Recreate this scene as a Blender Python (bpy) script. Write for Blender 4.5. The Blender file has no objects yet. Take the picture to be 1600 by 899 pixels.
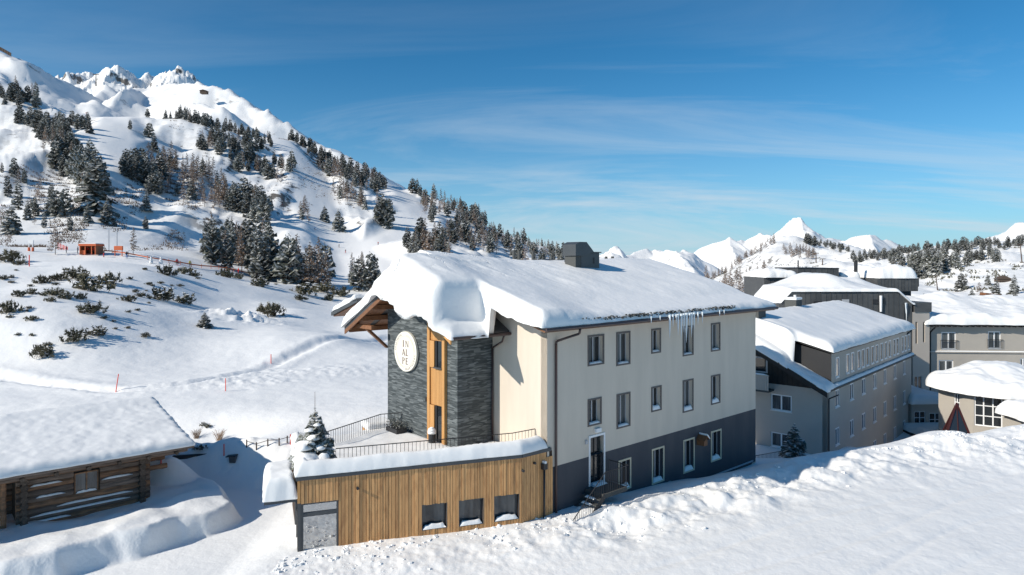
import bpy, math, random
import numpy as np
from mathutils import Vector
sc = bpy.context.scene
COL = sc.collection
R = math.radians
random.seed(7); rng = np.random.default_rng(7)

# ---------------------------------------------------------------- camera, sky, sun, exposure
F, CX, HY, CZ = 1067.0, 800.0, 407.0, 12.0           # focal length in photo pixels, centre column, horizon row, camera height
cam_d = bpy.data.cameras.new("camera"); cam = bpy.data.objects.new("camera", cam_d); COL.objects.link(cam)
cam.location = (0, 0, CZ); cam.rotation_euler = (R(90), 0, 0)
cam_d.sensor_width = 36; cam_d.lens = 36 * F / 1600; cam_d.shift_y = -(449.5 - HY) / 1600
cam_d.clip_start = 0.5; cam_d.clip_end = 40000
sc.camera = cam
SUN_AZ, SUN_EL = R(-118), R(31)                        # azimuth clockwise from +Y
sv = Vector((math.sin(SUN_AZ) * math.cos(SUN_EL), math.cos(SUN_AZ) * math.cos(SUN_EL), math.sin(SUN_EL)))
w = bpy.data.worlds.new("World"); sc.world = w; w.use_nodes = True
nt = w.node_tree; nt.nodes.clear()
def N(t, typ, **kw):
    n = t.nodes.new(typ)
    for k, v in kw.items(): setattr(n, k, v)
    return n
def L(t, a, b): t.links.new(a, b)
wo = N(nt, "ShaderNodeOutputWorld"); bg = N(nt, "ShaderNodeBackground"); bg.inputs[1].default_value = 0.086
sky = N(nt, "ShaderNodeTexSky", sky_type="NISHITA", sun_disc=False, sun_elevation=SUN_EL, sun_rotation=SUN_AZ % (2 * math.pi), altitude=1700, air_density=1.0, dust_density=0.3, ozone_density=1.0)
# thin cirrus: streaky noise on the sky dome, thicker towards the horizon
tc = N(nt, "ShaderNodeTexCoord"); sep = N(nt, "ShaderNodeSeparateXYZ"); L(nt, tc.outputs["Generated"], sep.inputs[0])
def M(t, op, a, b=None, c=None, clamp=False):
    n = N(t, "ShaderNodeMath", operation=op); n.use_clamp = clamp
    for i, v in enumerate((a, b, c)):
        if v is None: continue
        if isinstance(v, (int, float)): n.inputs[i].default_value = v
        else: L(t, v, n.inputs[i])
    return n.outputs[0]
zz = M(nt, "MAXIMUM", sep.outputs[2], 0.0)
zp = M(nt, "ADD", zz, 0.16)
cxy = N(nt, "ShaderNodeCombineXYZ"); L(nt, M(nt, "DIVIDE", sep.outputs[0], zp), cxy.inputs[0]); L(nt, M(nt, "DIVIDE", sep.outputs[1], zp), cxy.inputs[1])
mp = N(nt, "ShaderNodeMapping"); mp.inputs["Rotation"].default_value = (0, 0, R(38)); mp.inputs["Scale"].default_value = (0.5, 1.25, 1); mp.inputs["Location"].default_value = (0.4, 5.2, 0)
L(nt, cxy.outputs[0], mp.inputs[0])
n1 = N(nt, "ShaderNodeTexNoise"); n1.inputs["Scale"].default_value = 0.62; n1.inputs["Detail"].default_value = 8; n1.inputs["Roughness"].default_value = 0.62; n1.inputs["Distortion"].default_value = 1.3
L(nt, mp.outputs[0], n1.inputs[0])
cr = N(nt, "ShaderNodeMapRange"); cr.inputs[1].default_value = 0.48; cr.inputs[2].default_value = 0.70; L(nt, n1.outputs[0], cr.inputs[0])
hz = N(nt, "ShaderNodeMapRange"); hz.inputs[1].default_value = 0.0; hz.inputs[2].default_value = 0.30; hz.inputs[3].default_value = 1.0; hz.inputs[4].default_value = 0.10; L(nt, zz, hz.inputs[0])
cl = M(nt, "MULTIPLY", M(nt, "MULTIPLY", cr.outputs[0], hz.outputs[0]), 0.85, clamp=True)
tint = N(nt, "ShaderNodeMix", data_type="RGBA", blend_type="MULTIPLY"); tint.inputs["Factor"].default_value = 1.0
L(nt, sky.outputs[0], tint.inputs["A"]); tint.inputs["B"].default_value = (0.25, 0.86, 1.17, 1)
mx = N(nt, "ShaderNodeMix", data_type="RGBA"); L(nt, cl, mx.inputs["Factor"]); hr = N(nt, "ShaderNodeMapRange"); hr.inputs[1].default_value = 0.0; hr.inputs[2].default_value = 0.34; hr.inputs[3].default_value = 1.0; hr.inputs[4].default_value = 0.0; L(nt, zz, hr.inputs[0])
hm = N(nt, "ShaderNodeMix", data_type="RGBA"); L(nt, M(nt, "MULTIPLY", M(nt, "POWER", hr.outputs[0], 2.8), 0.85), hm.inputs["Factor"]); L(nt, tint.outputs["Result"], hm.inputs["A"]); hm.inputs["B"].default_value = (5.0, 6.6, 7.9, 1)
L(nt, hm.outputs["Result"], mx.inputs["A"]); mx.inputs["B"].default_value = (6.6, 7.5, 8.3, 1)
L(nt, mx.outputs["Result"], bg.inputs[0]); L(nt, bg.outputs[0], wo.inputs[0])
sun_d = bpy.data.lights.new("sun", "SUN"); sun = bpy.data.objects.new("sun", sun_d); COL.objects.link(sun)
sun_d.energy = 4.5; sun_d.angle = R(0.55); sun_d.color = (1.0, 0.93, 0.82); sun.rotation_euler = sv.to_track_quat("Z", "Y").to_euler(); sun.location = (-60, -20, 60)
vs = sc.view_settings; vs.view_transform = "Standard"; vs.look = "None"; vs.exposure = 0.14; vs.gamma = 1.0; vs.use_curve_mapping = False
sc.render.engine = "CYCLES"; sc.cycles.use_denoising = True
try: sc.cycles.denoiser = "OPENIMAGEDENOISE"
except Exception: pass
sc.cycles.max_bounces = 8; sc.cycles.diffuse_bounces = 4; sc.cycles.transparent_max_bounces = 8
sc.cycles.sample_clamp_indirect = 6

# ---------------------------------------------------------------- helpers
def P(px, py, d): return ((px - CX) / F * d, d, CZ + (HY - py) / F * d)
def h2(ix, iy, s):
    n = (ix.astype(np.int64) * 374761393 + iy.astype(np.int64) * 668265263 + s * 982451653) & 0xFFFFFFFF
    n = ((n ^ (n >> 13)) * 1274126177) & 0xFFFFFFFF
    return ((n ^ (n >> 16)) & 0xFFFFFF) / float(0xFFFFFF)
def vnoise(x, y, s=0):
    x = np.asarray(x, float); y = np.asarray(y, float)
    ix = np.floor(x); iy = np.floor(y); fx = x - ix; fy = y - iy
    fx = fx * fx * fx * (fx * (fx * 6 - 15) + 10); fy = fy * fy * fy * (fy * (fy * 6 - 15) + 10)
    a = h2(ix, iy, s); b = h2(ix + 1, iy, s); c = h2(ix, iy + 1, s); d = h2(ix + 1, iy + 1, s)
    return (a + (b - a) * fx) * (1 - fy) + (c + (d - c) * fx) * fy - 0.5
def fbm(x, y, o=4, s=0, g=0.5):
    t = 0; a = 1.0
    for k in range(o):
        ca, sa = math.cos(k * 0.9 + .3), math.sin(k * 0.9 + .3)
        t = t + a * vnoise((x * ca - y * sa) * 2 ** k + 17.3 * k, (x * sa + y * ca) * 2 ** k - 9.1 * k, s + k); a *= g
    return t
def ridged(x, y, o=4, s=0):
    t = 0; a = 1.0
    for k in range(o):
        t = t + a * (0.5 - np.abs(vnoise(x * 2 ** k + 7.7 * k, y * 2 ** k + 3.1 * k, s + k)) * 2); a *= 0.5
    return t
def sstep(a, b, x):
    t = np.clip((x - a) / (b - a), 0, 1); return t * t * (3 - 2 * t)
def tag(o, label=None, cat=None, group=None, kind=None):
    if label: o["label"] = label
    if cat: o["category"] = cat
    if group: o["group"] = group
    if kind: o["kind"] = kind
    return o
def link(o, parent=None):
    COL.objects.link(o)
    if parent: o.parent = parent
    return o
def empty(name, loc=(0, 0, 0), rz=0):
    o = bpy.data.objects.new(name, None); o.location = loc; o.rotation_euler = (0, 0, rz); o.empty_display_size = 0.3
    return link(o)
def grid_mesh(name, V, nu, nv, mat, smooth=True):
    me = bpy.data.meshes.new(name); V = np.ascontiguousarray(V.reshape(-1, 3), dtype=np.float32)
    i = np.arange(nu * nv).reshape(nu, nv)
    q = np.stack([i[:-1, :-1], i[1:, :-1], i[1:, 1:], i[:-1, 1:]], -1).reshape(-1, 4).astype(np.int32)
    me.vertices.add(len(V)); me.vertices.foreach_set("co", V.ravel())
    me.loops.add(q.size); me.loops.foreach_set("vertex_index", q.ravel())
    me.polygons.add(len(q)); me.polygons.foreach_set("loop_start", np.arange(0, q.size, 4, dtype=np.int32))
    me.update(calc_edges=True)
    if smooth: me.polygons.foreach_set("use_smooth", np.ones(len(q), bool))
    if mat: me.materials.append(mat)
    return me
class MB:
    def __init__(s): s.v = []; s.f = []; s.m = []; s.sm = []
    def quad(s, a, b, c, d, m=0):
        i = len(s.v); s.v += [a, b, c, d]; s.f.append((i, i + 1, i + 2, i + 3)); s.m.append(m)
    def tri(s, a, b, c, m=0):
        i = len(s.v); s.v += [a, b, c]; s.f.append((i, i + 1, i + 2)); s.m.append(m)
    def poly(s, pts, m=0):
        i = len(s.v); s.v += list(pts); s.f.append(tuple(range(i, i + len(pts)))); s.m.append(m)
    def hexa(s, p, m=0):          # p: 4 bottom ccw, 4 top ccw
        i = len(s.v); s.v += list(p)
        for f in ((3, 2, 1, 0), (4, 5, 6, 7), (0, 1, 5, 4), (1, 2, 6, 5), (2, 3, 7, 6), (3, 0, 4, 7)):
            s.f.append(tuple(i + k for k in f)); s.m.append(m)
    def box(s, x0, x1, y0, y1, z0, z1, m=0):
        s.hexa([(x0, y0, z0), (x1, y0, z0), (x1, y1, z0), (x0, y1, z0), (x0, y0, z1), (x1, y0, z1), (x1, y1, z1), (x0, y1, z1)], m)
    def prism(s, pts, off, m=0):  # polygon pts (3d, ccw seen from outside of -off), extruded by off
        n = len(pts); o = Vector(off); a = [tuple(p) for p in pts]; b = [tuple(Vector(p) + o) for p in pts]
        i = len(s.v); s.v += a + b
        s.f.append(tuple(range(i, i + n))); s.m.append(m); s.f.append(tuple(range(i + 2 * n - 1, i + n - 1, -1))); s.m.append(m)
        for k in range(n):
            k2 = (k + 1) % n; s.f.append((i + k2, i + k, i + n + k, i + n + k2)); s.m.append(m)
    def tube(s, a, b, r0, r1=None, n=8, m=0, cap=True):
        r1 = r0 if r1 is None else r1; a = Vector(a); b = Vector(b); d = (b - a).normalized()
        t = d.orthogonal().normalized(); u = d.cross(t); i = len(s.v)
        for p, r in ((a, r0), (b, r1)):
            for k in range(n):
                an = 2 * math.pi * k / n; s.v.append(tuple(p + (t * math.cos(an) + u * math.sin(an)) * r))
        for k in range(n):
            k2 = (k + 1) % n; s.f.append((i + k, i + k2, i + n + k2, i + n + k)); s.m.append(m)
        if cap:
            s.f.append(tuple(i + n - 1 - k for k in range(n))); s.m.append(m); s.f.append(tuple(i + n + k for k in range(n))); s.m.append(m)
    def mesh(s, name, mats, smooth=False):
        me = bpy.data.meshes.new(name); me.from_pydata([tuple(p) for p in s.v], [], s.f)
        for mm in (mats if isinstance(mats, (list, tuple)) else [mats]): me.materials.append(mm)
        if any(s.m): me.polygons.foreach_set("material_index", s.m)
        if smooth: me.polygons.foreach_set("use_smooth", [True] * len(s.f))
        me.update(); return me
    def build(s, name, mats, parent=None, smooth=False):
        return link(bpy.data.objects.new(name, s.mesh(name, mats, smooth)), parent)
def bevel(o, wd=0.01, seg=2):
    b = o.modifiers.new("bevel", "BEVEL"); b.width = wd; b.segments = seg; b.limit_method = "ANGLE"; return o
# a wall frame: origin (x, y), unit direction, outward normal to the right of it; s along, o outward
class Fr:
    def __init__(s, p0, p1):
        s.p = Vector((p0[0], p0[1])); d = Vector((p1[0], p1[1])) - s.p; s.len = d.length; s.d = d / s.len; s.n = Vector((s.d.y, -s.d.x))
    def __call__(s, a, o, z):
        q = s.p + s.d * a + s.n * o; return (q.x, q.y, z)
    def box(s, mb, a0, a1, o0, o1, z0, z1, m=0):
        mb.hexa([s(a0, o1, z0), s(a1, o1, z0), s(a1, o0, z0), s(a0, o0, z0), s(a0, o1, z1), s(a1, o1, z1), s(a1, o0, z1), s(a0, o0, z1)], m)
def wall(name, fr, z0, z1, holes, mat, parent, depth=0.3, back=0.3, a0=0.0, a1=None, inset=0.0):
    a1 = fr.len if a1 is None else a1; mb = MB()
    hs = [(max(h[0], a0), min(h[1], a1), max(h[2], z0), min(h[3], z1)) for h in holes]
    hs = [h for h in hs if h[1] - h[0] > 1e-4 and h[3] - h[2] > 1e-4]
    xs = sorted({a0, a1, *[h[0] for h in hs], *[h[1] for h in hs]}); zs = sorted({z0, z1, *[h[2] for h in hs], *[h[3] for h in hs]})
    for i in range(len(xs) - 1):
        for j in range(len(zs) - 1):
            cxm = (xs[i] + xs[i + 1]) / 2; czm = (zs[j] + zs[j + 1]) / 2
            if any(h[0] < cxm < h[1] and h[2] < czm < h[3] for h in hs): continue
            mb.quad(fr(xs[i], -inset, zs[j]), fr(xs[i + 1], -inset, zs[j]), fr(xs[i + 1], -inset, zs[j + 1]), fr(xs[i], -inset, zs[j + 1]))
    for h in hs:
        p = [(h[0], h[2]), (h[1], h[2]), (h[1], h[3]), (h[0], h[3])]
        for k in range(4):
            (xa, za), (xb, zb) = p[k], p[(k + 1) % 4]
            if za == zb and za in (z0, z1): continue
            mb.quad(fr(xa, -inset, za), fr(xb, -inset, zb), fr(xb, -inset - depth, zb), fr(xa, -inset - depth, za))
    # back and edges so that the wall has thickness
    mb.quad(fr(a1, -back, z0), fr(a0, -back, z0), fr(a0, -back, z1), fr(a1, -back, z1))
    mb.quad(fr(a0, -inset, z1), fr(a1, -inset, z1), fr(a1, -back, z1), fr(a0, -back, z1))
    mb.quad(fr(a0, -back, z0), fr(a0, -inset, z0), fr(a0, -inset, z1), fr(a0, -back, z1)); mb.quad(fr(a1, -inset, z0), fr(a1, -back, z0), fr(a1, -back, z1), fr(a1, -inset, z1))
    return mb.build(name, mat, parent)
# ---------------------------------------------------------------- materials
def mat(name, col, rough=0.7, noise=None, bump=None, metal=0.0, spec=0.5, coords="Object", vary=0.0):
    m = bpy.data.materials.new(name); m.use_nodes = True; t = m.node_tree; b = t.nodes["Principled BSDF"]
    b.inputs["Roughness"].default_value = rough; b.inputs["Metallic"].default_value = metal; b.inputs["Specular IOR Level"].default_value = spec
    b.inputs["Base Color"].default_value = (*col, 1); co = None
    tcn = N(t, "ShaderNodeTexCoord"); src = tcn.outputs[coords]
    if noise:                      # (colour2, scale xyz, lo, hi)
        c2, s3, lo, hi = noise; mp_ = N(t, "ShaderNodeMapping"); mp_.inputs["Scale"].default_value = s3; L(t, src, mp_.inputs[0])
        nn = N(t, "ShaderNodeTexNoise"); nn.inputs["Scale"].default_value = 1; nn.inputs["Detail"].default_value = 5; nn.inputs["Roughness"].default_value = 0.6; L(t, mp_.outputs[0], nn.inputs[0])
        rg = N(t, "ShaderNodeMapRange"); rg.inputs[1].default_value = lo; rg.inputs[2].default_value = hi; L(t, nn.outputs[0], rg.inputs[0])
        mm = N(t, "ShaderNodeMix", data_type="RGBA"); mm.inputs["A"].default_value = (*col, 1); mm.inputs["B"].default_value = (*c2, 1); L(t, rg.outputs[0], mm.inputs["Factor"])
        co = mm.outputs["Result"]
    if vary:
        oi = N(t, "ShaderNodeObjectInfo"); hv = N(t, "ShaderNodeHueSaturation"); rv = N(t, "ShaderNodeMapRange"); rv.inputs[3].default_value = 1 - vary; rv.inputs[4].default_value = 1 + vary
        L(t, oi.outputs["Random"], rv.inputs[0]); L(t, rv.outputs[0], hv.inputs["Value"])
        if co: L(t, co, hv.inputs["Color"])
        else: hv.inputs["Color"].default_value = (*col, 1)
        co = hv.outputs[0]
    if co: L(t, co, b.inputs["Base Color"])
    if bump:                       # (scale xyz, strength, distance)
        mp_ = N(t, "ShaderNodeMapping"); mp_.inputs["Scale"].default_value = bump[0]; L(t, src, mp_.inputs[0])
        nn = N(t, "ShaderNodeTexNoise"); nn.inputs["Scale"].default_value = 1; nn.inputs["Detail"].default_value = 6; nn.inputs["Roughness"].default_value = 0.65; L(t, mp_.outputs[0], nn.inputs[0])
        bp = N(t, "ShaderNodeBump"); bp.inputs["Strength"].default_value = bump[1]; bp.inputs["Distance"].default_value = bump[2]; L(t, nn.outputs[0], bp.inputs["Height"]); L(t, bp.outputs[0], b.inputs["Normal"])
    return m
SNOW = (0.89, 0.885, 0.87)
m_snow = mat("snow", SNOW, 0.55, bump=((1.6, 1.6, 1.6), 0.35, 0.12), spec=0.25)
m_snowroof = mat("roof snow", SNOW, 0.5, bump=((2.2, 2.2, 2.2), 0.25, 0.06), spec=0.25)
m_roofcrack = mat("cracked roof snow", SNOW, 0.5, spec=0.25)
def add_cracks(m):
    t = m.node_tree; b = t.nodes["Principled BSDF"]; tcn = N(t, "ShaderNodeTexCoord"); src = tcn.outputs["Object"]
    mp_ = N(t, "ShaderNodeMapping"); mp_.inputs["Rotation"].default_value = (0, 0, R(-28)); mp_.inputs["Scale"].default_value = (.55, .16, .3); L(t, src, mp_.inputs[0])
    n = N(t, "ShaderNodeTexNoise"); n.inputs["Scale"].default_value = 1.6; n.inputs["Detail"].default_value = 4; n.inputs["Roughness"].default_value = .6; n.inputs["Distortion"].default_value = .6; L(t, mp_.outputs[0], n.inputs[0])
    d_ = M(t, "ABSOLUTE", M(t, "SUBTRACT", M(t, "FRACT", M(t, "MULTIPLY", n.outputs[0], 7.0)), .5)); rg = N(t, "ShaderNodeMapRange"); rg.inputs[1].default_value = 0.0; rg.inputs[2].default_value = .07; L(t, d_, rg.inputs[0])
    g = N(t, "ShaderNodeSeparateXYZ"); L(t, src, g.inputs[0]); mk = N(t, "ShaderNodeMapRange"); mk.inputs[1].default_value = 7.5; mk.inputs[2].default_value = 2.0; L(t, g.outputs[0], mk.inputs[0]); mv = N(t, "ShaderNodeMapRange"); mv.inputs[1].default_value = 4.5; mv.inputs[2].default_value = 6.5; L(t, g.outputs[1], mv.inputs[0])
    n2 = N(t, "ShaderNodeTexNoise"); n2.inputs["Scale"].default_value = .9; L(t, src, n2.inputs[0]); m2 = N(t, "ShaderNodeMapRange"); m2.inputs[1].default_value = .48; m2.inputs[2].default_value = .6; L(t, n2.outputs[0], m2.inputs[0])
    mask = M(t, "MULTIPLY", M(t, "MULTIPLY", mk.outputs[0], mv.outputs[0]), m2.outputs[0]); h_ = M(t, "SUBTRACT", 1.0, M(t, "MULTIPLY", M(t, "SUBTRACT", 1.0, rg.outputs[0]), mask))
    bp = N(t, "ShaderNodeBump"); bp.inputs["Strength"].default_value = .7; bp.inputs["Distance"].default_value = .10; L(t, h_, bp.inputs["Height"])
    n3 = N(t, "ShaderNodeTexNoise"); n3.inputs["Scale"].default_value = 3; n3.inputs["Detail"].default_value = 6; L(t, src, n3.inputs[0]); b2 = N(t, "ShaderNodeBump"); b2.inputs["Strength"].default_value = .4; b2.inputs["Distance"].default_value = .06; L(t, n3.outputs[0], b2.inputs["Height"]); L(t, bp.outputs[0], b2.inputs["Normal"]); L(t, b2.outputs[0], b.inputs["Normal"])
add_cracks(m_roofcrack)
m_snowclod = mat("small snow", SNOW, 0.6, bump=((9, 9, 9), 0.4, 0.03), spec=0.25)
def ground_mat(name, rocky, fine=True):
    m = mat(name, SNOW, 0.6, spec=0.2); t = m.node_tree; b = t.nodes["Principled BSDF"]; tcn = N(t, "ShaderNodeTexCoord"); src = tcn.outputs["Object"]
    def noise(s, det=6, rg=0.6):
        n = N(t, "ShaderNodeTexNoise"); n.inputs["Scale"].default_value = s; n.inputs["Detail"].default_value = det; n.inputs["Roughness"].default_value = rg; L(t, src, n.inputs[0]); return n.outputs[0]
    if rocky:
        g = N(t, "ShaderNodeNewGeometry"); sp = N(t, "ShaderNodeSeparateXYZ"); L(t, g.outputs["Normal"], sp.inputs[0])
        at = N(t, "ShaderNodeAttribute", attribute_name="rock")
        nn = M(t, "ADD", noise(rocky[0], 8, 0.68), M(t, "MULTIPLY", M(t, "SUBTRACT", rocky[1], sp.outputs[2]), rocky[2]))
        rg = N(t, "ShaderNodeMapRange"); rg.inputs[1].default_value = rocky[3]; rg.inputs[2].default_value = rocky[3] + 0.06; L(t, nn, rg.inputs[0])
        rk = N(t, "ShaderNodeMix", data_type="RGBA"); rk.inputs["A"].default_value = (0.07, 0.065, 0.06, 1); rk.inputs["B"].default_value = (0.24, 0.22, 0.2, 1); L(t, noise(rocky[0] * 6, 5), rk.inputs["Factor"])
        mm = N(t, "ShaderNodeMix", data_type="RGBA"); mm.inputs["A"].default_value = (*SNOW, 1); L(t, rk.outputs["Result"], mm.inputs["B"]); L(t, M(t, "MULTIPLY", rg.outputs[0], at.outputs["Fac"]), mm.inputs["Factor"])
        L(t, mm.outputs["Result"], b.inputs["Base Color"])
    bp = N(t, "ShaderNodeBump"); bp.inputs["Strength"].default_value = 0.28; bp.inputs["Distance"].default_value = 0.05 if fine else 3.0
    L(t, noise(5.0 if fine else 0.03, 8, 0.7), bp.inputs["Height"])
    if fine:
        b2 = N(t, "ShaderNodeBump"); b2.inputs["Strength"].default_value = 0.3; b2.inputs["Distance"].default_value = 0.5; L(t, noise(0.35, 5), b2.inputs["Height"]); L(t, bp.outputs[0], b2.inputs["Normal"]); L(t, b2.outputs[0], b.inputs["Normal"])
    else: L(t, bp.outputs[0], b.inputs["Normal"])
    return m
m_ground = ground_mat("snow ground", (0.14, 0.88, 1.1, 0.545))
m_mount = ground_mat("snow mountain", (0.012, 0.76, 0.55, 0.62), fine=False)
m_beige = mat("beige render", (0.66, 0.58, 0.485), 0.85, noise=((0.59, 0.52, 0.435), (1.3, 1.3, 0.22), 0.38, 0.74), bump=((40, 40, 40), 0.15, 0.01))
m_dark = mat("charcoal render", (0.056, 0.058, 0.070), 0.8, noise=((0.080, 0.081, 0.090), (1.1, 1.1, 0.3), 0.36, 0.75), bump=((40, 40, 40), 0.15, 0.01))
m_plinth = mat("dark plinth", (0.075, 0.078, 0.075), 0.85, bump=((30, 30, 30), 0.2, 0.01))
m_grey = mat("grey brown render", (0.49, 0.44, 0.385), 0.85, noise=((0.44, 0.395, 0.345), (0.4, 0.4, 0.6), 0.35, 0.75), bump=((30, 30, 30), 0.15, 0.01))
m_grey2 = mat("pale grey render", (0.42, 0.385, 0.335), 0.85, noise=((0.37, 0.34, 0.30), (0.4, 0.4, 0.6), 0.35, 0.75), bump=((30, 30, 30), 0.15, 0.01))
m_plank = mat("larch plank", (0.62, 0.335, 0.135), 0.6, noise=((0.37, 0.175, 0.065), (8, 8, 1.6), 0.46, 0.76), bump=((30, 30, 2), 0.3, 0.01), vary=0.24)
m_batten = mat("bright larch", (0.56, 0.30, 0.105), 0.55, noise=((0.44, 0.22, 0.075), (10, 10, 0.6), 0.35, 0.72), bump=((30, 30, 2), 0.2, 0.005), vary=0.10)
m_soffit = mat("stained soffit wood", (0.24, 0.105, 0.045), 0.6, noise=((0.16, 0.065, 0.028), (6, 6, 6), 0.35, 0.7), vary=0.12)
m_oldlog = mat("weathered log", (0.24, 0.175, 0.135), 0.85, noise=((0.09, 0.066, 0.052), (1.2, 9, 9), 0.36, 0.70), bump=((2, 22, 22), 0.6, 0.03), vary=0.25)
m_oldlog2 = mat("reddish old log", (0.34, 0.18, 0.095), 0.8, noise=((0.13, 0.08, 0.05), (1.5, 9, 9), 0.36, 0.66), bump=((2, 22, 22), 0.6, 0.03), vary=0.2)
m_logend = mat("log end", (0.075, 0.055, 0.042), 0.85, noise=((0.15, 0.11, 0.08), (14, 14, 14), 0.45, 0.7), bump=((20, 20, 20), 0.4, 0.02), vary=0.3)
m_metal = mat("anthracite metal", (0.055, 0.06, 0.066), 0.45, metal=0.0, spec=0.5, noise=((0.07, 0.075, 0.08), (1, 1, 1), 0.4, 0.7))
m_clad = mat("standing seam metal", (0.062, 0.064, 0.066), 0.5, noise=((0.085, 0.087, 0.087), (0.8, 0.8, 1.5), 0.35, 0.7), vary=0.15)
m_brownmetal = mat("brown gutter metal", (0.065, 0.042, 0.04), 0.4, spec=0.5)
m_brownfr = mat("brown window surround", (0.105, 0.09, 0.085), 0.6)
m_creamfr = mat("cream window surround", (0.62, 0.55, 0.40), 0.7)
m_whitefr = mat("white window frame", (0.82, 0.82, 0.82), 0.5)
m_lightgrey = mat("light grey frame", (0.45, 0.46, 0.48), 0.5)
m_black = mat("black iron", (0.022, 0.022, 0.024), 0.5)
m_blackwood = mat("black stained boards", (0.016, 0.014, 0.013), 0.7, noise=((0.028, 0.024, 0.02), (4, 4, 0.8), 0.4, 0.7))
m_redframe = mat("dark red frame", (0.045, 0.009, 0.009), 0.5)
m_glass = mat("window glass", (0.018, 0.022, 0.026), 0.04, spec=0.7)
m_glass2 = mat("curtained glass", (0.10, 0.11, 0.115), 0.08, spec=0.6, noise=((0.03, 0.035, 0.04), (3, 3, 0.3), 0.42, 0.6))
m_sign = mat("cream sign face", (0.78, 0.75, 0.66), 0.6)
m_gold = mat("pale gold line", (0.50, 0.45, 0.24), 0.6)
m_letter = mat("dark red letters", (0.11, 0.04, 0.03), 0.6)
m_orange = mat("orange plastic", (0.55, 0.12, 0.04), 0.7)
m_redpole = mat("red pole", (0.80, 0.09, 0.06), 0.5)
m_white = mat("white paint", (0.75, 0.75, 0.75), 0.6)
m_concrete = mat("concrete slab", (0.36, 0.335, 0.29), 0.8, noise=((0.29, 0.27, 0.235), (2, 2, 2), 0.4, 0.7))
m_pink = mat("pink cushion", (0.42, 0.05, 0.09), 0.8)
m_ice = mat("ice", (0.72, 0.78, 0.82), 0.12, spec=0.6)
m_bark = mat("bark", (0.085, 0.06, 0.045), 0.9)
m_needle = mat("pine needles", (0.088, 0.093, 0.072), 0.8, vary=0.35, noise=((0.42, 0.43, 0.43), (11, 11, 11), 0.46, 0.62))
m_bush = mat("mountain pine needles", (0.085, 0.083, 0.05), 0.8, vary=0.3, noise=((0.11, 0.095, 0.06), (3, 3, 3), 0.4, 0.7))
m_twig = mat("larch twigs", (0.24, 0.165, 0.115), 0.9, vary=0.3)
m_frost = mat("frosted twig", (0.62, 0.62, 0.63), 0.8)
# slate stone cladding: thin courses
def slate(name, c1, c2):
    m = bpy.data.materials.new(name); m.use_nodes = True; t = m.node_tree; b = t.nodes["Principled BSDF"]; b.inputs["Roughness"].default_value = 0.75
    tcn = N(t, "ShaderNodeTexCoord"); mp_ = N(t, "ShaderNodeMapping"); mp_.inputs["Scale"].default_value = (2.6, 2.6, 17); L(t, tcn.outputs["Object"], mp_.inputs[0])
    vo = N(t, "ShaderNodeTexVoronoi"); vo.inputs["Scale"].default_value = 1.0; vo.inputs["Randomness"].default_value = 0.9; L(t, mp_.outputs[0], vo.inputs[0])
    sp = N(t, "ShaderNodeSeparateColor"); L(t, vo.outputs["Color"], sp.inputs[0])
    mm = N(t, "ShaderNodeMix", data_type="RGBA"); mm.inputs["A"].default_value = (*c1, 1); mm.inputs["B"].default_value = (*c2, 1); L(t, M(t, "POWER", sp.outputs[0], 1.8), mm.inputs["Factor"]); L(t, mm.outputs["Result"], b.inputs["Base Color"])
    bp = N(t, "ShaderNodeBump"); bp.inputs["Strength"].default_value = 0.8; bp.inputs["Distance"].default_value = 0.04; L(t, sp.outputs[1], bp.inputs["Height"]); L(t, bp.outputs[0], b.inputs["Normal"])
    return m
m_slate = slate("slate cladding", (0.038, 0.048, 0.052), (0.17, 0.19, 0.195))
# ---------------------------------------------------------------- ground sheet (heightfield around the valley), mountains
CREST = [(412,893,24.4),(440,882,25.0),(472,868,25.6),(530,860,26.1),(580,852,26.5),(640,846,26.95),(700,840,27.5),(760,830,28.1),(815,823,28.7),(866,809,29.6),(950,797,30.6),(1000,787,31.5),(1100,760,33.9),(1200,735,36.9),(1300,712,40),(1400,699,42.3),(1440,690,43.3),(1475,677,44),(1500,675,44.5),(1540,684,45.5),(1600,668,47),(1760,650,53),(1950,640,60)]
CR = np.array([P(*c) for c in CREST])
for _ in range(2):
    a_, b_ = CR[:-1], CR[1:]; CR = np.concatenate([CR[:1], np.stack([a_ * .75 + b_ * .25, a_ * .25 + b_ * .75], 1).reshape(-1, 3), CR[-1:]])
def crest(x, y):
    best = np.full(x.shape, 1e9); q = np.zeros(x.shape); zc = np.zeros(x.shape); ss = np.zeros(x.shape); acc = 0.0
    for i in range(len(CR) - 1):
        a = CR[i]; b = CR[i + 1]; dx, dy = b[0] - a[0], b[1] - a[1]; l = math.hypot(dx, dy)
        t = np.clip(((x - a[0]) * dx + (y - a[1]) * dy) / (l * l), 0, 1); ex = x - a[0] - t * dx; ey = y - a[1] - t * dy; d = np.hypot(ex, ey)
        sgn = np.sign(dx * ey - dy * ex); m = d < best
        best = np.where(m, d, best); q = np.where(m, d * np.where(sgn == 0, 1, sgn), q); zc = np.where(m, a[2] + t * (b[2] - a[2]), zc); ss = np.where(m, acc + t * l, ss); acc += l
    al = x * .86 + y * .51; zs = np.interp(al, CR[:, 0] * .86 + CR[:, 1] * .51, CR[:, 2]); k = sstep(-.6, -1.8, q)
    return q, zc * (1 - k) + zs * k, np.where(q < -1.2, al + 100, ss)
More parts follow.
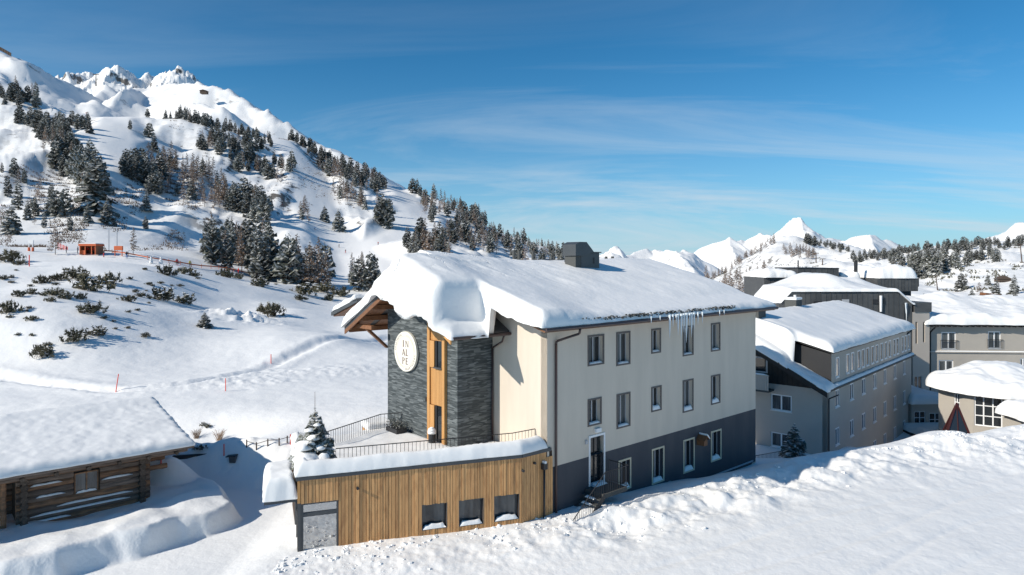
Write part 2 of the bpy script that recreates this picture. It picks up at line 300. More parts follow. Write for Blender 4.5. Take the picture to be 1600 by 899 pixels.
COLS = {
 -400: [(60,600),(70,535),(85,460),(110,420),(150,385),(225,360),(330,290),(450,190),(600,110),(800,40),(950,30),(1400,120)],
 0: [(62,597),(68,558),(74,520),(86,480),(110,440),(143,411),(175,395),(220,388),(285,345),(350,285),(440,205),(520,150),(600,122),(640,118),(760,140)],
 75: [(60,605),(67,562),(76,516),(91,474),(117,436),(150,408),(182,394),(225,387),(285,350),(345,290),(430,215),(510,172),(560,160),(680,178)],
 150: [(58,612),(68,566),(81,513),(101,470),(126,434),(162,406),(188,396),(235,389),(290,348),(340,292),(400,235),(470,192),(520,176),(620,190)],
 225: [(58,613),(71,570),(88,514),(111,470),(141,435),(176,410),(203,401),(245,393),(300,362),(350,305),(420,245),(500,196),(545,176),(640,190)],
 300: [(60,607),(78,562),(100,511),(130,466),(165,434),(195,419),(216,411),(252,400),(300,382),(345,325),(425,262),(520,205),(580,181),(690,195)],
 375: [(65,592),(88,545),(114,502),(148,462),(185,440),(212,430),(232,423),(262,410),(310,378),(370,330),(450,275),(540,228),(610,204),(720,220)],
 450: [(75,566),(103,520),(142,478),(182,452),(215,440),(240,431),(272,412),(330,375),(410,322),(500,268),(600,224),(650,214),(760,232)],
 530: [(88,541),(122,508),(165,478),(210,457),(245,446),(282,432),(340,395),(420,345),(520,295),(620,262),(660,256),(760,275)],
 600: [(104,522),(148,487),(200,462),(245,444),(290,420),(340,394),(430,352),(530,310),(620,288),(650,285),(740,300)],
 700: [(110,516),(150,482),(200,458),(260,437),(350,402),(450,362),(580,330),(650,323),(740,338)],
 800: [(120,506),(200,461),(300,432),(450,395),(620,370),(680,365),(780,380)],
 880: [(120,506),(250,450),(450,418),(650,404),(720,400),(850,410)],
 1000:[(60,640),(120,522),(250,462),(450,432),(700,420),(1000,417),(2500,409)],
 1100:[(60,662),(100,565),(150,508),(300,470),(500,456),(700,445),(760,442),(900,450)],
 1160:[(60,664),(100,568),(150,510),(300,470),(450,454),(600,440),(740,418),(820,406),(950,420)],
 1215:[(60,664),(100,568),(150,510),(300,470),(450,450),(600,428),(780,392),(920,364),(1050,380)],
 1300:[(60,664),(100,570),(150,512),(300,468),(500,438),(700,415),(900,392),(1080,376),(1250,392)],
 1400:[(60,664),(100,572),(150,512),(250,466),(350,444),(500,420),(700,402),(800,397),(950,408)],
 1500:[(60,664),(100,570),(150,505),(200,480),(300,448),(450,415),(600,394),(660,388),(800,400)],
 1600:[(60,664),(100,565),(140,505),(200,472),(300,436),(450,405),(600,386),(700,378),(850,392)],
 2050:[(60,660),(100,550),(140,490),(200,450),(300,410),(450,380),(600,360),(800,352),(1000,370)],
}
NC, PX0, PX1 = 940, -380.0, 2000.0
pxs = np.linspace(PX0, PX1, NC)
lnd = []; d = 13.0
while d < 70: lnd.append(d); d *= 1.0039
while d < 330: lnd.append(d); d *= 1.0072
while d < 1400: lnd.append(d); d *= 1.014
while d < 30000: lnd.append(d); d *= 1.12
ds = np.array(lnd); ND = len(ds); lds = np.log(ds)
ck = sorted(COLS); tab = []
for k in ck:
    c = COLS[k]; cx_ = [math.log(13), math.log(50)] + [math.log(a) for a, b in c]; cy_ = [HY + 11.4 / 13 * F, HY + (11.4 if k < 1000 else 13.2) / 50 * F] + [b for a, b in c]
    cx_ += [math.log(c[-1][0] * 2.2), math.log(30000)]; cy_ += [max(c[-1][1], 409) + 4, 408.0]
    e = (HY - np.interp(lds, cx_, cy_))
    ker = np.ones(13) / 13; m_ = ds > 75; es = np.convolve(np.pad(e, 6, mode="edge"), ker, "valid"); e = np.where(m_, es, e)
    tab.append(e)
tab = np.array(tab)
# smooth (Catmull-Rom like) interpolation across columns
def hermite(kx, ky, x):
    kx = np.array(kx, float); n = len(kx); sl = np.zeros_like(ky)
    d_ = (ky[1:] - ky[:-1]) / (kx[1:] - kx[:-1])[:, None]; sl[1:-1] = (d_[1:] + d_[:-1]) / 2; sl[0] = d_[0]; sl[-1] = d_[-1]
    i = np.clip(np.searchsorted(kx, x) - 1, 0, n - 2); h = (kx[i + 1] - kx[i])[:, None]; t = ((x - kx[i])[:, None]) / h
    return (2*t**3-3*t*t+1)*ky[i] + (t**3-2*t*t+t)*h*sl[i] + (-2*t**3+3*t*t)*ky[i+1] + (t**3-t*t)*h*sl[i+1]
EL = hermite(ck, tab, pxs)                     # (NC, ND) elevation in photo pixels
PXg, Dg = np.meshgrid(pxs, ds, indexing="ij")
X = (PXg - CX) / F * Dg; Y = Dg.copy(); Zb = CZ + EL / F * Dg
def poly_sdf(poly, x, y):
    d = np.full(x.shape, 1e9); ins = np.zeros(x.shape, bool); n = len(poly)
    for i in range(n):
        ax, ay = poly[i][:2]; bx, by = poly[(i + 1) % n][:2]; dx, dy = bx - ax, by - ay
        t = np.clip(((x - ax) * dx + (y - ay) * dy) / (dx * dx + dy * dy), 0, 1); d = np.minimum(d, np.hypot(x - ax - t * dx, y - ay - t * dy))
        c = ((ay > y) != (by > y)) & (x < (bx - ax) * (y - ay) / (by - ay + 1e-12) + ax); ins ^= c
    return np.where(ins, -d, d)
def line_dist(pts, x, y):
    best = np.full(x.shape, 1e9); tt = np.zeros(x.shape)
    for i in range(len(pts) - 1):
        ax, ay = pts[i][:2]; bx, by = pts[i + 1][:2]; dx, dy = bx - ax, by - ay
        t = np.clip(((x - ax) * dx + (y - ay) * dy) / (dx * dx + dy * dy), 0, 1); dd = np.hypot(x - ax - t * dx, y - ay - t * dy); m = dd < best
        best = np.where(m, dd, best); tt = np.where(m, (i + t) / (len(pts) - 1), tt)
    return best, tt
PYb = HY - (Zb - CZ) / Dg * F
def base_px(px, py, dmin=230):
    i = int(round((px - PX0) / (PX1 - PX0) * (NC - 1))); j0 = np.searchsorted(ds, dmin); k = np.nonzero(PYb[i][j0:] <= py)[0]; j = j0 + (k[0] if len(k) else np.argmin(PYb[i][j0:np.searchsorted(ds, 1000)])); return (X[i, j], Y[i, j])
PISTES = [[(182, 179), (180, 200), (176, 230), (165, 262)], [(428, 214), (452, 232), (474, 255), (498, 285), (496, 310), (492, 330), (520, 358), (548, 390), (575, 415), (590, 432)], [(612, 292), (634, 306), (642, 330), (635, 362), (600, 378), (552, 392)], [(300, 262), (340, 272), (372, 292)]]
PISTES = [[base_px(*p) for p in l_] for l_ in PISTES]
def piste_d(x, y):
    d_ = np.full(np.shape(x), 1e9)
    for l_ in PISTES: d_ = np.minimum(d_, line_dist(l_, np.asarray(x, float), np.asarray(y, float))[0])
    return d_
_jp = int(np.searchsorted(ds, 225)); PD = np.full(X.shape, 99.0); PD[:, _jp:] = piste_d(X[:, _jp:], Y[:, _jp:])
def ground_z(X, Y, Z):
    near = Y < 75
    z = Z.copy()
    # rolling relief of the field and the hillside
    far = sstep(75, 130, Y)
    fld = sstep(62, 85, Y) * (1 - sstep(215, 260, Y)) * (1 - sstep(-8, 10, X - Y * 0.02))
    z += fld * (fbm(X / 28 + 5, Y / 40, 2, 3) * 3.6 + fbm(X / 9, Y / 12, 2, 31) * 0.35)
    hill = sstep(240, 330, Y) * (1 - sstep(1000, 1400, Y)) * (.12 + .88 * sstep(8, 22, PD))
    amp = np.where(X < 0, 1.0, 0.8)
    z += hill * amp * (fbm(X / 60, Y / 75, 5, 8) * 13 + ridged(X / 45 + Y / 160, Y / 120, 4, 55) * 4.0 + fbm(X / 13, Y / 19, 4, 57, .6) * 2.4 * sstep(-.15, .2, fbm(X / 80, Y / 95, 2, 58)))
    rghill = sstep(120, 260, Y) * (X > 0) * (1 - sstep(1000, 1400, Y)); z += rghill * fbm(X / 18, Y / 24, 4, 18) * 2.4
    # near field -------------------------------------------------------
    xn, yn = X, Y
    w_n = 1 - sstep(58, 75, Y)
    jn = int(np.searchsorted(ds, 98)); q = np.full(X.shape, 60.0); zc = np.zeros(X.shape); ss = np.zeros(X.shape); q[:, :jn], zc[:, :jn], ss[:, :jn] = crest(xn[:, :jn], yn[:, :jn])
    zroad = 0.62 - 0.95 * sstep(4, 36, xn)
    base = zroad
    # road bank
    wf = 2.6 + 1.6 * sstep(10, 40, xn); clod = fbm(xn * 1.1, yn * 1.1, 5, 71, 0.6)
    front = np.exp(-(np.clip(-q + clod * 0.9, 0, None) / wf) ** 1.7)
    drop = 0.5 * sstep(1.5, 3.0, xn) + .6 * sstep(4, 14, xn)
    # ground behind the bank: level to the timber annex, lower beside the big buildings
    zbk = zc - drop * sstep(0.3, 7.5 - 3.5 * sstep(3, 6, xn), q)
    zbk = np.where(q > 6, np.minimum(zbk, np.where(xn > 3, z, zbk)), zbk) if False else zbk
    endl = sstep(0.0, 1.9, np.hypot(np.clip(CR[0][0] - xn, 0, None), 0)) # past the left end of the bank
    zf = base + (zc - base) * front
    lane = 0.55
    zz = np.where(q > 0, zbk, zf)
    zz = zz * (1 - endl) + lane * endl
    # the snow field left of the annex
    # foot of the annex and everything behind: blend to the sheet
    back = sstep(6.5, 10, q) * (xn < 3.0)
    zz = zz * (1 - back) + 0.62 * back
    clodmask = np.exp(-((q + 1.3) / 1.7) ** 2) * (1 - endl) * (0.12 + 0.88 * sstep(-3, 5, xn))
    zz += clodmask * (fbm(xn * 0.55, yn * 0.55, 3, 15) * 0.5 + fbm(xn * 1.9, yn * 1.9, 4, 16, 0.62) * 0.12)
    # cut in the bank face (shovelled steps)
    zz -= 0.28 * sstep(0.25, 0.0, np.abs(q + 1.55 + 0.35 * np.sin(ss * 1.3))) * (vnoise(ss * 0.35, ss * 0 + 2, 9) > 0.02) * (1 - endl) * (ss < 16)
    # road wheel tracks
    for off in (5.2, 7.0, 9.1, 11.0, 13.5):
        zz -= 0.06 * np.exp(-((q + off + 0.35 * np.sin(ss * 0.25 + off)) / 0.2) ** 2) * (xn > -4)
    zz += (q < -4) * (1 - endl) * fbm((xn * .9 + yn * .43) * 0.15, (yn * .9 - xn * .43) * 1.1, 3, 44) * 0.06
    zz += (1 - endl) * (q < 0.5) * fbm(xn * 5, yn * 5, 2, 47) * (0.01 + .025 * np.exp(-((q + 1.3) / 2) ** 2))
    # raised snow round the cabin with a cut face along the lane
    A = [P(-700, 1050, 18)[:2], P(60, 918, 24.0)[:2], P(240, 866, 26.6)[:2], P(345, 829, 29.0)[:2], P(374, 812, 30.2)[:2], P(368, 790, 32.0)[:2], P(330, 770, 33.8)[:2], P(235, 742, 36.5)[:2], P(-500, 740, 38)[:2]]
    sA = poly_sdf(A, xn, yn) + fbm(xn * 0.5, yn * 0.5, 3, 5) * 0.5
    hA = 1.55 + 0.45 * fbm(xn * 0.35, yn * 0.35, 3, 6) - 0.25 * sstep(-14, -11, xn)
    kA = sstep(0.12, -0.55, sA)
    zz = zz * (1 - kA) + np.maximum(hA, zz) * kA
    # long drift behind the cabin, above the lane
    dB, tB = line_dist([P(232, 722, 36)[:2], P(300, 712, 36.6)[:2], P(370, 702, 36.6)[:2], P(430, 699, 36.2)[:2], P(485, 704, 36)[:2], P(560, 704, 37)[:2]], xn, yn)
    gB = np.exp(-(dB / 1.55) ** 2); gB = gB * sstep(.02, .2, gB)
    zz = np.maximum(zz, -9 * (gB <= 0) + 0.6 + 1.75 * gB * (1 + 0.2 * fbm(xn * .6, yn * .6, 3, 62)) + fbm(xn * 1.5, yn * 1.5, 3, 63) * 0.1 * (dB < 3))
    dC, tC = line_dist([P(205, 745, 33.0)[:2], P(262, 760, 33.0)[:2]], xn, yn)
    gC = np.exp(-(dC / 1.5) ** 2); zz = np.maximum(zz, np.where(gC > .03, 0.5 + 2.0 * gC, -9))
    # rolled piste terrace behind: a step down facing the valley
    dT = yn - (52 + 0.06 * (xn + 20) + 1.5 * np.sin(xn * 0.12))
    st = sstep(38, 46, yn) * (xn < 2)
    zp_ = 0.95 + 0.0 * xn; gul = sstep(-33, -22, xn) * (1 - sstep(-20, -15, xn))
    zt = zz + (zp_ - 0.62) * sstep(-4.5, 0.0, dT) - 0.75 * np.exp(-((dT + 4.5) / 3.2) ** 2) * (0.5 + gul)
    zz = np.where(st > 0, zz * (1 - st) + zt * st, zz)
    z = np.where(w_n > 0, z * (1 - w_n) + zz * w_n, z)
    # piste groove and heap lines across the valley floor
    g1, _ = line_dist([P(-200, 580, 68)[:2], P(0, 592, 64)[:2], P(100, 609, 60)[:2], P(185, 617, 57.5)[:2], P(240, 614, 58.5)[:2], P(300, 606, 60.5)[:2], P(400, 583, 68)[:2], P(500, 551, 82)[:2], P(610, 519, 105)[:2]], xn, yn)
    z += 0.14 * np.exp(-((g1 - 1.3) / 1.0) ** 2) - 0.32 * np.exp(-(g1 / 0.9) ** 2) + fbm(xn * 1.3, yn * 1.3, 3, 12) * 0.10 * np.exp(-(g1 / 2.2) ** 2)
    hp = np.exp(-(((xn + 19) * 0.12) ** 2 + ((yn - 68 - 0.5 * (xn + 19)) * 0.28) ** 2)); z += hp * (.45 + 0.16 * fbm(xn * 1.2, yn * 1.2, 4, 13, 0.6))
    hp2 = np.exp(-(((xn + 25) * 0.16) ** 2 + ((yn - 61 - 0.25 * (xn + 25)) * 0.42) ** 2)); z += hp2 * (0.25 + 0.16 * fbm(xn * 1.5, yn * 1.5, 4, 14, 0.6))
    z += (Y > 36) * (Y < 110) * (X < 2) * fbm(xn * 0.7, yn * 0.7, 3, 77) * 0.05
    hp3 = np.exp(-(((xn + 42) * 0.2) ** 2 + ((yn - 106) * 0.2) ** 2)); z += hp3 * (0.7 + 1.5 * ridged(xn * .5, yn * .5, 3, 78))
    # wet lower yard between the buildings on the right
    yard = sstep(1.2, 4.5, q) * sstep(9, 12, X) * (1 - sstep(66, 90, Y)); z = z * (1 - yard) + (-.5 - 2.5 * sstep(42, 52, Y) - 2.4 * sstep(26, 34, X)) * yard
    return z
Z = ground_z(X, Y, Zb)
def make_ground():
    V = np.stack([X, Y, Z], -1); me = grid_mesh("ground", V, NC, ND, m_ground)
    rock = sstep(235, 270, Y) * (1 - sstep(900, 1200, Y)) * np.where(X > 0, 0.9, 1.0)
    rock = rock * sstep(9, 16, PD) * (0.15 + 0.85 * sstep(-0.1, 0.12, fbm(X / 70, Y / 90, 3, 91)))
    a = me.attributes.new("rock", "FLOAT", "POINT"); a.data.foreach_set("value", rock.astype(np.float32).ravel())
    return tag(link(bpy.data.objects.new("ground", me)), "snow covered valley floor, road, field and hillside", None, None, "structure")
make_ground()
PYg = HY - (Z - CZ) / Dg * F
MINPY = np.minimum.accumulate(PYg, axis=1)
def ground_px(px, py, dmin=0):
    """the visible ground point under a photo pixel"""
    i = int(round((px - PX0) / (PX1 - PX0) * (NC - 1))); i = min(max(i, 0), NC - 1)
    col = MINPY[i]; j0 = np.searchsorted(ds, dmin); k = np.nonzero(PYg[i][j0:] <= py)[0]
    j = (j0 + k[0]) if len(k) else int(np.argmin(PYg[i][:np.searchsorted(ds, 1200)]))
    if ds[j] > 1300: j = int(np.argmin(PYg[i][:np.searchsorted(ds, 1200)]))
    return Vector((X[i, j], Y[i, j], Z[i, j]))
def gz(x, y):
    px = CX + x / y * F; i = (px - PX0) / (PX1 - PX0) * (NC - 1); j = np.interp(y, ds, np.arange(ND))
    i0 = int(min(max(i, 0), NC - 2)); j0 = int(min(j, ND - 2)); a = min(max(i - i0, 0), 1); b = j - j0
    return float((Z[i0, j0] * (1 - a) + Z[i0 + 1, j0] * a) * (1 - b) + (Z[i0, j0 + 1] * (1 - a) + Z[i0 + 1, j0 + 1] * a) * b)
def mountain(name, label, ridges, slope, px_a, px_b, d_a, d_b, nu, nv, namp, nscale, zmin=-20, rk=1.0, seed=0, back=1.0):
    pa = np.linspace(px_a, px_b, nu); dd = np.linspace(d_a, d_b, nv); A, B = np.meshgrid(pa, dd, indexing="ij")
    x = (A - CX) / F * B; y = B; z = np.full(x.shape, -1e9)
    wx = x + fbm(x / nscale, y / nscale, 3, seed + 50) * nscale * 0.5; wy = y + fbm(x / nscale, y / nscale, 3, seed + 60) * nscale * 0.5
    for rl in ridges:
        pts = [P(*p) for p in rl]
        for i in range(len(pts) - 1):
            a, b = pts[i], pts[i + 1]; dx, dy = b[0] - a[0], b[1] - a[1]
            t = np.clip(((x - a[0]) * dx + (y - a[1]) * dy) / (dx * dx + dy * dy), 0, 1); ex = x - a[0] - t * dx; ey = y - a[1] - t * dy; e = np.hypot(ex, ey)
            z = np.maximum(z, a[2] + t * (b[2] - a[2]) - slope * e * (1 - 0.25 * np.clip(e / (nscale * 6), 0, 1)))
    top = np.clip((z - zmin) / (z.max() - zmin), 0, 1)
    z = z + namp * (ridged(wx / nscale, wy / nscale, 5, seed) - 0.5) * (0.35 + 0.65 * top) * sstep(0, 0.1, top)
    z = np.maximum(z, zmin)
    me = grid_mesh(name, np.stack([x, y, z], -1), nu, nv, m_mount)
    rock = np.full(x.shape, rk, np.float32); at = me.attributes.new("rock", "FLOAT", "POINT"); at.data.foreach_set("value", rock.ravel())
    return tag(link(bpy.data.objects.new(name, me)), label, None, None, "structure")
mountain("mountain_slope", "smooth open snow slope rising behind the wooded hillside",
    [[(-420, -60, 1000), (-150, 5, 1020), (0, 73, 1040), (30, 97, 1050), (60, 115, 1060), (92, 124, 1080), (130, 133, 1150), (180, 138, 1330), (240, 134, 1420), (282, 124, 1350), (300, 124, 1250), (335, 133, 1150), (380, 155, 1080), (430, 181, 1020), (480, 206, 980), (520, 229, 950), (545, 247, 930), (600, 290, 900), (700, 345, 880)],
     [(150, 150, 1000), (190, 142, 1120), (215, 139, 1250)], [(300, 160, 1000), (350, 170, 930), (400, 200, 880)]], 0.62, -420, 760, 600, 2100, 340, 150, 26, 150, -20, 0.8, 21)
mountain("rocky_peaks", "jagged snowy peaks on the left skyline",
    [[(80, 122, 2300), (105, 113, 2250), (125, 115, 2300), (140, 108, 2330), (150, 113, 2350), (165, 107, 2300), (181, 101, 2250), (195, 108, 2300), (212, 117, 2350), (224, 119, 2350), (230, 114, 2330), (236, 120, 2360), (247, 117, 2340), (255, 120, 2330), (264, 108, 2300), (279, 103, 2270), (292, 111, 2280), (300, 117, 2290), (320, 140, 2300)]], 0.95, 40, 360, 1900, 2800, 260, 110, 26, 55, -20, 1.0, 33)
mountain("distant_mountain", "low white mountain range behind the hotel roof",
    [[(860, 412, 3600), (905, 400, 3500), (932, 389, 3420), (958, 382, 3350), (985, 390, 3500), (1008, 380, 3600), (1022, 384, 3620), (1040, 384, 3500), (1058, 378, 3350), (1075, 393, 3500), (1100, 409, 3600), (1140, 425, 3700)], [(1058, 378, 3350), (1062, 395, 3150), (1070, 412, 2950)], [(958, 382, 3350), (955, 395, 3150)], [(985, 392, 3400), (990, 405, 3100)]], 0.72, 820, 1180, 2500, 4600, 220, 130, 70, 330, -60, 0.6, 41)
mountain("pyramid_mountain", "pointed snowy pyramid peak with lower summits beside it",
    [[(1050, 415, 5600), (1090, 388, 5500), (1113, 370, 5400), (1139, 365, 5250), (1146, 373, 5500), (1165, 376, 5650), (1186, 364, 5500), (1200, 370, 5400), (1218, 362, 5300), (1236, 350, 5200), (1250, 341, 5100), (1266, 353, 5300), (1290, 368, 5500), (1312, 376, 5600), (1332, 372, 5500), (1358, 366, 5300), (1372, 376, 5400), (1405, 383, 5500), (1450, 395, 5600), (1520, 402, 5700)],
     [(1139, 365, 5250), (1143, 385, 4900), (1150, 402, 4500)], [(1250, 341, 5100), (1258, 365, 4700), (1270, 385, 4300)], [(1358, 366, 5300), (1368, 385, 4800)]], 0.75, 1030, 1580, 3900, 7000, 320, 140, 110, 480, -60, 0.55, 47)
mountain("right_mountain", "snowy slope with rocks at the right edge",
    [[(1440, 420, 1300), (1500, 402, 1350), (1545, 380, 1400), (1570, 364, 1420), (1600, 345, 1450), (1680, 305, 1500), (1800, 260, 1550), (2000, 220, 1600)]], 0.6, 1420, 2000, 900, 2400, 200, 90, 45, 140, -20, 1.0, 61)
# ---------------------------------------------------------------- generic building pieces
def l2w(root, p):
    c, s = math.cos(root.rotation_euler.z), math.sin(root.rotation_euler.z)
    return (root.location.x + c * p[0] - s * p[1], root.location.y + s * p[0] + c * p[1])
def w2l(root, p):
    c, s = math.cos(root.rotation_euler.z), math.sin(root.rotation_euler.z); x, y = p[0] - root.location.x, p[1] - root.location.y
    return (c * x + s * y, -s * x + c * y)
def hit(root, fr, px, py, o=0.0):
    """where the sight line of a photo pixel meets a wall: (s along the wall, height)"""
    a = l2w(root, fr(0, o, 0)[:2]); b = l2w(root, fr(1, o, 0)[:2]); dx, dy = b[0] - a[0], b[1] - a[1]; r = (px - CX) / F
    s = (r * a[1] - a[0]) / (dx - r * dy); d = a[1] + s * dy
    return s, CZ + (HY - py) / F * d - root.location.z
def rect(root, fr, px0, px1, py0, py1):
    a = hit(root, fr, px0, 0)[0]; b = hit(root, fr, px1, 0)[0]; m = (px0 + px1) / 2
    return (a, b, hit(root, fr, m, py1)[1], hit(root, fr, m, py0)[1])
def snowlump(name, mb, parent=None):
    return mb
def snow_bar(parent, fr, a0, a1, o0, o1, z, h, name="sill_snow", m=None, seed=0):
    """a rounded ridge of snow lying on a ledge"""
    n, k = 9, 6; V = []; F_ = []; rr = random.Random(seed + int(a0 * 97))
    for i in range(n):
        t = i / (n - 1); e = math.sqrt(max(0.0, 1 - (2 * t - 1) ** 6)) * (0.75 + 0.35 * rr.random())
        for j in range(k):
            an = math.pi * j / (k - 1); V.append(fr(a0 + (a1 - a0) * t, (o0 + o1) / 2 + math.cos(an) * (o1 - o0) / 2, z + math.sin(an) ** 0.7 * h * e))
    for i in range(n - 1):
        for j in range(k - 1): F_.append((i * k + j, i * k + j + 1, (i + 1) * k + j + 1, (i + 1) * k + j))
    F_.append(tuple(range(k))); F_.append(tuple((n - 1) * k + j for j in reversed(range(k))))
    me = bpy.data.meshes.new(name); me.from_pydata(V, [], F_); me.materials.append(m or m_snowclod); me.polygons.foreach_set("use_smooth", [True] * len(F_)); me.update()
    return link(bpy.data.objects.new(name, me), parent)
def window(parent, fr, h, rev=0.25, fm=None, surround=None, sw=0.09, fw=0.06, mull=1, trans=0, glass=None, snow=0.12, inset=0.0, name="window", sill=None, reflection_panel=False):
    a0, a1, z0, z1 = h; fm = fm or m_whitefr; o1 = -inset - rev + 0.06; o0 = -inset - rev
    mb = MB()
    for (x0, x1, y0, y1) in ((a0 + .002, a0 + fw, z0 + .002, z1 - .002), (a1 - fw, a1 - .002, z0 + .002, z1 - .002)): fr.box(mb, x0, x1, o0, o1, y0, y1)
    for (y0, y1) in ((z0 + .002, z0 + fw), (z1 - fw, z1 - .002)): fr.box(mb, a0 + fw, a1 - fw, o0, o1, y0, y1)
    for k in range(mull):
        c = a0 + (a1 - a0) * (k + 1) / (mull + 1); fr.box(mb, c - fw * .55, c + fw * .55, o0 + .004, o1 + 0.012, z0 + fw, z1 - fw)
    for k in range(trans):
        c = z0 + (z1 - z0) * (k + 1) / (trans + 1); fr.box(mb, a0 + fw, a1 - fw, o0 + .006, o1 + 0.006, c - fw * .45, c + fw * .45)
    wo_ = mb.build(name, fm, parent)
    pm = MB(); fr.box(pm, a0 + fw * .8, a1 - fw * .8, o0 + 0.012, o0 + 0.03, z0 + fw * .8, z1 - fw * .8); pm.build("pane", glass or m_glass, wo_)
    if surround:
        sb = MB(); p = 0.025
        for (x0, x1, y0, y1) in ((a0 - sw, a0, z0 - sw, z1 + sw), (a1, a1 + sw, z0 - sw, z1 + sw), (a0, a1, z1, z1 + sw), (a0, a1, z0 - sw, z0)): fr.box(sb, x0, x1, -inset - 0.03, -inset + p, y0, y1)
        sb.build("surround", surround, wo_)
    if sill:
        sb = MB(); fr.box(sb, a0 - .04, a1 + .04, -inset - rev, -inset + 0.05, z0 - 0.05, z0 - .004); sb.build("sill", sill, wo_)
    if snow: snow_bar(wo_, fr, a0 + 0.02, a1 - 0.02, -inset - rev + 0.07, -inset + 0.03, z0 + 0.002, snow)
    return wo_
def snow_cover(name, label, sdf, base, T, r, bb, step, root=None, under=None, m=None, cat="snow", rnd=0.5, drape=0.0, post=None):
    """a blanket of snow over the region sdf < 0 (local plan), lying on base(x, y), T thick, rounded at the rim"""
    xs = np.arange(bb[0], bb[1] + step, step); ys = np.arange(bb[2], bb[3] + step, step); gx, gy = np.meshgrid(xs, ys, indexing="ij"); f = sdf(gx, gy)
    e = step * 0.5; fx = (sdf(gx + e, gy) - sdf(gx - e, gy)) / (2 * e); fy = (sdf(gx, gy + e) - sdf(gx, gy - e)) / (2 * e); gl = np.maximum(fx * fx + fy * fy, 0.05)
    out = f > 0; k = f / gl
    px_ = np.where(out, gx - fx * k, gx); py_ = np.where(out, gy - fy * k, gy); f2 = np.where(out, 0.0, f)
    t = np.clip(-f2 / r, 0, 1); top = T(px_, py_) * (1 - (1 - t) ** 2) ** rnd; top = np.maximum(top + (.05 * fbm(px_ * 2.3, py_ * 2.3, 3, 77, .6) + .03 * ridged(px_ * 1.1, py_ * 1.1, 2, 78)) * sstep(0, .25, t) * (1 - .85 * t), .01)
    bz = base(px_, py_); zt = bz + top + 0.01; zb_ = (under(px_, py_) if under else bz) + 0.003
    zb_ = np.minimum(zb_, zt - 0.004)
    if drape: zt = zt - drape * (1 - t) ** 3; zb_ = np.minimum(zb_, zt - .004)
    nx, ny = gx.shape; inn = ~out; cell = inn[:-1, :-1] | inn[1:, :-1] | inn[1:, 1:] | inn[:-1, 1:]
    idx = np.arange(nx * ny).reshape(nx, ny); c = np.argwhere(cell); i, j = c[:, 0], c[:, 1]
    q = np.stack([idx[i, j], idx[i + 1, j], idx[i + 1, j + 1], idx[i, j + 1]], -1)
    edges = {}
    for a in q:
        for s_ in range(4):
            ea, eb = int(a[s_]), int(a[(s_ + 1) % 4])
            if (eb, ea) in edges: del edges[(eb, ea)]
            else: edges[(ea, eb)] = 1
    n = nx * ny; V = np.concatenate([np.stack([px_, py_, zt], -1).reshape(-1, 3), np.stack([px_, py_, zb_], -1).reshape(-1, 3)])
    faces = [tuple(int(v) for v in a) for a in q] + [tuple(int(v) + n for v in a[::-1]) for a in q] + [(b, a, a + n, b + n) for a, b in edges]
    used = np.unique(np.array([v for f_ in faces for v in f_])); mp_ = -np.ones(2 * n, int); mp_[used] = np.arange(len(used))
    Vv = V[used]
    if post: Vv = post(Vv)
    me = bpy.data.meshes.new(name); me.from_pydata(Vv.tolist(), [], [tuple(int(mp_[v]) for v in f_) for f_ in faces]); me.materials.append(m or m_snowroof)
    me.polygons.foreach_set("use_smooth", [True] * len(me.polygons)); me.update()
    o = link(bpy.data.objects.new(name, me))
    if root: o.location = root.location; o.rotation_euler = root.rotation_euler
    return tag(o, label, cat, None, "stuff")
def boxsdf(x0, x1, y0, y1, wob=0.0, ws=1.0, seed=0):
    def f(x, y):
        dx = np.maximum(x0 - x, x - x1); dy = np.maximum(y0 - y, y - y1)
        d_ = np.where((dx > 0) & (dy > 0), np.hypot(np.maximum(dx, 0), np.maximum(dy, 0)), np.maximum(dx, dy))
        return d_ + (wob * fbm(x * ws, y * ws, 3, seed) if wob else 0)
    return f
def railing(name, label, pts, z0s, z1s, spacing=0.115, mat_=None, cat="railing", posts=True):
    mat_ = mat_ or m_black; root = empty(name, (pts[0][0], pts[0][1], z0s[0])); o = Vector(root.location)
    tag(root, label, cat); bal = MB(); bal.box(-.008, .008, -.008, .008, 0, 1); bme = bal.mesh("baluster", mat_)
    for i in range(len(pts) - 1):
        a = Vector((*pts[i], 0)); b = Vector((*pts[i + 1], 0)); n = max(2, int((b - a).length / spacing))
        mb = MB(); mb.tube(Vector((a.x, a.y, z1s[i])) - o, Vector((b.x, b.y, z1s[i + 1])) - o, 0.022, n=6); mb.build("top_rail", mat_, root)
        mb = MB(); mb.tube(Vector((a.x, a.y, z0s[i] + .06)) - o, Vector((b.x, b.y, z0s[i + 1] + .06)) - o, 0.014, n=6); mb.build("bottom_rail", mat_, root)
        for k in range(n + 1):
            t = k / n; p = a.lerp(b, t); zb = z0s[i] * (1 - t) + z0s[i + 1] * t; zt = z1s[i] * (1 - t) + z1s[i + 1] * t
            ob = bpy.data.objects.new("baluster", bme); ob.location = (p.x - o.x, p.y - o.y, zb + .06 - o.z); ob.scale = (1, 1, zt - zb - .06); link(ob, root)
    return root

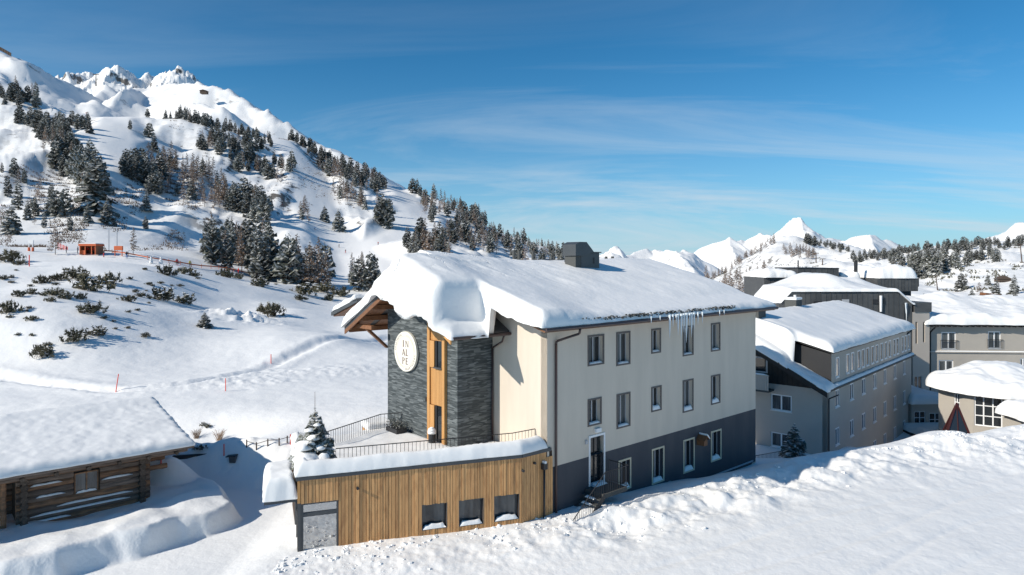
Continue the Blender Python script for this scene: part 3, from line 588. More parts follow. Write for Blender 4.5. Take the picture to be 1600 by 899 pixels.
# ---------------------------------------------------------------- the hotel
TH = math.atan2(0.668, 0.744)
hotel = tag(empty("hotel", (1.545, 30.0, 0), TH), "beige hotel with charcoal base, slate bay and round sign under a snowy roof", "hotel")
HL = 18.1; HW = 10.0; ZB = 2.85
fR = Fr((0, 0), (HL, 0)); fG = Fr((0, HW), (0, 0))
def deck(v): return np.where(v < 8.5, 9.15 + 0.258 * (v + 0.8), 11.55 - 0.45 * (v - 8.5))
def bdeck(v): return np.where(v < 6.87, 11.22 - 0.57 * (6.87 - v), 11.22 - 0.535 * (v - 6.87))
W1 = [rect(hotel, fR, *a) for a in ((920,942,526,568),(964.5,983,521,568),(1019,1031,516,549.5),(1068,1082,511.5,553.5),(1112,1124,507,546.5),
      (920,938,625,662),(965,983,617,665.5),(1019,1032,606,640),(1068,1082,595.5,641),(1112,1124,588,629))]
W2 = [rect(hotel, fR, *a) for a in ((968,984,720,763),(1020,1036,702,752),(1069,1083.5,688,735),(1112,1125.5,674.5,717.5))]
DOOR = rect(hotel, fR, 922, 943, 682, 757)
DOOR = (DOOR[0], DOOR[1], 1.45, DOOR[3])
wall("facade_wall", fR, ZB, 9.2, W1 + [DOOR], m_beige, hotel, 0.28, 0.4)
wall("base_wall", fR, -0.4, ZB, W2 + [DOOR], m_dark, hotel, 0.28, 0.4)
mb = MB(); fR.box(mb, 8.2, HL + .0, -0.4, -0.03, -3.0, -0.4); mb.build("plinth_wall", m_plinth, hotel)
for i, h in enumerate(W1): window(hotel, fR, h, 0.26, m_lightgrey, m_brownfr, 0.085, 0.05, 1, 0, m_glass2 if i in (1, 4, 6, 8) else m_glass, 0.10 + 0.16 * (i >= 7) )
for h in W2: window(hotel, fR, h, 0.26, m_lightgrey, m_creamfr, 0.09, 0.05, 1, 0, m_glass, 0.26)
for h in (rect(hotel, fR, 1069, 1074, 764, 769), rect(hotel, fR, 1110, 1117, 748, 757)):
    window(hotel, fR, h, -0.02, m_lightgrey, None, fw=0.05, mull=0, snow=0, name="cellar_window")
mb = MB(); a = hit(hotel, fR, 1054, 766); b = hit(hotel, fR, 1175, 720); mb.tube(fR(a[0], .05, a[1]), fR(b[0], .05, b[1]), .05, n=6); mb.build("ledge_pipe", m_lightgrey, hotel)
# door
dr = MB(); fR.box(dr, DOOR[0] + .05, DOOR[1] - .05, -.27, -.2, DOOR[2] + .02, DOOR[3] - .05); dro = dr.build("door", m_glass, hotel)
sb = MB()
for (x0, x1, y0, y1) in ((DOOR[0] - .1, DOOR[0], DOOR[2], DOOR[3] + .1), (DOOR[1], DOOR[1] + .1, DOOR[2], DOOR[3] + .1), (DOOR[0], DOOR[1], DOOR[3], DOOR[3] + .1)): fR.box(sb, x0, x1, -.28, .03, y0, y1)
sb.build("door_surround", m_whitefr, dro); hb = MB(); fR.box(hb, (DOOR[0] + DOOR[1]) / 2 - .03, (DOOR[0] + DOOR[1]) / 2 + .03, -.2, -.17, DOOR[2] + .1, DOOR[3] - .1); hb.build("door_stile", m_black, dro)
snow_bar(dro, fR, DOOR[0] + .02, DOOR[1] - .02, -.18, .3, DOOR[2] + .005, .14, "threshold_snow")
lb = MB(); l = rect(hotel, fR, 929, 937, 669, 675); fR.box(lb, l[0], l[1], 0, .12, l[2], l[3]); lb.build("door_lamp", m_whitefr, hotel)
lb = MB(); l = rect(hotel, fR, 914, 917, 688, 694); fR.box(lb, l[0], l[1], 0, .07, l[2], l[3]); lb.build("wall_box", m_lightgrey, hotel)
lb = MB(); l = rect(hotel, fR, 1044, 1047, 752, 758); fR.box(lb, l[0], l[1], 0, .05, l[2], l[3]); lb.build("wall_box", m_lightgrey, hotel)
# other outer walls
def gable_poly(x, v0, v1, zf, top, n=24): return [(x, v0, zf)] + [(x, v1, zf)] + [(x, v1 + (v0 - v1) * k / n, float(top(v1 + (v0 - v1) * k / n)) - .12) for k in range(n + 1)]
mb = MB(); mb.prism(gable_poly(0, 0.001, HW, -3, deck)[::-1], (0.4, 0, 0)); mb.build("gable_wall", m_beige, hotel)
mb = MB(); mb.prism(gable_poly(HL, 0.001, HW, -3, deck), (-0.4, 0, 0)); mb.build("far_gable_wall", m_beige, hotel)
mb = MB(); mb.box(0.4, HL - .4, HW - .4, HW, -3, 10.6); mb.build("back_wall", m_beige, hotel)
# slate bay
BU, BV0, BV1 = -2.12, 3.7, 9.7
fB = Fr((BU, BV1), (BU, BV0)); fBs = Fr((BU, BV0), (0, BV0))
mb = MB()
pp = gable_poly(BU, BV0, BV1, 0.6, bdeck)
mb.prism(pp[::-1], (0.35, 0, 0)); mb.box(BU + .351, -.001, BV0, BV0 + .35, 0.6, 9.15); mb.box(BU + .351, -.001, BV1 - .35, BV1, 0.6, 9.3)
bay = mb.build("slate_bay", m_slate, hotel)
# timber strip on the bay
S0 = hit(hotel, fB, 671.5, 0)[0]; S1 = hit(hotel, fB, 698.5, 0)[0]
zw0, zw1 = hit(hotel, fB, 685, 575)[1], hit(hotel, fB, 685, 533)[1]; zd0, zd1 = 3.25, hit(hotel, fB, 685, 634)[1]
def ztop(s): return float(bdeck(BV1 - s)) - .16
strip = MB(); fB.box(strip, S0, S1, 0.002, .03, 3.25, ztop(S1) - .1); strip_o = strip.build("timber_strip", m_batten, hotel)
for (a, b) in ((S0, S0 + .2), (S1 - .2, S1)):
    mb = MB(); fB.box(mb, a, b, 0.03, .16, 3.25, min(ztop(a), ztop(b))); mb.build("post", m_batten, strip_o)
nb = 6; x0, x1 = S0 + .2, S1 - .2
for k in range(nb):
    a = x0 + (x1 - x0) * k / nb + .006; b = x0 + (x1 - x0) * (k + 1) / nb - .006
    mb = MB(); fB.box(mb, a, b, .03, .075, zw1 + .02, ztop(b)); mb.build("plank", m_batten, strip_o)
    mb = MB(); fB.box(mb, a, b, .03, .075, zd1 + .02, zw0 - .02); mb.build("plank", m_batten, strip_o)
for nm, a, b in (("window", zw0, zw1), ("door", zd0, zd1)):
    mb = MB(); fB.box(mb, x0, x1, .031, .045, a, b); wo_ = mb.build(nm, m_glass, strip_o)
    mb = MB(); fB.box(mb, x0, x0 + .36, .046, .15, a + .01, b); mb.build("timber_reveal", m_batten, wo_)
    mb = MB(); fB.box(mb, x0 + .37, x0 + .50, .046, .09, a, b); mb.build("frame", m_black, wo_)
    if nm == "window":
        mb = MB(); fB.box(mb, x0 + .36, x1, .046, .2, a - .02, a + .05); mb.build("sill", m_metal, wo_)
lb = MB(); l = hit(hotel, fB, 668.5, 624); fB.box(lb, l[0] - .06, l[0] + .06, 0, .12, l[1] - .1, l[1] + .1); lb.build("wall_lamp", m_black, hotel)
for (ya, yb) in ((549, 583), (632, 653)):
    d_ = 36.6; mb = MB(); z1 = CZ - (ya - HY) / F * d_; z0 = CZ - (yb - HY) / F * d_; mb.box(BU + .3, BU + 1.2, BV1 + .001, BV1 + .22, z0, z1); mb.build("shutter_box", m_metal, hotel)
mb = MB(); mb.box(BU + .45, -.001, BV1 + .001, BV1 + .12, 0.6, 9.2); mb.build("bay_side_render", m_beige, hotel)
# sign
sc_, sz_ = hit(hotel, fB, 637.3, 549); RS = 31.3 / F * 34.2
sign = MB(); n = 64; q = fB
ring = lambda r, o: [q(sc_ + math.cos(2 * math.pi * k / n) * r, o, sz_ + math.sin(2 * math.pi * k / n) * r) for k in range(n)]
sign.poly(ring(RS, .16)); A_, B_ = ring(RS, .16), ring(RS, .04)
for k in range(n): sign.quad(A_[k], B_[k], B_[(k + 1) % n], A_[(k + 1) % n])
sg = sign.build("round_sign", m_sign, hotel); sg["label"] = "round cream sign reading IN AL PE"
gr = MB()
for (r0, r1, a0_, a1_) in ((.835, .815, 0.04, 1.45), (.835, .815, 3.3, 4.55), (.775, .762, 0, 2 * math.pi)):
    m_ = 60
    for k in range(m_):
        t0 = a0_ + (a1_ - a0_) * k / m_; t1 = a0_ + (a1_ - a0_) * (k + 1) / m_
        gr.quad(*[q(sc_ + math.cos(t) * r * RS, .165, sz_ + math.sin(t) * r * RS) for r, t in ((r1, t0), (r0, t0), (r0, t1), (r1, t1))])
gr.build("gold_rings", m_gold, sg)
GL = {"I": [(.36, 0, .62, 1)], "N": [(.06, 0, .18, 1), (.82, 0, .94, 1), "N"], "A": ["A", (.22, .3, .78, .38)], "L": [(.15, 0, .38, 1), (.2, 0, .9, .08), (.79, 0, .85, .22)],
      "P": [(.12, 0, .34, 1), "P"], "E": [(.12, 0, .34, 1), (.15, 0, .85, .08), (.15, .92, .82, 1), (.15, .48, .68, .56), (.79, 0, .85, .2), (.77, .82, .82, 1), (.64, .42, .68, .64)]}
SERIF = {"I": [(.3, .7, 0), (.3, .7, 1)], "N": [(0, .28, 0), (0, .2, 1), (.72, 1, 1)], "A": [(-.06, .22, 0), (.74, 1.06, 0)], "L": [(.05, .48, 0), (.05, .48, 1)], "P": [(.02, .44, 0), (.02, .3, 1)], "E": [(.02, .3, 0), (.02, .3, 1)]}
def letter(ch, s0, z0, wd, ht):
    mb = MB()
    def pt(x, y): return q(s0 + x * wd, .168, z0 + y * ht)
    def quad(a, b, c, d): mb.quad(pt(*a), pt(*b), pt(*c), pt(*d))
    for e in GL[ch]:
        if e == "N": quad((.1, 1), (.1 + .0, .98), (.83, 0), (.9, 0)); quad((.08, 1), (.76, .02), (.9, 0), (.22, 1))
        elif e == "A": quad((.0, 0), (.12, 0), (.54, 1), (.44, 1)); quad((.76, 0), (1.0, 0), (.56, 1), (.38, 1))
        elif e == "P":
            m_ = 12
            for k in range(m_):
                t0 = math.pi / 2 - math.pi * k / m_; t1 = math.pi / 2 - math.pi * (k + 1) / m_
                f_ = lambda t, i: (.42 + (.44 - (.2 if i else 0)) * math.cos(t), .74 + (.26 - (.05 if i else 0)) * math.sin(t)); quad(f_(t0, 0), f_(t0, 1), f_(t1, 1), f_(t1, 0))
            quad((.29, .95), (.42, .95), (.42, 1), (.29, 1)); quad((.29, .48), (.42, .48), (.42, .53), (.29, .53))
        else: x0_, y0_, x1_, y1_ = e; quad((x0_, y0_), (x1_, y0_), (x1_, y1_), (x0_, y1_))
    for a, b, y in SERIF[ch]: quad((a, y - (.04 if y else 0)), (b, y - (.04 if y else 0)), (b, y + (0 if y else .04)), (a, y + (0 if y else .04)))
    mb.build("letter", m_letter, sg)
for row, tx in enumerate(("IN", "AL", "PE")):
    z0 = sz_ + RS * (.26 - .43 * row); hgt = RS * .33
    for k, ch in enumerate(tx): letter(ch, sc_ + RS * ((-.30 if ch == "I" else -.27) if k == 0 else .03), z0 - .04, RS * .27, hgt)
def arc_text(tx, t0, t1, r, flip):
    cu = bpy.data.curves.new("arc", "FONT")
    for k, ch in enumerate(tx):
        cu.body = ch; cu.size = RS * .15; cu.align_x = "CENTER"; ob = bpy.data.objects.new("tmp", cu); COL.objects.link(ob); bpy.context.view_layer.update()
        dg = bpy.context.evaluated_depsgraph_get(); me = bpy.data.meshes.new_from_object(ob.evaluated_get(dg)); COL.objects.unlink(ob); bpy.data.objects.remove(ob)
        t = t0 + (t1 - t0) * k / (len(tx) - 1); up = -1 if flip else 1
        for v in me.vertices:
            x, y = v.co.x, v.co.y - RS * .05; rr = r + up * y; an = t - up * x / r; v.co = q(sc_ + math.cos(an) * rr, .166, sz_ + math.sin(an) * rr)
        me.materials.clear(); me.materials.append(m_letter); link(bpy.data.objects.new("small_letter", me), sg)
arc_text("APARTHOTEL", R(178), R(112), RS * .88, False); arc_text("OBERTAUERN", R(272), R(350), RS * .88, True)
# roofs
def slab(name, pts_top, th, m, parent): mb = MB(); mb.prism([(*p[:2], p[2]) for p in pts_top], (0, 0, -th)); return mb.build(name, m, parent)
roof = MB(); roof.hexa([(-.9, -.8, 9.0), (19.1, -.8, 9.0), (19.1, 8.5, 11.38), (-.9, 8.5, 11.38), (-.9, -.8, 9.15), (19.1, -.8, 9.15), (19.1, 8.5, 11.55), (-.9, 8.5, 11.55)])
roof.hexa([(-.9, 8.5, 11.38), (19.1, 8.5, 11.38), (19.1, 12.0, 9.80), (-.9, 12.0, 9.80), (-.9, 8.5, 11.55), (19.1, 8.5, 11.55), (19.1, 12.0, 9.97), (-.9, 12.0, 9.97)]); ro = roof.build("roof", m_metal, hotel)
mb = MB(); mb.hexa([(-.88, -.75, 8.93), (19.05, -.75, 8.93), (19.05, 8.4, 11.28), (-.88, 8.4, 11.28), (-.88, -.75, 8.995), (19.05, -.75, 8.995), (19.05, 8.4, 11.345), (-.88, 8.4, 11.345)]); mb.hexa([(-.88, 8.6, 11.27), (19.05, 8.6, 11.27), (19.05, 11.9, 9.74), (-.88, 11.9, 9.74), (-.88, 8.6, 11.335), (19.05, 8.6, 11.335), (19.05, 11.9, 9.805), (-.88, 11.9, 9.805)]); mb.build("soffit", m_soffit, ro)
br = MB(); e0, e1 = 2.5, 12.07; pk = 6.87; zt = [float(bdeck(e0)), 11.22, float(bdeck(e1))]; uf, ub = -3.35, 2.2
br.hexa([(uf, e0, zt[0] - .2), (ub, e0, zt[0] - .2), (ub, pk, zt[1] - .2), (uf, pk, zt[1] - .2), (uf, e0, zt[0]), (ub, e0, zt[0]), (ub, pk, zt[1]), (uf, pk, zt[1])])
br.hexa([(uf, pk, zt[1] - .2), (ub, pk, zt[1] - .2), (ub, e1, zt[2] - .2), (uf, e1, zt[2] - .2), (uf, pk, zt[1]), (ub, pk, zt[1]), (ub, e1, zt[2]), (uf, e1, zt[2])]); bro = br.build("bay_roof", m_metal, hotel)
def on_slope(mb, u0, u1, v0, v1, dz0, dz1):
    z = [float(bdeck(v0)), float(bdeck(v1))]; mb.hexa([(u0, v0, z[0] - dz1), (u1, v0, z[0] - dz1), (u1, v1, z[1] - dz1), (u0, v1, z[1] - dz1), (u0, v0, z[0] - dz0), (u1, v0, z[0] - dz0), (u1, v1, z[1] - dz0), (u0, v1, z[1] - dz0)])
nbd = 9
for sd, (v0, v1) in enumerate(((e0 + .05, pk - .03), (pk + .03, e1 - .05))):
    for k in range(nbd):
        ua = uf + .06 + (BU - uf - .06) * k / nbd; ub_ = uf + .06 + (BU - uf - .06) * (k + 1) / nbd - .012
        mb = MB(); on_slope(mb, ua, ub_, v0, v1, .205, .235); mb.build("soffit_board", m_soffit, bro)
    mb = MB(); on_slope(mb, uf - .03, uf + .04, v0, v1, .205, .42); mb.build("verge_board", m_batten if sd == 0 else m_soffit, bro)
mb = MB(); on_slope(mb, BU + .36, 0, BV1 + .25, e1 - .05, .205, .235); mb.build("soffit_board", m_soffit, bro)
for v in (7.6, 9.2, 10.4, 11.7):
    z = float(bdeck(v)) - .24; mb = MB(); mb.box(uf + .1, BU + (0 if v < 9.7 else 1.6), v - .09, v + .09, z - .24, z); mb.build("purlin", m_soffit, bro)
mb = MB(); mb.box(uf + .25, uf + .45, BV1 + .0, e1 - .3, 8.42, 8.62); mb.build("tie_beam", m_soffit, bro)
mb = MB(); mb.hexa([(BU - .02, 9.72, 7.4), (BU + .15, 9.72, 7.4), (BU + .15, 9.95, 7.4), (BU - .02, 9.95, 7.4), (BU - 1.0, 10.1, 8.4), (BU - .8, 10.1, 8.4), (BU - .8, 10.3, 8.4), (BU - 1.0, 10.3, 8.4)]); mb.build("brace", m_soffit, bro)
# gutters and downpipes
mb = MB(); mb.tube((-.95, -.87, 9.06), (19.15, -.87, 9.06), .085, n=8); mb.build("gutter", m_brownmetal, hotel)
def pipe(name, pts, r, m, parent):
    mb = MB()
    for i in range(len(pts) - 1): mb.tube(pts[i], pts[i + 1], r, n=8)
    return mb.build(name, m, parent, True)
a = hit(hotel, fR, 867, 0)[0]; pipe("downpipe", [(a + .75, -.85, 9.0), (a + .72, -.8, 8.75), (a + .02, -.1, 8.42), (a, -.08, 8.3), (a, -.08, 0.0)], .055, m_brownmetal, hotel)
mb = MB(); mb.tube((uf, e0 - .08, zt[0] - .14), (0.0, e0 - .08, zt[0] - .14), .08, n=8); mb.build("bay_gutter", m_brownmetal, hotel)
pipe("bay_downpipe", [(-.35, e0 - .05, zt[0] - .15), (-.35, e0 + .1, zt[0] - .5), (-.1, BV0 - .1, zt[0] - .9), (-.1, BV0 - .1, 3.3)], .045, m_brownmetal, hotel)
for k in range(15):   # snow guards along the eave
    pass
# lower side roof beyond the bay
mb = MB(); mb.hexa([(-3.1, 11.2, 9.78), (3, 11.2, 9.78), (3, 14.1, 8.88), (-3.1, 14.1, 8.88), (-3.1, 11.2, 9.98), (3, 11.2, 9.98), (3, 14.1, 9.08), (-3.1, 14.1, 9.08)]); sro = mb.build("side_roof", m_metal, hotel)
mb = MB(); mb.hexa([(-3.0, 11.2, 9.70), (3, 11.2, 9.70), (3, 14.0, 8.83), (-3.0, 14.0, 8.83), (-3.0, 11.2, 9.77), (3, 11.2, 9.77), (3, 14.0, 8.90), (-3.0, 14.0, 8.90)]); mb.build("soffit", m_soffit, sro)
snow_cover("side_roof_snow", "lumpy snow on the low side roof left of the slate bay", boxsdf(-3.15, 3.0, 11.3, 13.9, .3, 1.2, 3), lambda u, v: 9.98 - .31 * (v - 11.2), lambda u, v: .34 + .2 * fbm(u * 1.2, v * 1.2, 3, 4), .4, (-3.6, 3.4, 11, 14.4), .1, hotel)
# roof plant
cd = empty("roof_vent_housing", l2w(hotel, (9.35, 6.5)) + (11.0,), TH); tag(cd, "dark grey metal ventilation housing on the hotel roof", "vent"); cd.scale = (1.08, 1.08, 1.3)
mb = MB(); mb.box(0, 1.55, 0, 1.3, 0, 1.12); bevel(mb.build("body", m_metal, cd), .02)
mb = MB(); mb.box(-.06, 1.66, -.06, 1.36, 1.121, 1.17); mb.build("lid", m_metal, cd)
mb = MB(); mb.prism([(-.55, -.1, .98), (.25, -.1, .98), (.95, -.1, 1.18), (.35, -.1, 1.62), (-.2, -.1, 1.62), (-.55, -.1, 1.5)], (0, 1.0, 0)); mb.build("hood", m_metal, cd)
mb = MB(); mb.box(-.45, -.02, .0, .8, .0, .97); mb.build("duct", m_plinth, cd)
mb = MB(); mb.box(1.0, 1.12, -.02, -.001, .62, .9); mb.build("opening", m_black, cd)
for nm, (px, py, hh) in {"a": (803, 403, .5), "b": (811, 403, .45), "c": (833, 405, .5), "d": (947, 412, .5), "e": (957, 412, .5)}.items():
    x, y, z = P(px, py, 44 if px < 840 else 48); mb = MB(); mb.tube((0, 0, -.8), (0, 0, hh), .11, n=10); o = mb.build("vent_pipe", m_plinth); o.location = (x, y, z)
    tag(o, {"a": "left pipe of the two short vent pipes nearest the left end of the roof ridge", "b": "right pipe of the two short vent pipes at the left of the ridge", "c": "single short vent pipe between the pipe pair and vent housing", "d": "left pipe of the pair right of the vent housing", "e": "right pipe of the pair right of the vent housing"}[nm], "vent pipe", "vent pipes on the hotel roof")
mb = MB(); x, y, z = P(855, 411, 44.5); mb.box(-1.1, 1.1, -.2, .2, -.6, .22); o = mb.build("ridge_vent", m_metal); o.location = (x, y, z); o.rotation_euler.z = TH; tag(o, "long low dark ridge vent left of the ventilation housing", "vent")
# roof snow
SNH = boxsdf(-1.0, 19.2, -.82, 19.0, .22, .8, 5)
def snow_sdf(u, v):
    a = np.maximum(np.maximum(-1.15 - u, u - 19.25), np.maximum(-.84 - v, v - 12.0)) + .10 * fbm(u * .9, v * .9, 3, 5)
    b = np.maximum(np.maximum(-3.5 - u, u - 3.0), np.maximum(2.36 - v, v - 12.15)) + .12 * fbm(u * .8, v * .8, 3, 6)
    c = np.maximum(np.maximum(-3.42 - u, u - .2), np.maximum(2.36 - v, v - 5.2)) + .10 * fbm(u * .9, v * .9, 3, 9)
    k = 6.0; return -np.log(np.exp(-k * a) + np.exp(-k * b)) / k
def snow_base(u, v):
    inb = (u < 2.2) & (v > 2.0) & (v < 12.6); wv = sstep(3.15, 3.5, v) * (v < 7.2)
    return np.where(inb & (u <= -.95) & (v > 2.6), bdeck(v) + wv * np.maximum(deck(v) - bdeck(v), 0), 0) + np.where(inb & (u <= -.95) & (v > 2.6), 0, 1) * np.where(inb, np.maximum(bdeck(v), np.where(u > np.where(v < 2.46, -1.4, -.95), deck(v), -9)), deck(v))
def snow_T(u, v):
    t = .40 + .22 * sstep(5, 0, u) + .30 * sstep(1.5, -1.5, u) * np.exp(-((v - 6.5) / 3.2) ** 2) + .12 * sstep(2, 7, v) + .18 * fbm(u * .25, v * .25, 3, 2)
    t = t - .22 * sstep(3.0, .0, v) * sstep(0, 3, u)
    lip = .05 * ridged(u * .9 + v * .5, v * .35 - u * .3, 3, 8) * sstep(14, 3, u) * sstep(2, 6, v)
    low = sstep(3.65, 3.3, v) * sstep(-.8, -1.3, u) * .40
    return np.maximum(t + lip - low, .26)
def cornice(V):
    # the wind-rolled lip over the bay front and the verge sags outwards and down
    u, v, z = V[:, 0].copy(), V[:, 1].copy(), V[:, 2].copy()
    g = sstep(-2.95, -3.5, u) * sstep(2.6, 3.4, v) * sstep(9.6, 8.0, v)
    hang = np.interp(v, [2.6, 2.9, 3.4, 4.0, 5.0, 5.6, 6.3, 7.0, 7.6, 8.3, 9.2], [.0, .3, .55, .75, 1.1, 1.2, 1.2, 1.1, .6, .2, 0]) + .16 * vnoise(v * 2.2, u * 0, 3) + .08 * vnoise(v * 7, u * 0, 5)
    V[:, 0] = u - .5 * g; return_z = z - hang * np.clip(g, 0, 1) ** 2.0
    zmin = np.interp(v, [2.6, 2.9, 3.4, 4.0, 5.0, 5.6, 6.3, 7.0, 7.6, 8.3, 9.2], [9.1, 9.35, 9.5, 9.5, 9.38, 9.35, 9.5, 9.75, 10.2, 10.2, 9.9]) + .12 * vnoise(v * 2.6, u * 0, 13) + .08 * vnoise(v * 7, u * 0, 15)
    V[:, 2] = np.maximum(return_z, np.minimum(z, zmin))
    V[:, 0] += g * (.30 * fbm(v * 1.5, V[:, 2] * 2.2, 4, 41, .6) + .10 * ridged(v * .8, V[:, 2] * 4.0, 2, 43))
    g2 = sstep(-.7, -1.15, u) * sstep(4.2, 3.2, v) * sstep(-.8, .2, v); V[:, 2] -= .18 * g2 * (1 + vnoise(v * 3, v * 0, 4))
    return V
def snow_under(u, v):
    inb = (u < 2.2) & (v > 2.0) & (v < 12.6); return np.where(inb & (u <= -.95), np.where(v < 2.46, snow_base(u, v), bdeck(v)), snow_base(u, v))
roof_snow = snow_cover("roof_snow", "thick wind-rolled snow blanket on the hotel roof", snow_sdf, snow_base, snow_T, .55, (-4.2, 19.8, -1.5, 12.6), .11, hotel, under=snow_under, post=cornice)
roof_snow["kind"] = "stuff"; roof_snow.data.materials[0] = m_roofcrack
# icicles under the eave
ice = tag(empty("icicles", l2w(hotel, (9.0, -.95)) + (8.95,), TH), "cluster of long icicles hanging from the hotel eave", "icicles")
def ridge_dirt(): pass
for px, y1 in ((1017, 505), (1031, 500), (1046, 529), (1051, 512), (1056, 506), (1059, 524), (1064, 530), (1068, 520), (1072, 536), (1077, 510), (1080, 527), (1084, 515), (1090, 508), (1097, 506), (1124, 494), (1131, 492)):
    s_, z_ = hit(hotel, fR, px, y1, .93); mb = MB(); top = 9.0; zz_ = [top + .25, top - (top - z_) * .45, z_]; r_ = min(.085, .03 + (top - z_) * .045)
    mb.tube((s_ - 9.0, 0, zz_[0] - 8.95), (s_ - 9.0, 0, zz_[1] - 8.95), r_, r_ * .6, n=7, cap=False); mb.tube((s_ - 9.0, 0, zz_[1] - 8.95), (s_ - 9.0, 0, zz_[2] - 8.95), r_ * .6, .004, n=7, cap=False); mb.build("icicle", m_ice, ice, True)
# rough stripe of frozen debris behind the gutter: small twig-dark crumbs on the snow rim
deb = MB(); rr = random.Random(4)
for k in range(420):
    u = rr.uniform(1.0, 14.5); s_ = rr.uniform(.02, .055); v = -.80 + rr.uniform(-.02, .03) + .10 * rr.random(); z = 9.24 + rr.uniform(0, .16)
    deb.hexa([(u - s_, v - .04, z), (u + s_, v - .04, z), (u + s_, v + .04, z), (u - s_, v + .04, z), (u - s_ * .4, v - .03, z + s_), (u + s_ * .5, v - .03, z + s_ * 1.2), (u + s_ * .4, v + .03, z + s_), (u - s_ * .5, v + .03, z + s_)])
db = deb.build("eave_debris", m_plinth); db.location = hotel.location; db.rotation_euler = hotel.rotation_euler; tag(db, "dark crumbs of frozen debris along the snow rim of the eave", "debris", None, "stuff")
# bird house on the facade
bh = hit(hotel, fR, 1091, 688); bx = empty("bird_house", l2w(hotel, fR(bh[0], .28, 0)[:2]) + (bh[1],), TH); tag(bx, "small brown wooden bird house with snowy roof on the charcoal wall", "bird house")
mb = MB(); mb.box(-.17, .17, -.2, .27, -.22, .1); mb.build("box", m_soffit, bx); mb = MB(); mb.prism([(-.26, -.3, .08), (.0, -.3, .34), (.26, -.3, .08), (.0, -.3, .28)][::-1], (0, .57, 0)); mb.build("roof", m_soffit, bx)
mb = MB(); mb.prism([(.02, -.28, .35), (.30, -.28, .10), (.32, -.28, .16), (.06, -.28, .43)], (0, .52, 0)); mb.build("roof_snow", m_snowclod, bx)
# outside stair and its railing
st = tag(empty("outside_stair", l2w(hotel, (DOOR[0], 0)) + (0,), TH), "steep outside stair of snowy treads down from the white door", "stair")
LA = (hit(hotel, fR, 945, 0, 1.2)[0], hit(hotel, fR, 981, 0, 1.2)[0])
mb = MB(); mb.box(LA[0] - DOOR[0], LA[1] - DOOR[0], -1.15, -.02, DOOR[2] - .22, DOOR[2] - .02); mb.build("landing", m_plinth, st)
ntr = 8
for k in range(ntr):
    u1 = LA[0] - DOOR[0] - .26 * k; mb = MB(); zz_ = DOOR[2] - .2 * (k + 1); mb.box(u1 - .27, u1, -1.15, -.05, zz_ - .05, zz_ - .002); tr = mb.build("tread", m_plinth, st)
    fS = Fr((u1 - .24, -.6), (u1 - .24 + 1e-3, -.6)); mb = MB(); snow_bar(tr, Fr((u1 - .24, -.98), (u1 - .24, -.25)), 0.05, .6, -.02, -.22, zz_, .08, "tread_snow")
mb = MB(); mb.hexa([(LA[0] - DOOR[0] - .26 * ntr, -1.2, DOOR[2] - .2 * ntr - .25), (LA[0] - DOOR[0], -1.2, DOOR[2] - .25), (LA[0] - DOOR[0], -1.15, DOOR[2] - .25), (LA[0] - DOOR[0] - .26 * ntr, -1.15, DOOR[2] - .2 * ntr - .25), (LA[0] - DOOR[0] - .26 * ntr, -1.2, DOOR[2] - .2 * ntr), (LA[0] - DOOR[0], -1.2, DOOR[2]), (LA[0] - DOOR[0], -1.15, DOOR[2]), (LA[0] - DOOR[0] - .26 * ntr, -1.15, DOOR[2] - .2 * ntr)]); mb.build("stringer", m_black, st)
p_ = [l2w(hotel, (LA[0] - .26 * ntr, -1.22)), l2w(hotel, (LA[0], -1.22)), l2w(hotel, (LA[1], -1.22)), l2w(hotel, (LA[1], -.05))]
z_ = [DOOR[2] - .2 * ntr, DOOR[2], DOOR[2], DOOR[2]]
railing("stair_railing", "black iron railing of the outside stair and landing", p_, z_, [a + 1.0 for a in z_], .12, m_black)
# ---------------------------------------------------------------- timber annex with roof terrace
E_ = Vector((-8.15, 25.94)); D_ = Vector((0.407, 28.98)); C_ = Vector(l2w(hotel, (0.30, -.05)))
annex = tag(empty("timber_annex", (E_.x, E_.y, 0)), "low timber clad annex with glazed corner and snowy roof terrace", "annex")
fA = Fr((0, 0), tuple(D_ - E_)); fA2 = Fr(tuple(D_ - E_), tuple(C_ - E_)); bk = -fA.n; back = lambda s, t: (fA.d * s + bk * t)
fAL = Fr(tuple(bk * 6.2), (0, 0))
AW = [rect(annex, fA, *a) for a in ((659.5,698,788,826.5),(717.5,755,781,820.5),(772.5,811,774,813))]
GLZ = rect(annex, fA, 466, 529, 785, 880); GLZ = (0.0, GLZ[1], 0.3, GLZ[3])
m_sub = mat("dark backing board", (0.05, 0.03, 0.02), 0.9)
wall("backing_wall", fA, 0.0, 3.6, AW + [GLZ], m_sub, annex, 0.3, 0.35, inset=0.045)
wall("backing_wall", fA2, 0.0, 3.6, [], m_sub, annex, 0.3, 0.35, inset=0.045)
rr = random.Random(11); brk = sorted({0.0, fA.len, GLZ[1], *[w_[0] for w_ in AW], *[w_[1] for w_ in AW]}); xs = [0.0]
for a, b in zip(brk[:-1], brk[1:]):
    n_ = max(1, round((b - a) / 0.128)); ws = [rr.uniform(.75, 1.25) for _ in range(n_)]; t_ = sum(ws)
    for w_ in ws: xs.append(xs[-1] + (b - a) * w_ / t_)
def plank(fr, a, b, z0, z1):
    mb = MB(); o = rr.uniform(-.012, .010); fr.box(mb, a + .008, b - .008, -.043, o, z0, z1); mb.build("plank", m_plank, annex)
for a, b in zip(xs[:-1], xs[1:]):
    m_ = (a + b) / 2; zs_ = [(0.0, 3.62)]
    for w_ in AW + [GLZ]:
        if w_[0] < m_ < w_[1]: zs_ = ([(0.0, w_[2])] if w_ is not GLZ else []) + [(w_[3], 3.62)]
    for z0, z1 in zs_: plank(fA, a, b, z0, z1)
n_ = 14
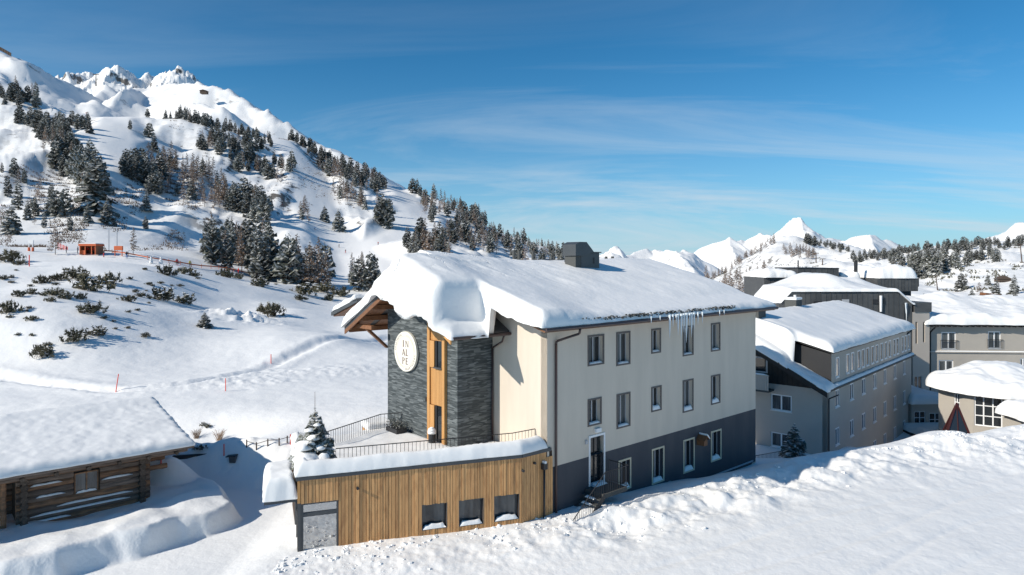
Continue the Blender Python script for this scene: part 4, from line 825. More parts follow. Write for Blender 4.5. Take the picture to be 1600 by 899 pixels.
for k in range(n_): plank(fA2, fA2.len * k / n_, fA2.len * (k + 1) / n_, 0.0, 3.62 - (0 if k < 11 else .25))
for w_ in AW: window(annex, fA, (w_[0] + .005, w_[1] - .005, w_[2] + .01, w_[3] - .01), 0.24, m_metal, m_metal, .02, .06, 0, 0, m_glass2, .2, inset=.02)
# glazed corner
m_pane = bpy.data.materials.new("clear pane"); m_pane.use_nodes = True; t = m_pane.node_tree; t.nodes.clear()
o_ = N(t, "ShaderNodeOutputMaterial"); mxs = N(t, "ShaderNodeMixShader"); tr_ = N(t, "ShaderNodeBsdfTransparent"); gl_ = N(t, "ShaderNodeBsdfGlossy"); gl_.inputs["Roughness"].default_value = .03; tr_.inputs[0].default_value = (.8, .85, .88, 1)
lw = N(t, "ShaderNodeLayerWeight"); lw.inputs[0].default_value = .35; L(t, M(t, "ADD", lw.outputs["Facing"], .42, clamp=True), mxs.inputs[0]); L(t, tr_.outputs[0], mxs.inputs[1]); L(t, gl_.outputs[0], mxs.inputs[2]); L(t, mxs.outputs[0], o_.inputs[0])
gz1 = GLZ[3]; mb = MB()
for a, b in ((0.0, .22), (GLZ[1] - .07, GLZ[1] - .003)): fA.box(mb, a, b, -.16, -.03, .2, gz1 - .003)
ztr = hit(annex, fA, 500, 803)[1]
for a, b in ((gz1 - .06, gz1 - .004), (ztr - .07, ztr + .07)): fA.box(mb, .22, GLZ[1] - .07, -.15, -.035, a, b)
fr_o = mb.build("entrance_frame", m_metal, annex)
for a, b in ((.2, ztr - .07), (ztr + .07, gz1 - .06)):
    mb = MB(); fA.box(mb, .21, GLZ[1] - .06, -.11, -.095, a, b); mb.build("pane", m_pane, fr_o)
fL = Fr(tuple(bk * 2.9), (0, 0)); mb = MB()
for a, b in ((0, .08), (1.4, 1.48), (2.75, 2.9)): fL.box(mb, a, b, -.12, -.002 + .0, .2, 2.75)
for a, b in ((.2, .3), (2.0, 2.06), (2.68, 2.75)): fL.box(mb, .08, 2.75, -.11, -.012, a, b)
sf = mb.build("side_frame", m_metal, annex)
for a, b in ((.08, 1.4), (1.48, 2.75)):
    mb = MB(); fL.box(mb, a, b, -.07, -.055, .3, 2.68); mb.build("pane", m_pane, sf)
mb = MB(); fL.box(mb, 0, 2.9, -.1, -.002, 2.751, 3.62); mb.build("side_cladding", m_batten, annex)
mb = MB(); fAL.box(mb, 0, 3.3, -.3, 0, 0, 3.6); mb.build("side_wall", m_sub, annex)
def boxw(a0, a1, t0, t1, z0, z1, m, name, parent, z2=None):
    mb = MB(); fA.box(mb, a0, a1, -t1, -t0, z0, z1); return mb.build(name, m, parent)
boxw(.3, 8.9, 1.7, 1.8, .2, 3.4, m_white, "inner_wall", annex); boxw(.2, 8.9, .2, 2.4, .15, .22, m_concrete, "inner_floor", annex)
cs = empty("cushion_seat", tuple(E_ + fA.d * .75 + bk * .9) + (.22,), fA.d.angle_signed(Vector((1, 0)))); tag(cs, "pink padded seat seen through the glazed corner of the annex", "seat")
mb = MB(); mb.box(-.4, .4, -.3, .3, 0, .42); bevel(mb.build("seat", m_pink, cs), .05, 3); mb = MB(); mb.box(-.4, .4, .2, .36, .43, .85); bevel(mb.build("backrest", m_pink, cs), .05, 3)
boxw(.78, 1.42, .24, .27, .25, 2.0, m_white, "reflection_panel", annex)  # white panel added inside the glass, standing in for its pale reflection
# flashing, downpipe, lamps
mb = MB(); fA.box(mb, -.06, fA.len, -.3, .05, 3.622, 3.76); fA2.box(mb, 0.012, fA2.len - .12, -.3, .051, 3.622, 3.762); fAL.box(mb, 0, 6.2, -.25, .05, 3.622, 3.758); mb.build("roof_flashing", m_metal, annex)
s_, z_ = hit(annex, fA2, 848, 728); mb = MB(); fA2.box(mb, s_ - .12, s_ + .12, 0, .2, z_ - .13, z_ + .13); hp = mb.build("rain_hopper", m_black, annex); pipe("downpipe", [fA2(s_, .1, z_ - .13), fA2(s_, .1, .2)], .05, m_black, hp)
mb = MB(); fA2.box(mb, s_ - .05, s_ + .05, 0.02, .2, z_ + .131, z_ + .23); mb.build("hopper_snow", m_snowclod, hp)
for px, py in ((558.5, 762.5), (816, 735.5), (834, 723.5)):
    f_ = fA if px < 815 else fA2; s_, z_ = hit(annex, f_, px, py); mb = MB(); mb.tube(f_(s_, -.02, z_), f_(s_, .11, z_), .055, n=12); mb.build("wall_lamp", m_black, annex)
# canopy on the left side
mb = MB(); fL.box(mb, .1, 2.75, .0, 1.2, 2.78, 2.9); mb.build("canopy", m_metal, annex)
def fLs(x, y):   # world -> along/out of side
    rx, ry = x - E_.x, y - E_.y; vx, vy = rx - fL.p.x, ry - fL.p.y; return vx * fL.d.x + vy * fL.d.y, vx * fL.n.x + vy * fL.n.y
def can_sdf(x, y):
    s_, o_ = fLs(x, y); return np.maximum(np.maximum(.05 - s_, s_ - 2.8), np.maximum(.02 - o_, o_ - 1.25)) + .05 * fbm(x * 2, y * 2, 3, 5)
snow_cover("canopy_snow", "tall block of snow on the canopy left of the annex", can_sdf, lambda x, y: 2.9 + 0 * x, lambda x, y: .82 + .1 * fbm(x, y, 3, 8), .28, (-11.2, -7.4, 25.4, 29.6), .07)
# terrace deck and its snow
TP = [tuple(E_), tuple(D_), l2w(hotel, (0, .02)), l2w(hotel, (0, 3.69)), l2w(hotel, (BU, 3.69)), l2w(hotel, (BU, 9.75)), tuple(Vector((-10.25, 31.75)))]
TPi = [tuple(E_ + fA.d * .4 + bk * .4), tuple(D_ + bk * .4)] + TP[2:6] + [(-9.8, 31.6)]
mb = MB(); mb.prism([(p[0] - E_.x, p[1] - E_.y, 3.3) for p in TPi], (0, 0, -.25)); mb.build("terrace_deck", m_concrete, annex)
def edge_d(x, y):
    d1, _ = line_dist([tuple(Vector((-10.25, 31.75))), tuple(E_), tuple(D_), l2w(hotel, (0, 0))], x, y); return d1
TPo = [tuple(E_ - fA.n * -.06 - fA.d * .1), tuple(D_ + fA.n * .06), l2w(hotel, (-.02, -.08))] + TP[3:6] + [(-10.32, 31.75)]
def tsn(x, y):
    e = edge_d(x, y); lf = sstep(26.6, 28.2, y) * sstep(-7.5, -9.0, x); return .12 + (.40 - .25 * lf) * sstep(1.25, .35, e) * (1 + .12 * fbm(x * .7, y * .7, 3, 3)) + .2 * np.exp(-((x + 8.9) ** 2 + (y - 27.6) ** 2) / 1.2) + .05 * fbm(x, y, 3, 7)
snow_cover("terrace_snow", "snow on the annex terrace with a thick rim along the timber front", lambda x, y: poly_sdf(TPo, x, y) + .04 * fbm(x * 1.5, y * 1.5, 3, 1), lambda x, y: 3.31 + .46 * sstep(.5, .3, edge_d(x, y)), tsn, .42, (-10.8, 2.2, 25.5, 36.4), .1)
ra = E_ + fA.d * 1.5 + bk * .95; rb = D_ + bk * .9 + fA.d * -.1; rc = Vector(l2w(hotel, (-.03, .75)))
railing("terrace_railing", "dark iron railing along the front edge of the annex terrace", [tuple(ra), tuple(rb), tuple(rc)], [3.5] * 3, [4.46] * 3, .16)
railing("back_railing", "dark iron railing along the back of the annex terrace", [l2w(hotel, (BU - .05, 8.3)), l2w(hotel, (BU - .9, 8.9)), (-8.6, 31.2)], [3.3] * 3, [4.25, 4.2, 4.12], .15)
# things on the terrace
def potted(name, label, x, y, z, r, h):
    o = empty(name, (x, y, z)); tag(o, label, "lantern"); mb = MB(); mb.tube((0, 0, 0), (0, 0, h), r, r, 14); mb.build("body", m_black, o)
    mb = MB()
    for a, b, c, d_ in ((r * 1.15, h + .002, r * 1.2, h + .12), (r * 1.2, h + .12, r * .9, h + .24), (r * .9, h + .24, r * .3, h + .3)): mb.tube((0, 0, b), (0, 0, d_), a, c, 14)
    mb.build("snow_cap", m_snowclod, o, True)
p = l2w(hotel, (BU - .45, BV1 - hit(hotel, fB, 687, 0)[0] - .0)); potted("lantern", "black round lantern with a snow cap by the terrace door", p[0], p[1], 3.42, .17, .45)
pl = empty("planter", l2w(hotel, (BU - .55, 8.0)) + (3.35,), TH); tag(pl, "black planter with dark evergreen by the slate wall corner", "planter")
mb = MB(); mb.box(-.3, .3, -.5, .5, 0, .3); mb.build("box", m_black, pl)
mb = MB(); rr = random.Random(3)
for k in range(220):
    x, y, z = rr.uniform(-.32, .32), rr.uniform(-.55, .55), .3 + rr.random() * .3; a = rr.uniform(0, 6.3); s_ = .09
    mb.tri((x, y, z), (x + math.cos(a) * s_, y + math.sin(a) * s_, z + .07), (x + math.cos(a + .6) * s_, y + math.sin(a + .6) * s_, z + .02))
mb.build("foliage", m_needle, pl)
bx = empty("wooden_crate", (-7.0, 35.3, gz(-7.0, 35.3)), .5); tag(bx, "small light wooden box under snow behind the back railing", "box")
bz = 3.35 - gz(-7, 35.3)
for k in range(5):
    mb = MB(); mb.box(-.6, .6, -.5, .5, bz * k / 5 + .01, bz * (k + 1) / 5); mb.build("board", m_batten, bx)
mb = MB(); mb.box(-.7, .7, -.6, .6, bz + .002, bz + .4); b_ = mb.build("snow_cap", m_snowclod, bx); bevel(b_, .18, 4)
# paved pad by the entrance
pad = tag(empty("paved_pad", (0, 0, 0)), "bare concrete pad with doormats beside the glazed corner", "paving")
def onlane(px, py, z=.60): d_ = (CZ - z) * F / (py - HY); return ((px - CX) / F * d_, d_, z)
pads = [(432, 846), (463, 845), (463, 873), (440, 888), (410, 893)]
mb = MB(); mb.prism([onlane(*p) for p in pads][::-1], (0, 0, -.15)); mb.build("slab", m_concrete, pad)
m_mat = mat("grey door mat", (0.12, 0.11, 0.095), .9)
for (a, b, w_, h_) in ((428, 853, 16, 5), (415, 862, 7, 9), (452, 862, 9, 5), (452, 869, 11, 5), (412, 878, 8, 12)):
    mb = MB(); mb.prism([onlane(a, b, .606), onlane(a + w_, b - 1, .606), onlane(a + w_ - 1, b + h_ - 1, .606), onlane(a - 1, b + h_, .606)][::-1], (0, 0, -.004)); mb.build("mat", m_mat, pad)

# ---------------------------------------------------------------- log cabin
cab = tag(empty("log_cabin", (-16.36, 30.2, 0), TH), "weathered log cabin with snow covered roof at the left edge", "cabin")
z0c, nlog, lr = 1.28, 8, .135
logm = {}
def log(name, a, b, r, m, parent, n=10, wob=0.0, seed=0):
    mb = MB(); rr_ = random.Random(seed); A = Vector(a); B = Vector(b); k_ = 6; pr = None
    d_ = (B - A).normalized(); t_ = d_.orthogonal().normalized(); u_ = d_.cross(t_); rings = []
    for i in range(k_ + 1):
        p = A.lerp(B, i / k_); r_ = r * (1 + rr_.uniform(-.1, .1)); rings.append([tuple(p + (t_ * math.cos(2 * math.pi * j / n) + u_ * math.sin(2 * math.pi * j / n)) * r_ * (1 + rr_.uniform(-.05, .05))) for j in range(n)])
    for i in range(k_):
        for j in range(n): mb.quad(rings[i][j], rings[i][(j + 1) % n], rings[i + 1][(j + 1) % n], rings[i + 1][j])
    mb.poly(rings[0][::-1]); mb.poly(rings[-1]); return mb.build(name, m, parent, False)
fC = Fr((-4.6, 0), (0.25, 0)); CWn = rect(cab, fC, 116, 154, 737, 770)
wx0, wx1 = CWn[0] - 4.6, CWn[1] - 4.6
for k in range(nlog):
    z = z0c + .1 + k * .245 ; m_ = m_oldlog if k % 3 else m_oldlog2
    hole = CWn[2] - .05 < z < CWn[3] + .05
    for (a, b) in (((-4.55, wx0 - .04), (wx1 + .04, .3)) if hole else ((-4.55, .3),)):
        log("log", (a, 0, z), (b, 0, z), lr, m_, cab, seed=k)
    log("log", (-8.6, 1.7, z), (-4.4, 1.7, z), lr, m_, cab, seed=k + 50)
    log("cross_log", (-.05, -.36, z + .1), (-.05, 4.6, z + .1), lr * 1.02, m_logend, cab, seed=k + 90)
    log("cross_log", (-4.3, -.36, z + .1), (-4.3, 4.6, z + .1), lr * 1.02, m_logend, cab, seed=k + 130)
    if k in (0, 1, 2, 4, 5, 6):
        sb = snow_bar(cab, Fr((-4.1, -.05), (-.3, -.05)), *((.0, 1.4), (.0, 3.6), (.9, 3.7), (.2, 1.2), (2.5, 3.7), (.0, 1.1))[(0, 1, 2, 4, 5, 6).index(k)], .02, .15, z + .06, .075, "log_snow", seed=k)
mb = MB(); mb.box(-4.5, .2, .1, 4.5, z0c - .4, 3.3); mb.build("inner_wall", m_blackwood, cab)
window(cab, fC, CWn, .06, m_oldlog2, None, fw=.05, mull=1, trans=0, glass=m_glass2, snow=.16)
for x_ in (-8.4, -6.2, -4.95): log("porch_post", (x_, -.1, z0c - .1), (x_, -.1, 3.3), .1, m_oldlog2, cab, seed=int(x_ * 9))
for k in range(3): log("porch_rail", (-8.6, -.1, z0c + .25 + k * .3), (-4.9, -.1, z0c + .25 + k * .3), .06, m_oldlog2, cab, seed=k + 7)
log("wall_plate", (-8.6, -.1, 3.32), (1.4, -.1, 3.32), .11, m_oldlog2, cab); log("purlin", (-8.6, -.75, 3.5), (1.65, -.75, 3.5), .09, m_oldlog, cab)
for v_, z in ((.9, 2.9), (.5, 2.6)): log("purlin_end", (0, v_, z), (1.15, v_, z), .11, m_oldlog2, cab)
for k in range(9):
    x_ = -7.8 + k * 1.12; log("rafter", (x_, -1.0, 3.46), (x_, .6, 3.72), .085, m_logend, cab, seed=k + 33)
mb = MB(); zr = 4.62; mb.hexa([(-9.5, -1.1, 3.6), (1.85, -1.1, 3.6), (1.85, 5.0, zr - .1), (-9.5, 5.0, zr - .1), (-9.5, -1.1, 3.7), (1.85, -1.1, 3.7), (1.85, 5.0, zr), (-9.5, 5.0, zr)]); mb.hexa([(-9.5, 5.0, zr - .1), (1.85, 5.0, zr - .1), (1.85, 10, 3.6), (-9.5, 10, 3.6), (-9.5, 5.0, zr), (1.85, 5.0, zr), (1.85, 10, 3.7), (-9.5, 10, 3.7)]); mb.build("roof", m_oldlog, cab)
def cabbase(u, v): return np.where(v < 5, 3.7 + (zr - 3.7) * (v + 1.1) / 6.1, zr - (zr - 3.7) * (v - 5) / 5)
def cab_sdf(u, v): return np.maximum(np.maximum(-9.6 - u, u - 1.84 - .09 * np.abs(np.sin(v * 5.2)) * 1.0), np.maximum(-1.12 - v, v - 10)) + .05 * fbm(u * 2, v * 2, 2, 3)
snow_cover("cabin_roof_snow", "smooth snow blanket on the log cabin roof", cab_sdf, cabbase, lambda u, v: .30 + .10 * sstep(3.5, 5, v) + .06 * fbm(u * .6, v * .6, 3, 4) + .03 * fbm(u * 3, v * 3, 3, 14), .35, (-10, 2.4, -1.5, 10.3), .08, cab)
mb = MB(); mb.box(-4.5, 0.2, 4.5, 8.5, 0.5, 3.6); mb.build("rear_wall", m_oldlog, cab)
# ---------------------------------------------------------------- grey hotel wing on the right
T1 = R(47.4); wing = tag(empty("grey_wing", (24.0, 52.0, 0), T1), "long grey three storey building with black timber gable and dormer band", "building")
WL, WD = 26.0, 14.0; f1 = Fr((0, 0), (WL, 0)); f1g = Fr((0, WD), (0, 0)); ze = 2.25
rows = []
for px, w_ in ((1308.5, 5), (1331, 5.2), (1349.5, 4.6), (1367, 4.2), (1383, 3.9), (1398.5, 3.6), (1413, 3.2)):
    s_ = hit(wing, f1, px, 0)[0]
    for (za, zb_) in ((.45, 1.85), (-2.55, -1.15), (-5.5, -4.15)): rows.append((s_ - .52, s_ + .52, za, zb_))
wall("side_wall", f1, -7, ze, rows, m_grey, wing, .2, .35)
gw = [rect(wing, f1g, 1204.5, 1237, 617, 642.5), rect(wing, f1g, 1204.5, 1237, 677, 700)]
wall("end_wall", f1g, -7, ze - .15, gw, m_grey, wing, .16, .35)
for i, h in enumerate(rows): window(wing, f1, h, .08, m_whitefr, None, fw=.12, mull=1, snow=.14, sill=m_whitefr, glass=m_glass2 if i % 4 == 1 else m_glass)
for h in gw: window(wing, f1g, h, .12, m_whitefr, None, fw=.1, mull=1, snow=.06, sill=m_whitefr, glass=m_glass2)
sl = .51; zrg = ze + .05 + sl * (WD / 2)
def wdeck(v): return ze + .05 + sl * (WD / 2 - np.abs(v - WD / 2))
mb = MB(); mb.prism([(0.001, 0, ze - .149), (0.001, WD, ze - .149), (0.001, WD, ze), (0.001, WD / 2, zrg), (0.001, 0, ze)][::-1], (.3, 0, 0)); bg_ = mb.build("gable_infill", m_blackwood, wing)
for k in range(34):
    v0 = .2 + k * .4; zt_ = float(wdeck(v0 + .2)) - .35
    mb = MB(); mb.box(-.03, 0, v0 + .01, v0 + .39, ze - .14, zt_); mb.build("board", m_blackwood, bg_)
wv = rect(wing, f1g, 1182, 1197.5, 560, 580); mb = MB(); f1g.box(mb, wv[0] - 1.2, wv[1], .031, .06, wv[2], wv[3]); gwo = mb.build("gable_window", m_glass, wing)
mb = MB()
for (a, b, c, d_) in ((wv[1], wv[1] + .12, wv[2] - .12, wv[3] + .12), (wv[0] - 1.2, wv[1], wv[3], wv[3] + .12), (wv[0] - 1.2, wv[1], wv[2] - .12, wv[2])): f1g.box(mb, a, b, .031, .09, c, d_)
mb.build("frame", m_lightgrey, gwo)
bc = rect(wing, f1g, 1180, 1210, 584, 606); bal = MB(); f1g.box(bal, bc[0] - 2, bc[1], .04, 1.2, bc[2] - .15, bc[2]); bo = bal.build("balcony", m_plinth, wing)
for k in range(24):
    a = bc[0] - 2 + (bc[1] - bc[0] + 2) * k / 24; mb = MB(); f1g.box(mb, a + .01, a + (bc[1] - bc[0] + 2) / 24 - .01, 1.15, 1.19, bc[2] - .05, bc[3]); mb.build("balcony_board", m_grey, bo)
mb = MB(); f1g.box(mb, bc[0] - 2, bc[1] + .02, 1.1, 1.24, bc[3] + .002, bc[3] + .08); mb.build("hand_rail", m_grey, bo); snow_bar(bo, f1g, bc[0] - 1.9, bc[1], 1.08, 1.26, bc[3] + .08, .12, "rail_snow")
rf = MB(); x0, x1 = -1.1, WL + .3
for s_ in (0, 1):
    v0, v1 = ((-.22, WD / 2) if s_ == 0 else (WD / 2, WD + .8)); z0, z1 = float(wdeck(v0)), float(wdeck(v1))
    rf.hexa([(x0, v0, z0 - .2), (x1, v0, z0 - .2), (x1, v1, z1 - .2), (x0, v1, z1 - .2), (x0, v0, z0), (x1, v0, z0), (x1, v1, z1), (x0, v1, z1)])
rfo = rf.build("roof", m_blackwood, wing)
mb = MB(); mb.hexa([(x0 - .06, -.35, ze - .5), (x0 + .02, -.35, ze - .5), (x0 + .02, WD / 2, zrg - .35), (x0 - .06, WD / 2, zrg - .35), (x0 - .06, -.35, ze - .1), (x0 + .02, -.35, ze - .1), (x0 + .02, WD / 2, zrg + .1), (x0 - .06, WD / 2, zrg + .1)]); mb.build("barge_board", m_blackwood, rfo)
mb = MB(); mb.tube((x0, -.3, ze - .10), (x1, -.3, ze - .10), .06, n=8); mb.build("gutter", m_black, rfo); pipe("downpipe", [(.1, -.8, ze - .4), (.1, -.1, ze - .8), (.1, -.1, -6)], .05, m_black, wing)
# dormer band
fD = Fr((1.2, .08), (WL + .05, .08)); zd0, zd1 = ze - .25, 4.75; dw = []
for grp in ((1300.5, 1308.5), (1324.5, 1332), (1342, 1348.5, 1355.5), (1363.5, 1370), (1377.5, 1384, 1390), (1397.5, 1402.5), (1410.5, 1415, 1420)):
    for px in grp:
        s_ = hit(wing, fD, px, 0)[0]; dw.append((s_ - .42, s_ + .42, 2.75, 4.35))
dw = [d_ for d_ in dw if d_[0] > .05 and d_[1] < fD.len - .05]
dw2 = []
for d_ in sorted(dw):
    if not dw2 or d_[0] > dw2[-1][1] + .06: dw2.append(d_)
wall("dormer_wall", fD, zd0, zd1, dw2, m_grey, wing, .12, .3)
for h in dw2: window(wing, fD, h, .05, m_whitefr, None, fw=.1, mull=0, snow=.1, sill=m_whitefr, glass=m_glass2, name="dormer_window")
mb = MB(); mb.prism([(1.15, .07, zd0), (1.15, 6.0, zd0), (1.15, 6.0, 6.0), (1.15, .07, 4.74)][::-1], (.045, 0, 0)); mb.build("dormer_cheek", m_black, wing)
mb = MB(); mb.hexa([(.9, -.15, 4.78), (WL + .4, -.15, 4.78), (WL + .4, 7.0, 6.6), (.9, 7.0, 6.6), (.9, -.15, 4.92), (WL + .4, -.15, 4.92), (WL + .4, 7.0, 6.74), (.9, 7.0, 6.74)]); mb.build("dormer_roof", m_black, wing)
pipe("dormer_downpipe", [(WL - .9, -.2, 4.75), (WL - 1.7, .2, 4.3), (WL - 1.7, .2, 2.6), (WL - .3, .1, 2.4)], .07, m_black, wing)
def w_sdf(u, v):
    a = np.maximum(np.maximum(.75 - u, u - WL - .5), np.maximum(-.25 - v, v - WD - .5)) + .14 * fbm(u * .7, v * .7, 3, 4); b = np.maximum(np.maximum(-1.15 - u, u - 1.6), np.maximum(2.6 - v, v - WD - .7)) + .14 * fbm(u * .9, v * .9, 3, 5)
    k = 5.0; return -np.log(np.exp(-k * a) + np.exp(-k * b)) / k
def w_base(u, v):
    up = np.where(v < 7, 4.92 + .2535 * (v + .15), 6.74 - .30 * (v - 7)); t = sstep(.55, 1.2, u); return np.maximum(wdeck(v), np.where(u > .35, up, -99)) * 1.0
snow_cover("wing_roof_snow", "thick rounded snow on the long grey wing roof", w_sdf, w_base, lambda u, v: .62 + .22 * sstep(1, 5, v) + .14 * fbm(u * .3, v * .3, 3, 6), .9, (-1.8, WL + 1, -.8, WD + 1), .16, wing)
snow_cover("wing_gable_snow", "snow on the steep lower roof corner beside the black gable", boxsdf(-1.12, 1.1, -.36, 3.4, .12, 1.1, 8), lambda u, v: wdeck(v), lambda u, v: .32 + .1 * fbm(u, v, 3, 7), .4, (-1.6, 1.6, -1.3, 3.8), .1, wing)
snow_cover("wing_eave_snow", "narrow snow ledge along the grey wing below its dormer windows", boxsdf(1.0, WL + .3, -.27, .05, .03, 1, 9), lambda u, v: wdeck(v), lambda u, v: .14 + .05 * fbm(u * .8, v, 3, 7), .2, (.6, WL + .6, -1.2, .5), .13, wing)
for u_, v_, nm in ((1.5, 6.2, "dark chimney stub at the near end of the grey wing roof"), (13.2, 7.4, "dark chimney stub in the middle of the grey wing roof")):
    o = empty("chimney", l2w(wing, (u_, v_)) + (6.6,), T1); tag(o, nm, "chimney"); mb = MB(); mb.box(-.75, .75, -.55, .55, 0, 1.55); mb.build("stack", m_plinth, o)
    mb = MB(); mb.box(-.8, .8, -.6, .6, 1.552, 1.8); bevel(mb.build("snow_cap", m_snowclod, o), .1, 3)
# ---------------------------------------------------------------- dark metal clad buildings behind
def clad_face(parent, x0, x1, y, ztop, z0, pw=.62, chl=0, chr_=0, cz=1.5):
    """panels with raised seams on a face towards the camera; chl / chr_ = width of sloping shoulders"""
    n_ = round((x1 - x0) / pw)
    for k in range(n_):
        a = x0 + (x1 - x0) * k / n_; b = x0 + (x1 - x0) * (k + 1) / n_
        zt = lambda x: ztop - max(0.0, (x0 + chl - x) / chl * cz if chl else 0, (x - x1 + chr_) / chr_ * cz if chr_ else 0)
        mb = MB(); mb.hexa([(a + .012, y - .04, z0), (b - .012, y - .04, z0), (b - .012, y, z0), (a + .012, y, z0), (a + .012, y - .04, zt(a)), (b - .012, y - .04, zt(b)), (b - .012, y, zt(b)), (a + .012, y, zt(a))])
        mb.hexa([(b - .02, y - .08, z0), (b + .02, y - .08, z0), (b + .02, y - .041, z0), (b - .02, y - .041, z0), (b - .02, y - .08, zt(b)), (b + .02, y - .08, zt(b)), (b + .02, y - .041, zt(b)), (b - .02, y - .041, zt(b))]); mb.build("panel", m_clad, parent)
def atx(px, d_): return (px - CX) / F * d_
def atz(py, d_): return CZ + (HY - py) / F * d_
d2 = 79.0; ox, oy = atx(1217, d2), d2
mh = tag(empty("metal_clad_house", (ox, oy, 0)), "wide dark seamed metal house with sloping shoulders behind the grey wing", "building")
Wm = atx(1425, d2) - ox; zt2 = atz(456, d2); ch = atx(1236, d2) - ox; zc2 = zt2 - atz(476, d2)
mb = MB(); mb.prism([(0, 0, -6), (Wm, 0, -6), (Wm, 0, zt2 - zc2), (Wm - ch * 1.2, 0, zt2), (ch, 0, zt2), (0, 0, zt2 - zc2)], (0, 9, 0)); mb.build("core", m_clad, mh)
clad_face(mh, 0, Wm - ch * .7, -.005, zt2, -4, .6, ch, ch * .5, zc2)
mb = MB(); mb.hexa([(Wm - ch * .7, -.06, -4), (Wm + .5, 1.6, -4), (Wm + .5, 3, -4), (Wm - ch * .7, .0, -4), (Wm - ch * .7, -.06, zt2 - zc2 * .9), (Wm + .5, 1.6, zt2 - zc2 * 1.0), (Wm + .5, 3, zt2 - zc2), (Wm - ch * .7, 0, zt2 - zc2 * .9)]); mb.build("corner_cladding", m_clad, mh)
for px, py0, py1 in ((1241, 461, 478), (1375, 462, 487)):
    mb = MB(); mb.tube((atx(px, d2) - ox, -.2, atz(py1, d2)), (atx(px, d2) - ox, -.2, atz(py0, d2)), .13, .16, 8); mb.build("flue_pipe", m_whitefr, mh)
for (a, b, c, d_) in ((1315, 1326, 468, 477), (1271, 1285, 471, 480), (1363, 1382, 468, 475)):
    mb = MB(); mb.box(atx(a, d2) - ox, atx(b, d2) - ox, -.14, -.09, atz(d_, d2), atz(c, d2)); mb.build("wall_vent", m_lightgrey if a == 1315 else m_black, mh)
x_a, x_b = atx(1228, d2), atx(1424, d2)
def mh_base(x, y): return zt2 - zc2 * np.clip((ox + ch - x) / ch, 0, 1) - zc2 * np.clip((x - ox - Wm + ch * 1.2) / (ch * 1.2), 0, 1) + 0 * y
snow_cover("metal_house_snow", "snow drifted on the flat roof of the dark metal house", lambda x, y: boxsdf(ox + .1, ox + Wm + .25, d2 - .25, d2 + 9, .12, .8, 2)(x, y), mh_base, lambda x, y: .35 + 1.7 * np.exp(-((x - atx(1288, d2 + 3)) / 3.2) ** 2) * sstep(0, 3, y - d2) + 1.0 * np.exp(-((x - atx(1335, d2 + 6)) / 2.0) ** 2) * sstep(2, 6, y - d2) + .08 * fbm(x, y, 3, 5), .4, (ox - .4, ox + Wm + .8, d2 - .6, d2 + 9.4), .2)
ic = tag(empty("shoulder_icicles", (ox + Wm - .3, d2 - .2, zt2 - zc2)), "icicles on the right shoulder of the metal house", "icicles")
for k in range(7):
    mb = MB(); mb.tube((-.6 + .2 * k, .2 * k - .1, .2), (-.6 + .2 * k, .2 * k - .1, -1.0 - 1.6 * ((k * 37) % 10) / 10), .09, .01, 6, cap=False); mb.build("icicle", m_ice, ic, True)
d3 = 92.0; o3 = atx(1194, d3)
mt = tag(empty("metal_clad_tower", (o3, d3, 0)), "dark seamed metal block with flat top rising behind the metal house", "building")
a1, a2, a3 = atx(1247, d3) - o3, atx(1310, d3) - o3, atx(1424, d3) - o3; zA, zB, zC = atz(434, d3), atz(420, d3), atz(436, d3)
mb = MB(); mb.box(0, a1, .04, 8, -6, zA); mb.box(a1 + .003, a2, .02, 8, -6, zB); mb.box(a2 + .003, a3, .06, 8, -6, zC - 1.0); mb.box(a2 + 4.5, a3 + .2, -1.4, 8.1, zC - .99, zC + .1); mb.build("core", m_clad, mt)
clad_face(mt, 0, a1, .035, zA, -4, .8); clad_face(mt, a1, a2, .0, zB, -4, .75); clad_face(mt, a2 + 4.5, a3, -1.41, zC, zC - 1.6, .45)
mb = MB(); mb.box(a1 - .06, a2 + .1, -.1, 8.1, zB + .002, zB + .1); mb.build("cap_flashing", m_black, mt)
for px, hh in ((1252, 1.2), (1343, 1.1)):
    mb = MB(); mb.tube((atx(px, d3) - o3, 1, zB - 1), (atx(px, d3) - o3, 1, atz(407 if px < 1300 else 409, d3)), .09 if px < 1300 else .25, n=8); mb.build("flue_pipe", m_black, mt)
def b3(name, label, px0, px1, zb_, T, seed, y0=-.3, y1=8):
    xa, xb = atx(px0, d3), atx(px1, d3)
    snow_cover(name, label, boxsdf(xa, xb, d3 + y0, d3 + y1, .3, .7, seed), lambda x, y: zb_ + 0 * x, lambda x, y: T * (1 + .35 * fbm(x * .5, y * .5, 3, seed)), .9, (xa - .6, xb + .6, d3 + y0 - .6, d3 + y1 + .6), .22)
b3("tower_roof_snow", "snow heap on the left shoulder of the dark metal block", 1194.5, 1246, zA, 1.1, 4); b3("tower_roof_snow", "snow heap on the right roof of the dark metal block nearest the slope", 1364, 1425, zC + .1, 1.6, 5, -1.6); b3("tower_roof_snow", "smaller snow heap between the tall metal block and right roof", 1314, 1350, zC - 1.0 + .3, 1.7, 6, .5)
